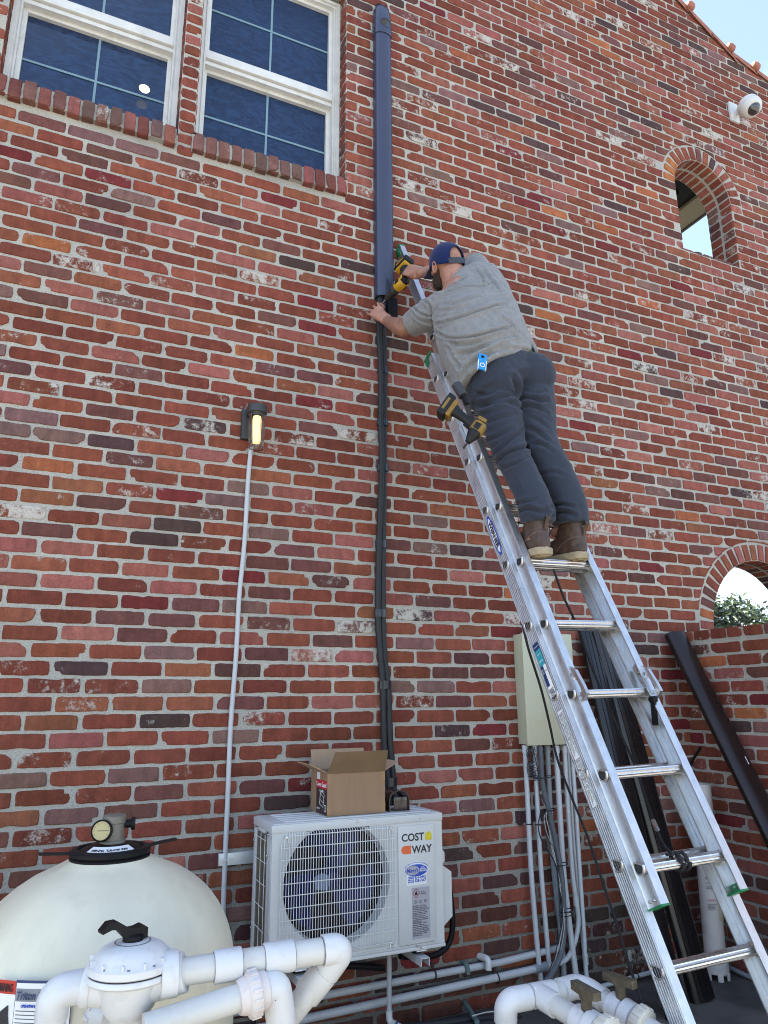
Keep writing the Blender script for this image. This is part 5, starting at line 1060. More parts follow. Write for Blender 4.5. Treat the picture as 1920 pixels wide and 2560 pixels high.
p0, zt_ = tphi(-14, 2447); p1, zt2 = tphi(43, 2450); p2, _q = tphi(183, 2460); zl = (zt_+zt2)/2
wrap('warning_label', p0, p1, zl-.36, zl, M_WHITE, .0010); wrap('warning_header', p0, p1, zl-.03, zl, mat('warning_red', (.5, .035, .02), .5), .0016)
wrap('label_border', p1, p2, zl-.362, zl+.002, M_NAVY, .0008); wrap('data_label', p1+.004, p2-.004, zl-.355, zl-.004, M_WHITE, .0014); wrap('label_title_bar', p1+.006, p2-.02, zl-.044, zl-.016, mat('label_grey', (.22, .23, .26), .5), .0019)
def ttext(s, phi, z_, size, mt, wid, shear=0):
    pm = phi+wid/2/TR_; text('label_lettering', s, tpt(pm, z_, .0036)-V((-math.sin(pm), math.cos(pm), 0))*wid/2, (-math.sin(pm), math.cos(pm), 0), (0, 0, 1), size, mt, tk, shear=shear, wid=wid, bold=.0004)
lw1 = (p1-p0)*TR_
ttext('WARNING', p0+.022, zl-.0245, .025, M_INK, lw1-.016); ttext('Triton II Combo', p1+.012, zl-.039, .026, M_NAVY, .125, .25); ttext('OPERATING INSTRUCTIONS', p1+.05, zl-.056, .008, M_BLUE, .075)
for k in range(24):
    z_ = zl-.066-k*.0085; w0 = p1+.014; m_ = MB(); n = 8; pe = w0+(p2-p1)*rng.uniform(.5, .72)
    m_.rings([[tpt(w0+(pe-w0)*i/n, z_, .0018), tpt(w0+(pe-w0)*i/n, z_+.0022, .0018), tpt(w0+(pe-w0)*i/n, z_+.0022, .0021), tpt(w0+(pe-w0)*i/n, z_, .0021)] for i in range(n+1)]); m_.build('small_print_line', M_GREYINK, tk, 0)
m_ = MB(); ph = p1-.07; base_ = [(-.006, -.12), (.006, -.12), (.010, -.06), (.022, -.12), (.034, -.12), (.024, -.045), (.014, 0), (.012, .022), (-.012, .004), (-.026, .020), (-.03, .014), (-.014, -.012), (-.004, -.03)]
e1 = V((-math.sin(ph), math.cos(ph), 0)); e3 = V((math.cos(ph), math.sin(ph), 0)); m_.prism(base_, tpt(ph, zl-.075, .003), e1, V((0, 0, 1)), e3, .0006); m_.build('warning_figure', M_INK, tk, 0)
m_ = MB(); ph2 = p1-.15; e1 = V((-math.sin(ph2), math.cos(ph2), 0)); e3 = V((math.cos(ph2), math.sin(ph2), 0)); m_.prism([(-.03, -.13), (.03, -.13), (.03, -.05), (.022, -.03), (0, -.02), (-.022, -.03), (-.03, -.05)], tpt(ph2, zl-.075, .003), e1, V((0, 0, 1)), e3, .0006); m_.build('warning_tank_picture', M_INK, tk, 0)
# ---------------------------------------------------------------- white pvc plumbing
def px_of(p_):
    v_ = np.array(p_)-CAM; z_ = v_@_f; return 960+FPX*(v_@_r)/z_, 1280-FPX*(v_@_u)/z_
def pv(x, y, d): return at(x, y, d)
def coup(mb, a, b, r_, n=24):      # a fitting sleeve with rounded ends
    a, b = V(a), V(b); d = (b-a).normalized(); L_ = (b-a).length
    mb.lathe([(r_*.86, 0), (r_*.97, .001), (r_, .004), (r_, L_-.004), (r_*.97, L_-.001), (r_*.86, L_)], a, d, n)
M_GLUE = mat('joint_grime', (.20, .18, .20), .7, var=.4, scale=50)
def ringline(p_, d_, r_, parent):
    a, b, d = basis(d_); m_ = MB(); m_.tube([V(p_)+(a*math.cos(2*math.pi*k/28)+b*math.sin(2*math.pi*k/28))*(r_+.0002+.0005*math.sin(k*1.9)) for k in range(29)], .0011, 5, caps=False); m_.build('joint_line', M_GLUE, parent, 0)
def seg(name, pts, r_, parent, mt=None, n=24): m_ = MB(); m_.tube(pts, r_, n); return m_.build(name, mt or M_PVC, parent, 60)
PR = .0300; DV = 1.72
vc_ = pv(328, 2412, DV)
mv = tag(empty('multiport_valve', vc_-V((0, 0, .2))), 'white domed multiport valve with a black lever in front of the cream tank', 'valve')
fr = .0985
m_ = MB(); m_.lathe([(.0, .053), (.030, .0525), (.038, .051), (.056, .047), (.072, .039), (.083, .028), (.089, .018), (fr-.003, .0125), (fr, .010), (fr, -.004), (fr-.004, -.007), (fr-.009, -.007)], vc_, (0, 0, 1), 64)
for k in range(12):
    a_ = R(30*k+12); u_ = V((math.cos(a_), math.sin(a_), 0)); p_ = vc_+u_*.082+V((0, 0, .014)); m_.box(p_, (.026, .005, .022), (u_, V((0, 0, 1)).cross(u_), V((0, 0, 1))), .002)
m_.build('valve_cover', M_PVCS, mv, 40)
m_ = MB(); m_.lathe([(fr-.009, -.009), (fr-.002, -.010), (fr, -.013), (fr, -.021), (fr-.006, -.026), (.078, -.030), (.070, -.05), (.060, -.085), (.045, -.105), (.038, -.11), (.0, -.11)], vc_, (0, 0, 1), 64); m_.build('valve_body', M_PVCS, mv, 40)
m_ = MB(); m_.lathe([(fr-.012, -.0095), (fr-.0045, -.0095), (fr-.0045, -.0068), (fr-.012, -.0068)], vc_, (0, 0, 1), 48); m_.build('gasket', M_DARK, mv, 0)
for k in range(10):
    a_ = R(36*k+8); p_ = vc_+V((math.cos(a_), math.sin(a_), 0))*(fr-.010)+V((0, 0, .0125)); m_ = MB(); m_.lathe([(.0062, -.002), (.0062, .002), (.004, .004), (0, .0045)], p_, (0, 0, 1), 10); m_.build('cover_bolt', mat('grey_bolt', (.3, .3, .3), .4, .8) if k == 0 else bpy.data.materials['grey_bolt'], mv)
m_ = MB(); m_.lathe([(.042, 0), (.042, .0015), (0, .002)], vc_+V((0, 0, .0495)), (0, 0, 1), 40); m_.build('position_plate', mat('position_plate_grey', (.20, .20, .19), .45, var=.3, scale=90), mv, 30)
hd = V((-.86, -.28, 0)).normalized()
hp_ = vc_+V((0, 0, .051)); m_ = MB(); m_.lathe([(.024, 0), (.024, .012), (.018, .016), (0, .017)], hp_, (0, 0, 1), 28)
hs_ = V((0, 0, 1)).cross(hd)
prof_ = [(.030, .004), (.030, .026), (.018, .034), (.002, .030), (-.012, .030), (-.046, .052), (-.066, .052), (-.082, .036), (-.080, .030), (-.060, .036), (-.046, .034), (-.020, .008), (-.02, .004)]
m_.prism([(-x, z_) for x, z_ in prof_], hp_-hs_*.014, hd, V((0, 0, 1)), hs_, .028); m_.build('lever', M_BLK, mv, 25)
tdir = (pv(700, 2388, 1.83)-vc_); tdir.z = 0; tdir.normalize(); AX = V((1, .03, 0)).normalized()
vz = vc_+V((0, 0, -.048))
pl = tag(empty('pool_pipe', vz+AX*.1), 'white pool pipe running right from the multiport valve to a bend below the air conditioner', 'pipe')
rA = pv(440, 2432, 1.72); rB = pv(862, 2368, 1.86); ax_ = (rB-rA).normalized()
m_ = MB(); m_.tube([vz, rA+ax_*.02], .044, 24); coup(m_, rA-ax_*.035, rA+ax_*.004, .050); m_.build('side_port', M_PVCS, mv, 50)
seg('pipe', [rA-ax_*.01, rB-ax_*.05], PR, pl)
for q_ in (442, 534, 604, 659, 735, 805): ringline(min((rA+(rB-rA)*i/200 for i in range(201)), key=lambda p_: abs(px_of(p_)[0]-q_)), ax_, PR+.0006, pl)
def onl(x):     # point of the right pipe under photo column x
    best = min(range(101), key=lambda i: abs(px_of(rA+(rB-rA)*i/100)[0]-x)); return rA+(rB-rA)*best/100
m_ = MB(); coup(m_, onl(535), onl(603), PR*1.22); m_.build('coupling', M_PVCS, pl, 50)
m_ = MB(); coup(m_, onl(660), onl(734), PR*1.20); m_.build('coupling', M_PVCS, pl, 50)
m_ = MB(); e0 = onl(806); e1_ = rB; e2 = pv(815, 2428, 1.86); m_.tube(fillet([e0, e1_-ax_*.005, e2], .036, 10), PR*1.2, 24); m_.build('elbow', M_PVCS, pl, 60)
dn0, dn1 = pv(838, 2400, 1.86), pv(640, 2640, 1.80); seg('pipe', [dn0, dn1], PR, pl); m_ = MB(); coup(m_, pv(812, 2430, 1.855), pv(765, 2488, 1.845), PR*1.22); m_.build('coupling', M_PVC, pl, 50)
pl2 = tag(empty('pool_pipe', vz-AX*.1), 'white pool pipe leaving the left of the multiport valve and bending down', 'pipe')
lA = pv(222, 2462, 1.70); m_ = MB(); m_.tube([vz, lA+(vz-lA).normalized()*.01], .044, 24); coup(m_, lA-(lA-vz).normalized()*.012, lA+(lA-vz).normalized()*.012, .047); m_.build('side_port', M_PVCS, mv, 50)
lB = pv(134, 2478, 1.66); m_ = MB(); m_.tube(fillet([lA, lB, pv(128, 2546, 1.66)], .045, 10), PR*1.2, 24); m_.build('elbow', M_PVCS, pl2, 60); seg('pipe', [pv(129, 2530, 1.66), pv(124, 2760, 1.66)], PR, pl2)
m_ = MB(); b0 = vc_+V((0, 0, -.09)); m_.tube([b0, b0+V((0, 0, -.06))], .040, 24); m_.build('bottom_port', M_PVCS, mv, 50)
pl3 = tag(empty('pool_pipe', V((b0.x, b0.y, 0))), 'white pool pipe dropping straight down from the multiport valve', 'pipe'); seg('pipe', [b0, V((b0.x, b0.y, 0))], PR, pl3)
b1 = pv(331, 2456, DV); m_ = MB(); coup(m_, b1, b1-V((0, 0, .062)), PR*1.2); m_.build('coupling', M_PVCS, pl3, 50)
un = pv(268, 2532, 1.82); m_ = MB(); un_d = V((.3, -1, 0)).normalized(); m_.lathe([(.030, -.05), (.048, -.02), (.052, -.014), (.052, .014), (.048, .02), (.034, .05)], un, un_d, 32)
for k in range(14): a_ = 2*math.pi*k/14; aa, bb, _ = basis(un_d); m_.box(un+(aa*math.cos(a_)+bb*math.sin(a_))*.052, (.008, .010, .026), ((aa*math.cos(a_)+bb*math.sin(a_)), (bb*math.cos(a_)-aa*math.sin(a_)), un_d), .001)
tag(m_.build('union_nut', M_PVCS, None, 40), 'white ribbed union nut on the tank just behind the multiport valve', 'pipe union')
pl4 = tag(empty('pool_pipe', pv(500, 2508, 1.7)), 'lower white pool pipe with a ribbed union and an elbow at its end', 'pipe')
qA, qB = pv(360, 2572, 1.62), pv(690, 2464, 1.76); qx = (qB-qA).normalized(); seg('pipe', [qA, qB-qx*.04], PR, pl4)
def onq(x): return min((qA+(qB-qA)*i/150 for i in range(151)), key=lambda p_: abs(px_of(p_)[0]-x))
m_ = MB(); u0 = onq(632); m_.lathe([(.036, -.036), (.0385, -.030), (.042, -.017), (.049, -.014), (.051, -.010), (.051, .008), (.049, .012), (.042, .015), (.041, .032), (.036, .036)], u0, qx, 36)
aa, bb, _ = basis(qx)
for k in range(16): a_ = 2*math.pi*k/16; m_.box(u0+(aa*math.cos(a_)+bb*math.sin(a_))*.050, (.007, .007, .022), ((aa*math.cos(a_)+bb*math.sin(a_)), (bb*math.cos(a_)-aa*math.sin(a_)), qx), .001)
m_.build('union', mat('primer_stained_pvc', (.64, .58, .54), .45, var=.05, scale=20, dirt=.75, dcol=(.42, .22, .18), dscale=22), pl4, 35)
m_ = MB(); m_.tube(fillet([u0+qx*.03, qB+qx*.0, pv(704, 2560, 1.76)], .036, 10), PR*1.2, 24); m_.build('elbow', M_PVCS, pl4, 60); seg('pipe', [pv(702, 2520, 1.76), pv(706, 2760, 1.76)], PR, pl4)
# valve manifold at the bottom centre-right
mf = tag(empty('valve_manifold', pv(1264, 2560, 2.2)), 'white pvc pipe manifold with two ball valves and brown handles at the bottom edge', 'pipe manifold')
a0 = pv(1264, 2700, 2.22); a1 = pv(1265, 2503, 2.22); a2 = pv(1345, 2487, 2.26); a3 = pv(1425, 2472, 2.32)
seg('pipe', [a0, pv(1264, 2550, 2.22)], PR, mf); m_ = MB(); m_.tube(fillet([pv(1264, 2552, 2.22), a1, pv(1322, 2492, 2.25)], .042, 12), PR*1.17, 24); m_.build('elbow', M_PVCS, mf, 60)
seg('pipe', [pv(1300, 2496, 2.24), a3], PR, mf)
br0, br1 = a2+V((0, 0, 0)), pv(1530, 2600, 2.02); bd = (br1-br0).normalized()
m_ = MB(); coup(m_, pv(1328, 2491, 2.252), pv(1384, 2480, 2.285), PR*1.17); m_.tube([br0, br0+bd*.075], PR*1.16, 24); m_.build('tee', M_PVCS, mf, 50)
seg('pipe', [br0, br1], PR, mf)
c0_, c1_, c2_ = pv(1400, 2477, 2.30), pv(1452, 2462, 2.36), pv(1660, 2600, 2.12); m_ = MB(); m_.tube(fillet([c0_, c1_, c1_+(c2_-c1_).normalized()*.09], .04, 12), PR*1.17, 24); m_.build('elbow', M_PVCS, mf, 60)
seg('pipe', [c1_+(c2_-c1_).normalized()*.06, c2_], PR, mf)
M_HND = mat('weathered_brown_handle', (.085, .065, .038), .75, var=.35, scale=40, dirt=.4, dcol=(.16, .15, .11), dscale=40)
M_IVO = mat('ivory_union', (.60, .56, .47), .4, var=.03)
for (o_, e_, hx, hy, h0, h1, dd) in ((br0, br1, 1470, 2540, (1421, 2466), (1488, 2504), 2.07), (c1_, c2_, 1556, 2520, (1509, 2453), (1583, 2478), 2.18)):
    d_ = (e_-o_).normalized(); c_ = min((o_+(e_-o_)*i/120 for i in range(121)), key=lambda p_: abs(px_of(p_)[0]-hx))
    m_ = MB(); m_.lathe([(.034, -.045), (.040, -.042), (.041, -.004), (.036, 0), (.045, .006), (.045, .04), (.036, .045)], c_, d_, 32); m_.build('ball_valve_body', M_PVCS, mf, 35)
    m_ = MB(); m_.lathe([(.040, .046), (.050, .049), (.052, .056), (.052, .080), (.047, .086), (.036, .088)], c_, d_, 36)
    aa, bb, _ = basis(d_)
    for k in range(14): a_ = 2*math.pi*k/14; m_.box(c_+d_*.067+(aa*math.cos(a_)+bb*math.sin(a_))*.0525, (.004, .012, .028), ((aa*math.cos(a_)+bb*math.sin(a_)), (bb*math.cos(a_)-aa*math.sin(a_)), d_), .001)
    m_.build('union_nut', M_IVO, mf, 35); m_ = MB(); m_.lathe([(.034, .088), (.034, .20), (.03, .202)], c_, d_, 30); m_.lathe([(.038, .13), (.039, .133), (.039, .2)], c_, d_, 30); m_.build('pipe_end', M_PVC, mf, 50)
    up_ = V((0, 0, 1)); cz_ = c_+up_*.036; zh = cz_.z+.05; ha, hb = V(G(*h0, zh)), V(G(*h1, zh)); hm = cz_+up_*.052; hd_ = (hb-ha); L_ = .105; hd_.normalize()
    m_ = MB(); m_.lathe([(.016, 0), (.016, .03), (.020, .036), (.020, .05)], cz_, up_, 20); m_.build('valve_stem', M_HND, mf, 35)
    m_ = MB(); sd2 = hd_.cross(up_).normalized(); n2 = sd2.cross(hd_).normalized()
    if n2.z < 0: n2 = -n2
    m_.prism([(-L_*.52, -.010), (-L_*.5, -.014), (L_*.5, -.014), (L_*.53, -.008), (L_*.53, .008), (L_*.5, .014), (L_*.14, .019), (-L_*.14, .019), (-L_*.5, .014), (-L_*.53, .008)], hm-n2*.010, hd_, sd2, n2, .022); m_.build('handle', M_HND, mf, 25)
# ---------------------------------------------------------------- the man
from mathutils.bvhtree import BVHTree
from mathutils.kdtree import KDTree
def fabric(name, c, var, scale, fine, rough=.95, stretch=None, sheen=.2):
    m, t, b, N, L = nodes(name); b.inputs['Roughness'].default_value = rough; b.inputs['Specular IOR Level'].default_value = .15; b.inputs['Sheen Weight'].default_value = sheen; b.inputs['Sheen Roughness'].default_value = .5
    tc = N('ShaderNodeTexCoord'); n1 = N('ShaderNodeTexNoise'); n1.inputs['Scale'].default_value = fine; n1.inputs['Detail'].default_value = 3; L(tc.outputs['Object'], n1.inputs['Vector'])
    n2 = N('ShaderNodeTexNoise'); n2.inputs['Scale'].default_value = scale; n2.inputs['Detail'].default_value = 5; L(tc.outputs['Object'], n2.inputs['Vector'])
    ad = N('ShaderNodeMath'); ad.operation = 'MULTIPLY_ADD'; ad.inputs[1].default_value = .75; L(n1.outputs[0], ad.inputs[0]); m2 = N('ShaderNodeMath'); m2.operation = 'MULTIPLY'; m2.inputs[1].default_value = .25; L(n2.outputs[0], m2.inputs[0]); L(m2.outputs[0], ad.inputs[2])
    cr = N('ShaderNodeValToRGB'); cr.color_ramp.elements[0].position = .36; cr.color_ramp.elements[1].position = .64; c = np.array(c); cr.color_ramp.elements[0].color = (*(c*(1-var)), 1); cr.color_ramp.elements[1].color = (*(c*(1+var)), 1); L(ad.outputs[0], cr.inputs[0]); L(cr.outputs[0], b.inputs['Base Color'])
    n3 = N('ShaderNodeTexNoise'); n3.inputs['Scale'].default_value = 11; n3.inputs['Detail'].default_value = 3; n3.inputs['Distortion'].default_value = .8; mp = N('ShaderNodeMapping'); mp.inputs['Scale'].default_value = stretch or (1, 1, 2); mp.inputs['Rotation'].default_value = (0, .35, 0); L(tc.outputs['Object'], mp.inputs[0]); L(mp.outputs[0], n3.inputs['Vector'])
    bp = N('ShaderNodeBump'); bp.inputs['Strength'].default_value = .35; bp.inputs['Distance'].default_value = .02; L(n3.outputs[0], bp.inputs['Height'])
    bp.inputs['Strength'].default_value = .22
    b2 = N('ShaderNodeBump'); b2.inputs['Strength'].default_value = .25; b2.inputs['Distance'].default_value = .002; L(n1.outputs[0], b2.inputs['Height']); L(bp.outputs[0], b2.inputs['Normal']); L(b2.outputs[0], b.inputs['Normal']); return m
M_SHIRT = fabric('heather_grey_cotton', (.205, .203, .200), .34, 30, 420)
M_PANT = fabric('charcoal_canvas', (.032, .038, .054), .14, 14, 500, .85, (1, 1, 1.6), .12)
M_PANT.node_tree.nodes['Bump'].inputs['Strength'].default_value = .07
M_NAVYC = fabric('navy_cap_cloth', (.008, .017, .075), .12, 20, 500, .9)
def skin_mat():
    m, t, b, N, L = nodes('skin'); b.inputs['Roughness'].default_value = .5; b.inputs['Subsurface Weight'].default_value = .12; b.inputs['Subsurface Radius'].default_value = (.012, .005, .003); b.inputs['Subsurface Scale'].default_value = .5
    tc = N('ShaderNodeTexCoord'); n1 = N('ShaderNodeTexNoise'); n1.inputs['Scale'].default_value = 28; n1.inputs['Detail'].default_value = 6; L(tc.outputs['Object'], n1.inputs['Vector'])
    cr = N('ShaderNodeValToRGB'); cr.color_ramp.elements[0].position = .3; cr.color_ramp.elements[0].color = (.30, .135, .085, 1); cr.color_ramp.elements[1].position = .72; cr.color_ramp.elements[1].color = (.43, .22, .15, 1); L(n1.outputs[0], cr.inputs[0])
    at_ = N('ShaderNodeAttribute'); at_.attribute_name = 'hair'
    n2 = N('ShaderNodeTexNoise'); n2.inputs['Scale'].default_value = 1; n2.inputs['Detail'].default_value = 6; n2.inputs['Roughness'].default_value = .8; mp = N('ShaderNodeMapping'); mp.inputs['Scale'].default_value = (260, 120, 420); L(tc.outputs['Object'], mp.inputs[0]); L(mp.outputs[0], n2.inputs['Vector'])
    mr = N('ShaderNodeMapRange'); mr.inputs[1].default_value = .44; mr.inputs[2].default_value = .6; L(n2.outputs[0], mr.inputs[0]); mu = N('ShaderNodeMath'); mu.operation = 'MULTIPLY'; L(mr.outputs[0], mu.inputs[0]); L(at_.outputs['Fac'], mu.inputs[1])
    mx = N('ShaderNodeMix'); mx.data_type = 'RGBA'; mx.inputs[7].default_value = (.10, .05, .03, 1); L(mu.outputs[0], mx.inputs[0]); L(cr.outputs[0], mx.inputs[6]); L(mx.outputs[2], b.inputs['Base Color'])
    bp = N('ShaderNodeBump'); bp.inputs['Strength'].default_value = .25; bp.inputs['Distance'].default_value = .003; L(n2.outputs[0], bp.inputs['Height']); L(bp.outputs[0], b.inputs['Normal']); return m
M_SKIN = skin_mat()
def solidify_mesh(mb, voxel, it=6, fac=.5):
    me = mb.mesh('tmp'); o = bpy.data.objects.new('tmp', me); COL.objects.link(o)
    r_ = o.modifiers.new('r', 'REMESH'); r_.mode = 'VOXEL'; r_.voxel_size = voxel
    s_ = o.modifiers.new('s', 'SMOOTH'); s_.iterations = it; s_.factor = fac
    bpy.context.view_layer.update(); out = bpy.data.meshes.new_from_object(o.evaluated_get(bpy.context.evaluated_depsgraph_get())); bpy.data.objects.remove(o); return out
def eloft(mb, rings_, n=28, pw=2.0):       # rings: (centre, width dir, half width, other dir hint, half depth)
    rs = []
    for c, wv, a, dv, b in rings_:
        c, wv, dv = V(c), V(wv).normalized(), V(dv); dv = (dv-wv*dv.dot(wv)).normalized(); R_ = []
        for k in range(n):
            t = 2*math.pi*k/n; x, y = math.cos(t), math.sin(t); x = math.copysign(abs(x)**(2/pw), x); y = math.copysign(abs(y)**(2/pw), y); R_.append(c+wv*a*x+dv*b*y)
        rs.append(R_)
    c0 = V(rings_[0][0]); c1 = V(rings_[-1][0]); mb.rings(rs)
def ball(mb, c, rx, ry=None, rz=None, ax=None, n=20):
    ry = ry or rx; rz = rz or rx; c = V(c); ax = [V(a) for a in (ax or ((1, 0, 0), (0, 1, 0), (0, 0, 1)))]; rs = []
    for i in range(n//2+1):
        ph = math.pi*i/(n//2); r_ = max(math.sin(ph), .02); rs.append([c+ax[0]*rx*r_*math.cos(2*math.pi*k/n)+ax[1]*ry*r_*math.sin(2*math.pi*k/n)+ax[2]*rz*-math.cos(ph) for k in range(n)])
    mb.rings(rs)
def limb(mb, pts, rad, n=18, k=5, endcap=True):
    p_ = spline(pts, k); m = len(pts); rr_ = []
    for i in range(len(p_)):
        t = i/k; a = min(int(t), m-2); f_ = t-a; rr_.append(rad[a]*(1-f_)+rad[a+1]*f_)
    mb.tube(p_, rr_, n)
    ball(mb, pts[0], rad[0], n=n)
    if endcap: ball(mb, pts[-1], rad[-1], n=n)
def raycast_pts(me, pls, ox, oy, sc_):
    bv = BVHTree.FromPolygons([q.co[:] for q in me.vertices], [tuple(p_.vertices) for p_ in me.polygons]); out = []
    for pl_, w_, A in pls:
        P = [V((ox+x/sc_, oy+y/sc_, 0)) for x, y in pl_]; P = spline(P, 8) if len(P) > 2 else [P[0].lerp(P[1], i/10) for i in range(11)]; hit = []
        for i, q in enumerate(P):
            d = V(_f*FPX+_r*(q.x-960)-_u*(q.y-1280)).normalized(); h = bv.ray_cast(V(CAM), d)
            if h[0] is not None: hit.append((h[0], math.sin(math.pi*min(1, max(0, (i+1)/(len(P)+1))))**.5))
        out.append((hit, w_, A))
    return out
def folds(me, pls, ox, oy, sc_):
    nrm = [q.normal.copy() for q in me.vertices]; disp = [0.0]*len(me.vertices)
    for hit, w_, A in raycast_pts(me, pls, ox, oy, sc_):
        if len(hit) < 3: continue
        A *= FS
        dense = []
        for (a, fa), (b, fb) in zip(hit[:-1], hit[1:]):
            if (a-b).length > .08: continue
            n = max(1, int((a-b).length/.003)); dense += [(a.lerp(b, i/n), fa+(fb-fa)*i/n) for i in range(n)]
        if not dense: continue
        kd = KDTree(len(dense)); [kd.insert(q[0], i) for i, q in enumerate(dense)]; kd.balance()
        for i, q in enumerate(me.vertices):
            co, j, d = kd.find(q.co)
            if d < 4*w_: disp[i] += A*dense[j][1]*(-math.exp(-(d/w_)**2)+.75*math.exp(-((d-1.9*w_)/(w_*1.1))**2))
    me.vertices.foreach_set('co', [c for i, q in enumerate(me.vertices) for c in q.co+nrm[i]*disp[i]]); me.update()
def wobble(me, amp, sc_, seed=0):
    from mathutils import noise as mn
    new = [q.co+q.normal*amp*mn.noise(q.co*sc_+Vector((seed, seed, seed))) for q in me.vertices]
    me.vertices.foreach_set('co', [c for v_ in new for c in v_]); me.update()
FC = V((1.96, -1.10, 2.095))
man = tag(empty('person', FC), 'man in grey t-shirt, charcoal trousers and navy cap standing on the ladder drilling', 'person')
# key joints
hipL, hipR = V(W(1236, 985, -.87)), V(W(1322, 962, -.90)); kneeL, kneeR = V(W(1272, 1120, -.955)), V(W(1352, 1103, -.985)); ankL, ankR = V(W(1341, 1285, -1.10)), V(W(1428, 1279, -1.08))
toeL, toeR = V((.05, 1, 0)).normalized(), V((-.16, .98, 0)).normalized()
pel = V(W(1266, 945, -.875)); nck = V(W(1136, 708, -.64)); hc = V(W(1117, 664, -.60))
shL, shR = V(W(1106, 768, -.67)), V(W(1208, 697, -.62)); elL, elR = V(W(1010, 822, -.42)), V(W(1182, 650, -.44)); wrL, wrR = V(W(968, 803, -.165)), V(W(1052, 683, -.37))
# ---- skin body, one continuous surface
ray = (hc-V(CAM)).normalized(); rgt = ray.cross(V((0, 0, 1))).normalized(); upi = rgt.cross(ray).normalized()
HF = (rgt*-.60+upi*-.22+ray*.77).normalized(); HU = (upi-HF*upi.dot(HF)).normalized(); HU = (HU+rgt*.10).normalized(); HU = (HU-HF*HU.dot(HF)).normalized(); HS = HF.cross(HU).normalized()   # HS = person's right
def hp(f_, s_, u_): return hc+HF*f_+HS*s_+HU*u_
sk = MB()
def headshape():
    n = 40; rs = []
    for i in range(25):
        ph = math.pi*i/24; z_ = -math.cos(ph); r_ = max(math.sin(ph), .02); ring = []
        for k in range(n):
            t = 2*math.pi*k/n; x = math.cos(t)*r_; y = math.sin(t)*r_      # x forward, y side
            f_ = x*(.098 if x > 0 else .098); s_ = y*.078; u_ = z_*(.115 if z_ < 0 else .105)+.012
            if z_ < -.1: f_ *= 1-.30*(-z_-.1)*(1 if x < 0 else .15); s_ *= 1-.34*(-z_-.1)
            if x > .2 and z_ < .2: f_ += .006*(1-abs(y))
            ring.append(hp(f_, s_, u_))
        rs.append(ring)
    sk.rings(rs)
headshape()
ball(sk, hp(.100, 0, -.018), .016, .012, .026, (HF, HS, HU)); ball(sk, hp(.106, 0, -.030), .015, .015, .010, (HF, HS, HU)); ball(sk, hp(.082, 0, .022), .022, .056, .012, (HF, HS, HU)); ball(sk, hp(.072, 0, -.088), .028, .030, .020, (HF, HS, HU))
for s_ in (-1, 1):
    ball(sk, hp(-.004, s_*.082, -.014), .019, .007, .032, (HF, HS, HU)); ball(sk, hp(.060, s_*.040, -.022), .022, .022, .018, (HF, HS, HU))
    c_ = hp(-.006, s_*.089, -.012); loop = [c_+HF*.017*math.cos(R(a))*(.9 if a < 180 else 1)+HU*.029*math.sin(R(a)) for a in range(0, 361, 30)]; sk.tube(loop, .0042, 8, caps=False)
ball(sk, hp(.092, 0, -.058), .012, .026, .008, (HF, HS, HU))
limb(sk, [hc+HU*-.045+HF*-.024, (hc+nck)/2+HF*-.018, nck, nck+(pel-nck)*.12], [.066, .063, .064, .07], 22)
limb(sk, [nck+(pel-nck)*.16, nck+(pel-nck)*.5, pel], [.115, .12, .12]); sk.tube([shL, nck+(pel-nck)*.1, shR], [.06, .07, .06], 14)
limb(sk, [pel, hipL, kneeL, ankL], [.09, .075, .055, .036]); limb(sk, [pel, hipR, kneeR, ankR], [.09, .075, .055, .04])
for a_, t_ in ((ankL, toeL), (ankR, toeR)): limb(sk, [a_, a_+V((0, 0, -.06)), a_+t_*.10+V((0, 0, -.075))], [.036, .035, .025])
limb(sk, [shL, shL.lerp(elL, .5), elL], [.060, .054, .047]); limb(sk, [elL, elL.lerp(wrL, .22), elL.lerp(wrL, .6), wrL], [.046, .051, .040, .0285])
limb(sk, [shR, shR.lerp(elR, .5), elR], [.060, .054, .046]); limb(sk, [elR, elR.lerp(wrR, .25), elR.lerp(wrR, .65), wrR], [.045, .050, .038, .029])
def hand(wr, kn_c, side, back, flen, dirs, thumb, sc_=1.0):   # knuckle row centre, side axis towards index, back-of-hand normal
    wr, kn_c, side, back = V(wr), V(kn_c), V(side).normalized(), V(back).normalized(); d = (kn_c-wr).normalized(); L_ = (kn_c-wr).length
    side = (side-d*side.dot(d)).normalized(); back = (back-d*back.dot(d)-side*back.dot(side)).normalized()
    eloft(sk, [(wr-d*.01, side, .028, back, .020), (wr+d*L_*.3, side, .033, back, .018), (wr+d*L_*.7, side, .041, back, .016), (kn_c, side, .042, back, .0145), (kn_c+d*.012, side, .038, back, .010)], 20, 2.4)
    for i, (off, r_, l_) in enumerate(((.034, .0085, .92), (.0118, .0088, 1.0), (-.0105, .0085, .94), (-.032, .0074, .76))):
        p_ = kn_c+side*off*sc_+back*(.002)-d*.004; pts = [p_-d*.03, p_]
        for j, (a, b_) in enumerate(dirs): 
            q = d*math.cos(R(a))-back*math.sin(R(a))+side*b_*(off/.03); p_ = p_+q.normalized()*flen*l_*(.46, .31, .25)[j]; pts.append(p_)
        ks = [r_*1.08, r_*1.12, r_, r_*.95, r_*.82][:len(pts)]; limb(sk, pts, ks, 10, 4)
    tp = [wr+d*.018+side*.026-back*.006]+[V(q) for q in thumb]; limb(sk, tp, [.016, .0125, .0115, .0095][:len(tp)], 10, 4)
    return d, side, back
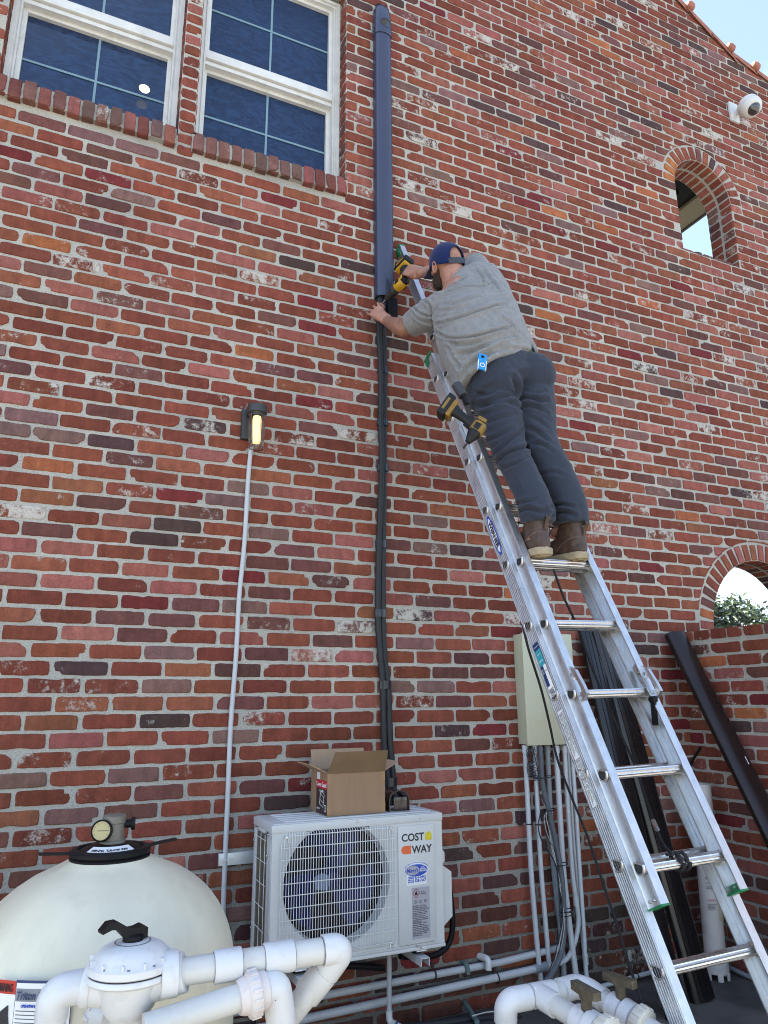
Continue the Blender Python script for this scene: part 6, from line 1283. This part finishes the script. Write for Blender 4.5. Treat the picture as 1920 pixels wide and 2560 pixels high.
# left hand wraps the black lines
lc2 = V(W(954, 785, -.035)); knL = V(W(938, 777, -.100)); sdL = V(W(946, 750, -.09))-V(W(938, 795, -.09))
hand(wrL, knL, sdL, (-.15, -1, .15), .078, ((12, .25), (38, .15), (70, .0)), [knL+V((.036, .02, .022)), V(W(958, 768, -.075)), V(W(952, 760, -.055))])
# right hand grips the drill handle
dr0 = V(W(1016, 697, -.30)); dr1 = V(W(962, 752, -.12)); drd = (dr1-dr0).normalized(); drh = V(W(1037, 652, -.33)); hdd = (drh-dr0); hdd = (hdd-drd*hdd.dot(drd)*.75).normalized(); dr0 = V(W(1015, 697, -.27))
gripc = dr0+hdd*.075; knR = gripc-ray*.020+rgt*-.018+upi*.012
hand(wrR, gripc-ray*.034+rgt*.000, hdd*-1, -ray+upi*.3, .075, ((60, .0), (115, .0), (160, .0)), [gripc-ray*.005+rgt*-.01-hdd*.035, gripc+ray*.02-rgt*.012-hdd*.03, gripc+ray*.03-rgt*.02-hdd*.028])
bme = solidify_mesh(sk, .0034, 2, .4)
hat = bme.attributes.new('hair', 'FLOAT', 'POINT'); segs = [(elL.lerp(wrL, -.25), wrL), (elR, elR.lerp(wrR, .9))]
def sdist(p_, a, b): t = max(0, min(1, (p_-a).dot(b-a)/(b-a).length_squared)); return (p_-a.lerp(b, t)).length, t
vals = []
for q in bme.vertices:
    h = 0
    for i, (a, b) in enumerate(segs):
        d_, t = sdist(q.co, a, b)
        if d_ < .07: h = max(h, (1 if i == 0 else .5)*min(1, (1-t)*3.0)*(.55+.45*max(0, q.normal.z)))
    dh = (q.co-hc)
    if dh.length < .13 and dh.dot(HU) > .0 and dh.dot(HF) < .03: h = max(h, .25)
    vals.append(h)
hat.data.foreach_set('value', vals)
link('body', bme, M_SKIN, man, 180)
# eyes, brows
for s_ in (-1, 1):
    m_ = MB(); ball(m_, hp(.083, s_*.031, .004), .0115, n=14); m_.build('eye', mat('eye_white', (.6, .58, .55), .2) if s_ < 0 else bpy.data.materials['eye_white'], man, 60)
    m_ = MB(); m_.tube([hp(.096, s_*.014, .020), hp(.094, s_*.034, .026), hp(.082, s_*.052, .018)], .004, 8); m_.build('eyebrow', mat('brown_hair', (.06, .032, .018), .8) if s_ < 0 else bpy.data.materials['brown_hair'], man, 60)
# beard: shell round the jaw
bd_ = MB(); rs = []
for i in range(13):
    ps = R(-100+200*i/12); row = []
    for (z_, rf, th) in ((-.018 if abs(ps) > 1.2 else -.050, .0, .002), (-.035 if abs(ps) > 1.2 else -.058, .0, .008), (-.070, .002, .009), (-.092, .002, .012), (-.112, -.010, .009), (-.112, -.03, .0)):
        k_ = 1-.34*max(0, (-z_/.115)-.1); f_ = (.098+rf+th)*math.cos(ps)*(1-.05*max(0, -z_/.115)); s_ = (.078+rf*.5+th*.6)*math.sin(ps)*k_; row.append(hp(f_+.002, s_, z_))
    rs.append(row)
rs_in = [[hp((q-hc).dot(HF)*.80, (q-hc).dot(HS)*.80, (q-hc).dot(HU)*.96+.004) for q in row][::-1] for row in rs]
bd_.rings([a+b for a, b in zip(rs, rs_in)]); bme2 = solidify_mesh(bd_, .0035, 3); wobble(bme2, .004, 160); link('beard', bme2, mat('dark_brown_beard', (.045, .026, .017), .9, var=.5, scale=260, bump=1, bscale=300), man, 180)
# cap
cp_ = MB(); rs = []; n = 48; CT = .113
def capp(t, ph, out=0): # t azimuth (0 front), ph elevation 0..90
    cz = math.sin(ph)*(.104+out)+.014; cr_ = math.cos(ph)**.85; return hp(math.cos(t)*(.106+out)*cr_-.002, math.sin(t)*(.089+out)*cr_, cz+(.010 if math.cos(t) < 0 else 0)*(-math.cos(t))*-1*(1-math.sin(ph)))
m_ph = 14; grid = [[capp(2*math.pi*k/n, R(-9+99*i/m_ph)) for k in range(n)] for i in range(m_ph+1)]; gin = [[capp(2*math.pi*k/n, R(-9+99*i/m_ph), -.003) for k in range(n)] for i in range(m_ph+1)]
def hole(i, k):
    t = (360*(k+.5)/n)-180; ph = -9+99*(i+.5)/m_ph; return (t/31)**2+((ph-9)/33)**2 < 1 and ph > -1.5
vv = [q for r_ in grid for q in r_]; fs = []
for i in range(m_ph):
    for k in range(n):
        if not hole(i, k): fs.append((i*n+k, i*n+(k+1) % n, (i+1)*n+(k+1) % n, (i+1)*n+k))
cp_.add(vv, fs); me = cp_.mesh('cap'); o = link('cap', me, M_NAVYC, man, 60); sm_ = o.modifiers.new('t', 'SOLIDIFY'); sm_.thickness = .003; sm_.offset = 0; cap_o = o
m_ = MB(); edge = [capp(R(180+31*math.cos(R(a))), R(9+33*math.sin(R(a))), .001) for a in range(-12, 193, 12)]; m_.tube(edge, .0028, 8); m_.build('opening_binding', M_NAVYC, cap_o, 60)
m_ = MB(); st_ = [[capp(R(a), R(ph), .0025) for ph in (-9, 5)]+[capp(R(a), R(ph), .0005) for ph in (5, -9)] for a in range(144, 217, 6)]; m_.rings(st_); m_.build('strap', mat('cap_strap', (.02, .026, .05), .5), cap_o, 30)
m_ = MB(); br_o, br_i = [], []
for a in range(-62, 63, 6):
    t = R(a); e = capp(t, R(-9), .002); l_ = .075*math.cos(R(a*1.15))**.6; o_ = e+HF*l_+HU*(-.020*math.cos(R(a))-.018*(a/62)**2-.002)+HS*math.sin(t)*l_*.1; br_o.append(o_); br_i.append(e+HU*.004-HF*.004)
m_.rings([[a, b, b-HU*.0035, a-HU*.0035] for a, b in zip(br_i, br_o)]); m_.build('brim', M_NAVYC, cap_o, 60)
m_ = MB(); ball(m_, hp(-.002, 0, .120), .006, .006, .003, (HF, HS, HU)); m_.build('button', M_NAVYC, cap_o, 60)
# ---- trousers
pt = MB(); wvp = (V(W(1340, 905, -.88))-V(W(1150, 960, -.88))).normalized(); dvp = V((0, -1, .35))
sp_dir = (nck-pel).normalized()
wc = V(W(1246, 930, -.875)); wc2 = V(W(1252, 948, -.88))
eloft(pt, [(wc+sp_dir*.025, wvp, .185, dvp, .130), (wc, wvp, .190, dvp, .136), (wc2, wvp, .196, dvp, .142), (V(W(1262, 972, -.895)), wvp*.8+(hipR-hipL).normalized()*.4, .192, dvp, .140), (hipL.lerp(hipR, .5)+V((0, 0, -.03)), hipR-hipL, .172, dvp, .115)], 32, 2.3)
bt = V((0, -1, .28)).normalized()
ball(pt, hipL+bt*.060+V((-.004, 0, .022)), .110, .102, .112); ball(pt, hipR+bt*.056+V((-.004, 0, .014)), .106, .100, .110)
limb(pt, [hipL+V((-.012, .0, .01)), hipL.lerp(kneeL, .4)+V((-.004, -.008, 0)), kneeL, kneeL.lerp(ankL, .45)+V((0, -.012, 0)), ankL+V((.0, 0, .04)), ankL+V((.002, .000, -.040))], [.114, .101, .080, .075, .071, .074], 24, 5, False)
limb(pt, [hipR+V((.014, .0, .01)), hipR.lerp(kneeR, .4)+V((.004, -.008, 0)), kneeR, kneeR.lerp(ankR, .45)+V((0, -.012, 0)), ankR+V((.0, 0, .04)), ankR+V((.002, .000, -.058))], [.110, .099, .079, .075, .071, .074], 24, 5, False)
pme = solidify_mesh(pt, .0050, 11, .55)
PF = [([(400, 360), (520, 372), (660, 318), (760, 300)], .012, .011), ([(415, 415), (560, 384), (700, 350), (790, 375)], .010, .008), ([(800, 330), (900, 312), (1000, 340), (1060, 330)], .011, .010), ([(810, 405), (930, 385), (1060, 440)], .009, .006),
      ([(640, 850), (720, 775), (840, 730), (900, 722)], .010, .010), ([(610, 790), (740, 670), (850, 580)], .009, .007), ([(870, 560), (960, 590), (1060, 670)], .010, .008), ([(920, 700), (1010, 700), (1100, 760)], .009, .007), ([(690, 900), (790, 860), (900, 800)], .009, .006),
      ([(790, 1290), (880, 1235), (1000, 1262), (1060, 1240)], .009, .009), ([(770, 1180), (860, 1190), (960, 1150)], .009, .006), ([(1090, 1300), (1180, 1260), (1290, 1290)], .009, .009), ([(1080, 1220), (1170, 1200), (1270, 1215)], .008, .007), ([(1000, 950), (1100, 930), (1200, 960)], .009, .005),
      ([(470, 560), (560, 520), (700, 470), (800, 450)], .011, .005), ([(520, 680), (640, 640), (760, 560)], .010, .006), ([(900, 470), (980, 500), (1060, 560)], .009, .005), ([(775, 150), (800, 230), (782, 305)], .015, .014), ([(430, 250), (520, 290), (620, 280)], .010, .005), ([(880, 260), (950, 280), (1040, 250)], .009, .005),
      ([(826, 60), (830, 180), (815, 290)], .0025, .0022), ([(700, 50), (708, 180), (700, 285)], .0022, .0016), ([(412, 130), (425, 300), (450, 350), (490, 365)], .0022, .0016), ([(930, 70), (955, 200), (968, 300)], .0022, .0016), ([(640, 830), (740, 920), (820, 1010), (880, 1180), (900, 1330)], .0025, .002)]
FS = 1.45; folds(pme, PF, 1050, 900, 3.318); wobble(pme, .002, 14, 3); wobble(pme, .002, 34, 9)
tro = link('trousers', pme, M_PANT, man, 180)
m_ = MB(); bl = []
for k in range(49):
    t = 2*math.pi*k/48; d2 = (dvp-wvp*dvp.dot(wvp)).normalized(); bl.append(wc+sp_dir*.018+wvp*.190*math.cos(t)*1.0+d2*.137*math.sin(t))
m_.rings([[q-sp_dir*.014, q+sp_dir*.014, (q-wc)*.97+wc+sp_dir*.014, (q-wc)*.97+wc-sp_dir*.014] for q in bl[:-1]+[bl[0]]], caps=False); m_.build('belt', mat('black_belt', (.012, .012, .014), .5), tro, 30)
# ---- shirt
sh = MB(); R3 = []
for (lx_, ly_, rx_, ry_, Y, b_) in ((1143, 966, 1341, 905, -.87, .152), (1136, 944, 1333, 886, -.860, .160), (1120, 905, 1312, 848, -.83, .172), (1103, 865, 1292, 800, -.79, .172), (1090, 828, 1278, 760, -.75, .160), (1084, 795, 1262, 722, -.705, .145), (1092, 762, 1238, 680, -.665, .122), (1104, 730, 1202, 668, -.64, .092), (1114, 712, 1166, 682, -.628, .070)):
    a_, c_ = V(W(lx_, ly_, Y)), V(W(rx_, ry_, Y)); R3.append(((a_+c_)/2, c_-a_, (c_-a_).length/2-.004, V((0, -1, .40)), b_))
eloft(sh, R3, 36, 2.25)
ball(sh, shR+V((-.005, 0, -.02)), .088, .082, .088); ball(sh, shL+V((.02, 0, 0)), .085, .085, .085)
limb(sh, [shL+V((.01, 0, 0)), shL.lerp(elL, .45), shL.lerp(elL, .82)], [.086, .077, .067], 24, 5, False); limb(sh, [shR, shR.lerp(elR, .35), shR.lerp(elR, .80)], [.084, .074, .066], 24, 5, False)
sme = solidify_mesh(sh, .0050, 10, .5)
SF = [([(640, 700), (760, 668), (900, 625), (1040, 575), (1150, 545)], .008, .009), ([(650, 745), (760, 790), (900, 782), (1050, 745), (1190, 705)], .007, .010), ([(600, 500), (720, 478), (850, 440), (980, 428), (1070, 400)], .009, .006), ([(715, 800), (830, 838), (990, 810), (1180, 745)], .008, .008),
      ([(790, 905), (930, 880), (1060, 810), (1210, 765)], .009, .009), ([(830, 1085), (890, 985), (1000, 905), (1150, 830)], .010, .010), ([(740, 850), (780, 930), (830, 1000)], .010, .007), ([(930, 960), (1040, 900), (1180, 860), (1290, 870)], .010, .006), ([(500, 565), (560, 622), (640, 640)], .006, .008),
      ([(490, 595), (540, 660), (630, 690)], .006, .007), ([(560, 520), (620, 560), (640, 640), (645, 710)], .007, .008), ([(745, 405), (800, 410), (880, 360)], .006, .006), ([(1000, 320), (1060, 400), (1110, 470)], .009, .006), ([(930, 300), (980, 360), (1000, 440)], .008, .005), ([(700, 560), (820, 545), (960, 500)], .012, .005), ([(1120, 640), (1180, 690), (1230, 760)], .010, .006), ([(680, 600), (800, 590), (900, 560)], .010, .004), ([(900, 1010), (960, 950), (1060, 890)], .008, .006)]
FS = 1.45; folds(sme, SF, 850, 560, 2.765); wobble(sme, .006, 9, 1); wobble(sme, .003, 24, 5)
sho = link('t_shirt', sme, M_SHIRT, man, 180)
d1 = (elL-shL).normalized(); sa, sb_, _ = basis(d1); e_ = shL.lerp(elL, .72)+d1*.060
m_ = MB(); m_.lathe([(.056, .0), (.0575, .004), (.0565, .014), (.053, .014)], shL.lerp(elL, .86)-d1*.0, d1, 28); 
m_ = MB(); cN = V(R3[-1][0]); cd_n = (hc-cN).normalized(); m_.tube([cN+cd_n*.014+(HS*math.cos(R(a))*.068+HF*math.sin(R(a))*.066) for a in range(0, 361, 20)], .007, 8, caps=False); m_.build('collar', M_SHIRT, sho, 60)
# ---- boots
M_BOOT = mat('brown_leather', (.062, .034, .022), .55, var=.3, scale=18, bump=.3, bscale=90, dirt=.3, dcol=(.13, .085, .06), dscale=14); M_SOLE = mat('tan_rubber', (.34, .27, .17), .8, var=.15, scale=30, bump=.3, dirt=.55, dcol=(.16, .125, .08), dscale=30)
def boot(ank, td, heel, lab):
    sdv = V((td.y, -td.x, 0)); b = empty('boot', heel, man); b['label'] = lab; L_ = .305; z0 = 2.0985
    def fw(t): return (.040+.010*math.sin(math.pi*min(t*1.6, 1)*.5)+.008*math.sin(math.pi*max(0, min(1, (t-.45)/.5))))*(1 if t < .93 else 1)
    def outline(ins, zz, n=16):
        pts = []
        for s_ in (1, -1):
            rng_ = range(n+1) if s_ > 0 else range(n, -1, -1)
            for i in rng_:
                t = i/n; w_ = (fw(t)-ins)*math.sqrt(max(0, 1-max(0, (t-.80)/.20)**2.2))*math.sqrt(max(0, 1-max(0, (.13-t)/.13)**2.4)); pts.append(heel+td*((t*(L_-2*ins))+ins)+sdv*s_*w_+V((0, 0, zz-heel.z)))
        return pts
    m_ = MB(); m_.rings([outline(.003, z0), outline(0, z0+.006), outline(0, z0+.026), outline(.003, z0+.031)]); m_.build('sole', M_SOLE, b, 40)
    m_ = MB()
    for k in range(9): c_ = heel+td*(.03+.03*k)+V((0, 0, z0-.0015-heel.z)); m_.box(c_, (.05, .010, .006), (sdv, td, V((0, 0, 1))), .001)
    m_.build('tread', M_SOLE, b, 0)
    u = MB(); top = ank+V((0, 0, .055)); ringsu = []
    for (t0_, t1_, w_, z_) in ((.004, .298, .042, z0+.028), (.002, .292, .047, z0+.045), (.004, .270, .047, z0+.068), (.008, .215, .044, z0+.09), (.012, .160, .042, z0+.115), (.010, .140, .046, z0+.140), (.012, .135, .048, z0+.165)):
        n = 30; c_ = heel+td*((t0_+t1_)/2); R_ = []
        for k in range(n):
            a = 2*math.pi*k/n; x = math.cos(a); y = math.sin(a); hw = w_*(1+.10*max(0, x)*(t1_ > .25)); R_.append(V((c_.x, c_.y, z_))+td*x*(t1_-t0_)/2+sdv*math.copysign(abs(y)**.8, y)*hw)
        ringsu.append(R_)
    u.rings(ringsu); um = solidify_mesh(u, .0045, 4); wobble(um, .003, 40); up_ = link('upper', um, M_BOOT, b, 180)
    hh = heel+V((0, 0, z0+.105-heel.z))+td*.004; m_ = MB(); m_.rings([[c_+sdv*q for q in (-.009, .009)]+[c_+sdv*q+td*.004 for q in (.009, -.009)] for c_ in (hh, hh-td*.008+V((0, 0, .028)), hh-td*.022+V((0, 0, .046)), hh-td*.016+V((0, 0, .056)), hh+td*.004+V((0, 0, .045)))]); m_.build('pull_loop', M_BOOT, b, 60)
    M_ST = bpy.data.materials.get('boot_stitch') or mat('boot_stitch', (.20, .14, .09), .7)
    m_ = MB(); bvh = BVHTree.FromPolygons([q.co[:] for q in um.vertices], [tuple(p_.vertices) for p_ in um.polygons])
    st = []
    for a in range(-150, -29, 6):
        a_ = R(a); dr_ = sdv*math.sin(a_)*-1*-1 if False else (td*math.cos(R(a+180+90-90))*1); 
    for s_ in (-1, 1):
        pl_ = []
        for k in range(13):
            t = k/12; o_ = heel+td*(-.01+.15*t)+sdv*s_*.12+V((0, 0, z0+.030+.07*(1-t)**.6+.012*math.sin(3*t)-heel.z)); h = bvh.ray_cast(o_, -sdv*s_)
            if h[0] is not None and h[3] < .14: pl_.append(h[0]+sdv*s_*.0004)
        if len(pl_) > 2: m_ = MB(); m_.tube(pl_, .0012, 5); m_.build('stitching', M_ST, b, 60)
    for k in range(4):
        c_ = heel+td*(.155-.012*k)+V((0, 0, z0+.095+.024*k-heel.z)); m_ = MB(); m_.tube([c_-sdv*.030, c_+td*.018, c_+sdv*.030], .0028, 6); m_.build('lace', M_BLK, b, 60)
    c_ = heel+td*.165+V((0, 0, z0+.165-heel.z))
    for q in ((-.03, .03, -.05), (-.045, .01, -.03), (-.02, .02, -.07)): m_ = MB(); m_.tube([c_-sdv*.01, c_+sdv*q[0]+td*q[1]+V((0, 0, .01)), c_+sdv*q[0]*1.5+td*q[1]+V((0, 0, q[2]))], .0022, 6); m_.build('lace', M_BLK, b, 60)
    if 'left' in lab:
        h = bvh.ray_cast(heel+td*.075-sdv*.15+V((0, 0, z0+.07-heel.z)), sdv)
        if h[0] is not None: text('boot_lettering', 'ARIAT', h[0]-sdv*.0012-td*.012, (td-V((0, 0, 0))), (0, 0, 1), .010, mat('boot_logo', (.45, .2, .12), .6), b)
hlL = V((ankL.x, ankL.y, 2.0985))-toeL*.070; hlR = V((ankR.x, ankR.y, 2.0985))-toeR*.070
boot(ankL, toeL, hlL, 'brown left work boot with a small orange mark'); boot(ankR, toeR, hlR, 'brown right work boot, its toe turned inwards')
# ---------------------------------------------------------------- tools
M_YT = mat('tool_yellow', (.50, .27, .012), .42, var=.12, scale=30, dirt=.45, dcol=(.12, .08, .02), dscale=30); M_TB = mat('tool_black', (.012, .012, .013), .5, var=.2, spec=.25)
def tool(name, o, d, h, label, cat_, impact=False):     # o = rear centre of motor axis, d = towards the bit, h = towards the battery
    d, h = V(d).normalized(), V(h); h = (h-d*h.dot(d)).normalized(); s_ = d.cross(h)
    t = tag(empty(name, o), label, cat_); L_ = .085 if impact else .105
    m_ = MB(); m_.lathe([(0, -.004), (.018, -.003), (.027, .004), (.029, .014), (.029, .040)], o, d, 28); m_.build('motor_cap', M_TB, t, 40)
    m_ = MB(); m_.lathe([(.029, .018), (.0315, .022), (.0315, L_*.72), (.028, L_*.80)], o, d, 28)
    m_.box(o+d*.05+h*-.0295, (.045, .004, .030), (d, h, s_), .001)
    m_.build('motor_housing', M_YT, t, 40)
    for q in (-1, 1):
        m_ = MB(); m_.box(o+d*.046+s_*q*.0315, (.030, .026, .003), (d, h, s_), .003); m_.build('vent_grille', M_TB, t)
        m_ = MB(); m_.box(o+d*.008+s_*q*.0305-h*.002, (.016, .040, .003), (d, h, s_), .002); m_.build('side_badge', M_YT, t)
    m_ = MB()
    if impact: m_.lathe([(.030, L_*.74), (.031, L_*.78), (.024, L_*1.05), (.014, L_*1.35), (.013, L_*1.42), (0, L_*1.43)], o, d, 28)
    else: m_.lathe([(.029, L_*.76), (.0285, L_*1.02), (.025, L_*1.04), (.025, L_*1.28), (.021, L_*1.34), (.020, L_*1.62), (.014, L_*1.72), (.006, L_*1.75), (0, L_*1.75)], o, d, 28)
    ch = m_.build('chuck', mat('chuck_grey', (.05, .05, .052), .45, .3) if not impact else M_TB, t, 40)
    if not impact:
        for k in range(12):
            a_ = 2*math.pi*k/12; q = h*math.cos(a_)+s_*math.sin(a_); m_ = MB(); m_.box(o+d*L_*1.16+q*.0255, (.018, .002, .004), (d, q, d.cross(q))); m_.build('grip_rib', M_TB, ch, 0)
    m_ = MB(); e_ = L_*(1.4 if impact else 1.7); m_.tube([o+d*e_, o+d*(e_+(.035 if impact else .085))], .0032 if not impact else .005, 8); m_.build('bit', M_SCREW if not impact else M_RUST, t)
    hl = .125; hd = (h*.97-d*.16).normalized(); g0 = o+d*.040+h*.02
    m_ = MB(); rs = []
    for q, a, b in ((0, .026, .019), (.02, .021, .0165), (.045, .0195, .016), (.075, .0215, .017), (.095, .024, .018), (.112, .030, .022)):
        c_ = g0+hd*q; rs.append([c_+d*a*math.cos(2*math.pi*k/20)+s_*b*math.sin(2*math.pi*k/20) for k in range(20)])
    m_.rings(rs); m_.build('handle', M_TB, t, 50)
    m_ = MB(); m_.box(g0+hd*.028+d*.022, (.012, .030, .014), (d, hd, s_), .003); m_.build('trigger', M_BLK, t)
    m_ = MB(); m_.box(g0+hd*.122+d*.008, (.085, .022, .058), (d, hd, s_), .005); m_.build('battery_mount', M_YT, t)
    bt_ = g0+hd*.150+d*.010; m_ = MB(); m_.box(bt_, (.108, .038, .070), (d, hd, s_), .008); bo = m_.build('battery', M_TB, t)
    for q in (-1, 1):
        m_ = MB(); m_.box(bt_+s_*q*.0352+hd*.002, (.060, .012, .0012), (d, hd, s_), .0004); m_.build('battery_stripe', M_YT, bo, 0)
    m_ = MB(); m_.box(bt_+hd*.0194, (.065, .0012, .016), (d, hd, s_), .0004); m_.build('battery_stripe', M_YT, bo, 0)
    for q in (-1, 1):
        ex_ = d*q; text('badge_lettering', 'DEWALT', o+d*.048+s_*q*.0345-ex_*.020+h*.0-h*(-.0) - h*.012, ex_, -h if False else s_.cross(ex_)*q*1, .011, M_INK, t, wid=.036)
    return t
tool('power_drill', dr0, drd, hdd, 'yellow and black drill held by the man against the black lines', 'drill')
io = V(W(1211, 1047, -1.125)); idr = V(W(1163, 1117, -1.10))-V(W(1203, 1060, -1.125)); ih = V(W(1150, 1005, -1.06))-V(W(1188, 1055, -1.10))
M_YT = mat('tool_dull_yellow', (.20, .11, .010), .5, var=.3, scale=40, dirt=.7, dcol=(.04, .03, .015), dscale=40)
tool('impact_driver', V(W(1207, 1052, -1.12)), idr, ih, 'yellow and black impact driver hanging at the hip of the man', 'driver', True)
# small blue level in the back pocket
M_LB = mat('level_blue', (.01, .24, .62), .4, var=.05)
lv0 = V(W(1205, 905, -1.045)); lu = (V(W(1207, 880, -1.03))-V(W(1204, 930, -1.05))).normalized(); lw_ = V((1, -.12, .25)); lw_ = (lw_-lu*lw_.dot(lu)).normalized(); ln_ = lw_.cross(lu); lv = tag(empty('spirit_level', lv0), 'small blue spirit level tucked into the back waistband of the man', 'spirit level')
m_ = MB(); m_.box(lv0+lu*.022, (.040, .044, .012), (lw_, lu, ln_), .003); m_.box(lv0-lu*.02, (.040, .05, .009), (lw_, lu, ln_), .002); m_.build('level_body', M_LB, lv)
m_ = MB(); m_.box(lv0-lw_*.0185-lu*.020, (.003, .052, .012), (lw_, lu, ln_)); m_.build('edge_rail', M_WHITE, lv, 0); m_ = MB(); m_.box(lv0+lw_*.0185-lu*.020, (.003, .052, .012), (lw_, lu, ln_)); m_.build('edge_rail', M_WHITE, lv, 0)
fn = ln_ if (ln_.y < 0) else -ln_
m_ = MB(); m_.tube([lv0-lu*.022+fn*.0065+(lw_*math.cos(R(a))+lu*math.sin(R(a)))*.0105 for a in range(0, 361, 24)], .002, 6, caps=False); m_.build('vial_ring', M_WHITE, lv, 30); m_ = MB(); m_.box(lv0+lu*.026+fn*.0065, (.014, .014, .002), (lw_, lu, ln_)); m_.build('vial_window', M_BLK, lv, 0)
# zip ties sticking out of the other side pocket, black holster tool on the left hip
zt_ = tag(empty('zip_ties', W(1340, 915, -.99)), 'few thin black zip ties sticking up from the right trouser pocket', 'zip ties')
for k, (a, b) in enumerate((((1322, 848), (1342, 920)), ((1326, 852), (1345, 918)), ((1329, 862), (1343, 915)))):
    m_ = MB(); m_.tube([V(W(*a, -.98)), V(W((a[0]+b[0])/2+3, (a[1]+b[1])/2, -.99)), V(W(*b, -.98))], .0028, 6); m_.build('zip_tie', M_BLK, zt_, 60)
ht = tag(empty('holster_grip', W(1155, 985, -.99)), 'dark grey ribbed tool grip hanging over the left hip above the driver', 'tool holder')
m_ = MB(); m_.tube([V(W(1141, 962, -1.0)), V(W(1158, 990, -1.03))], .022, 14); m_.build('grip', mat('grip_grey', (.035, .038, .042), .7), ht, 40); m_ = MB(); m_.tube([V(W(1158, 988, -1.03)), V(W(1167, 1010, -1.045))], .011, 12); m_.build('shaft', M_BLK, ht, 40)
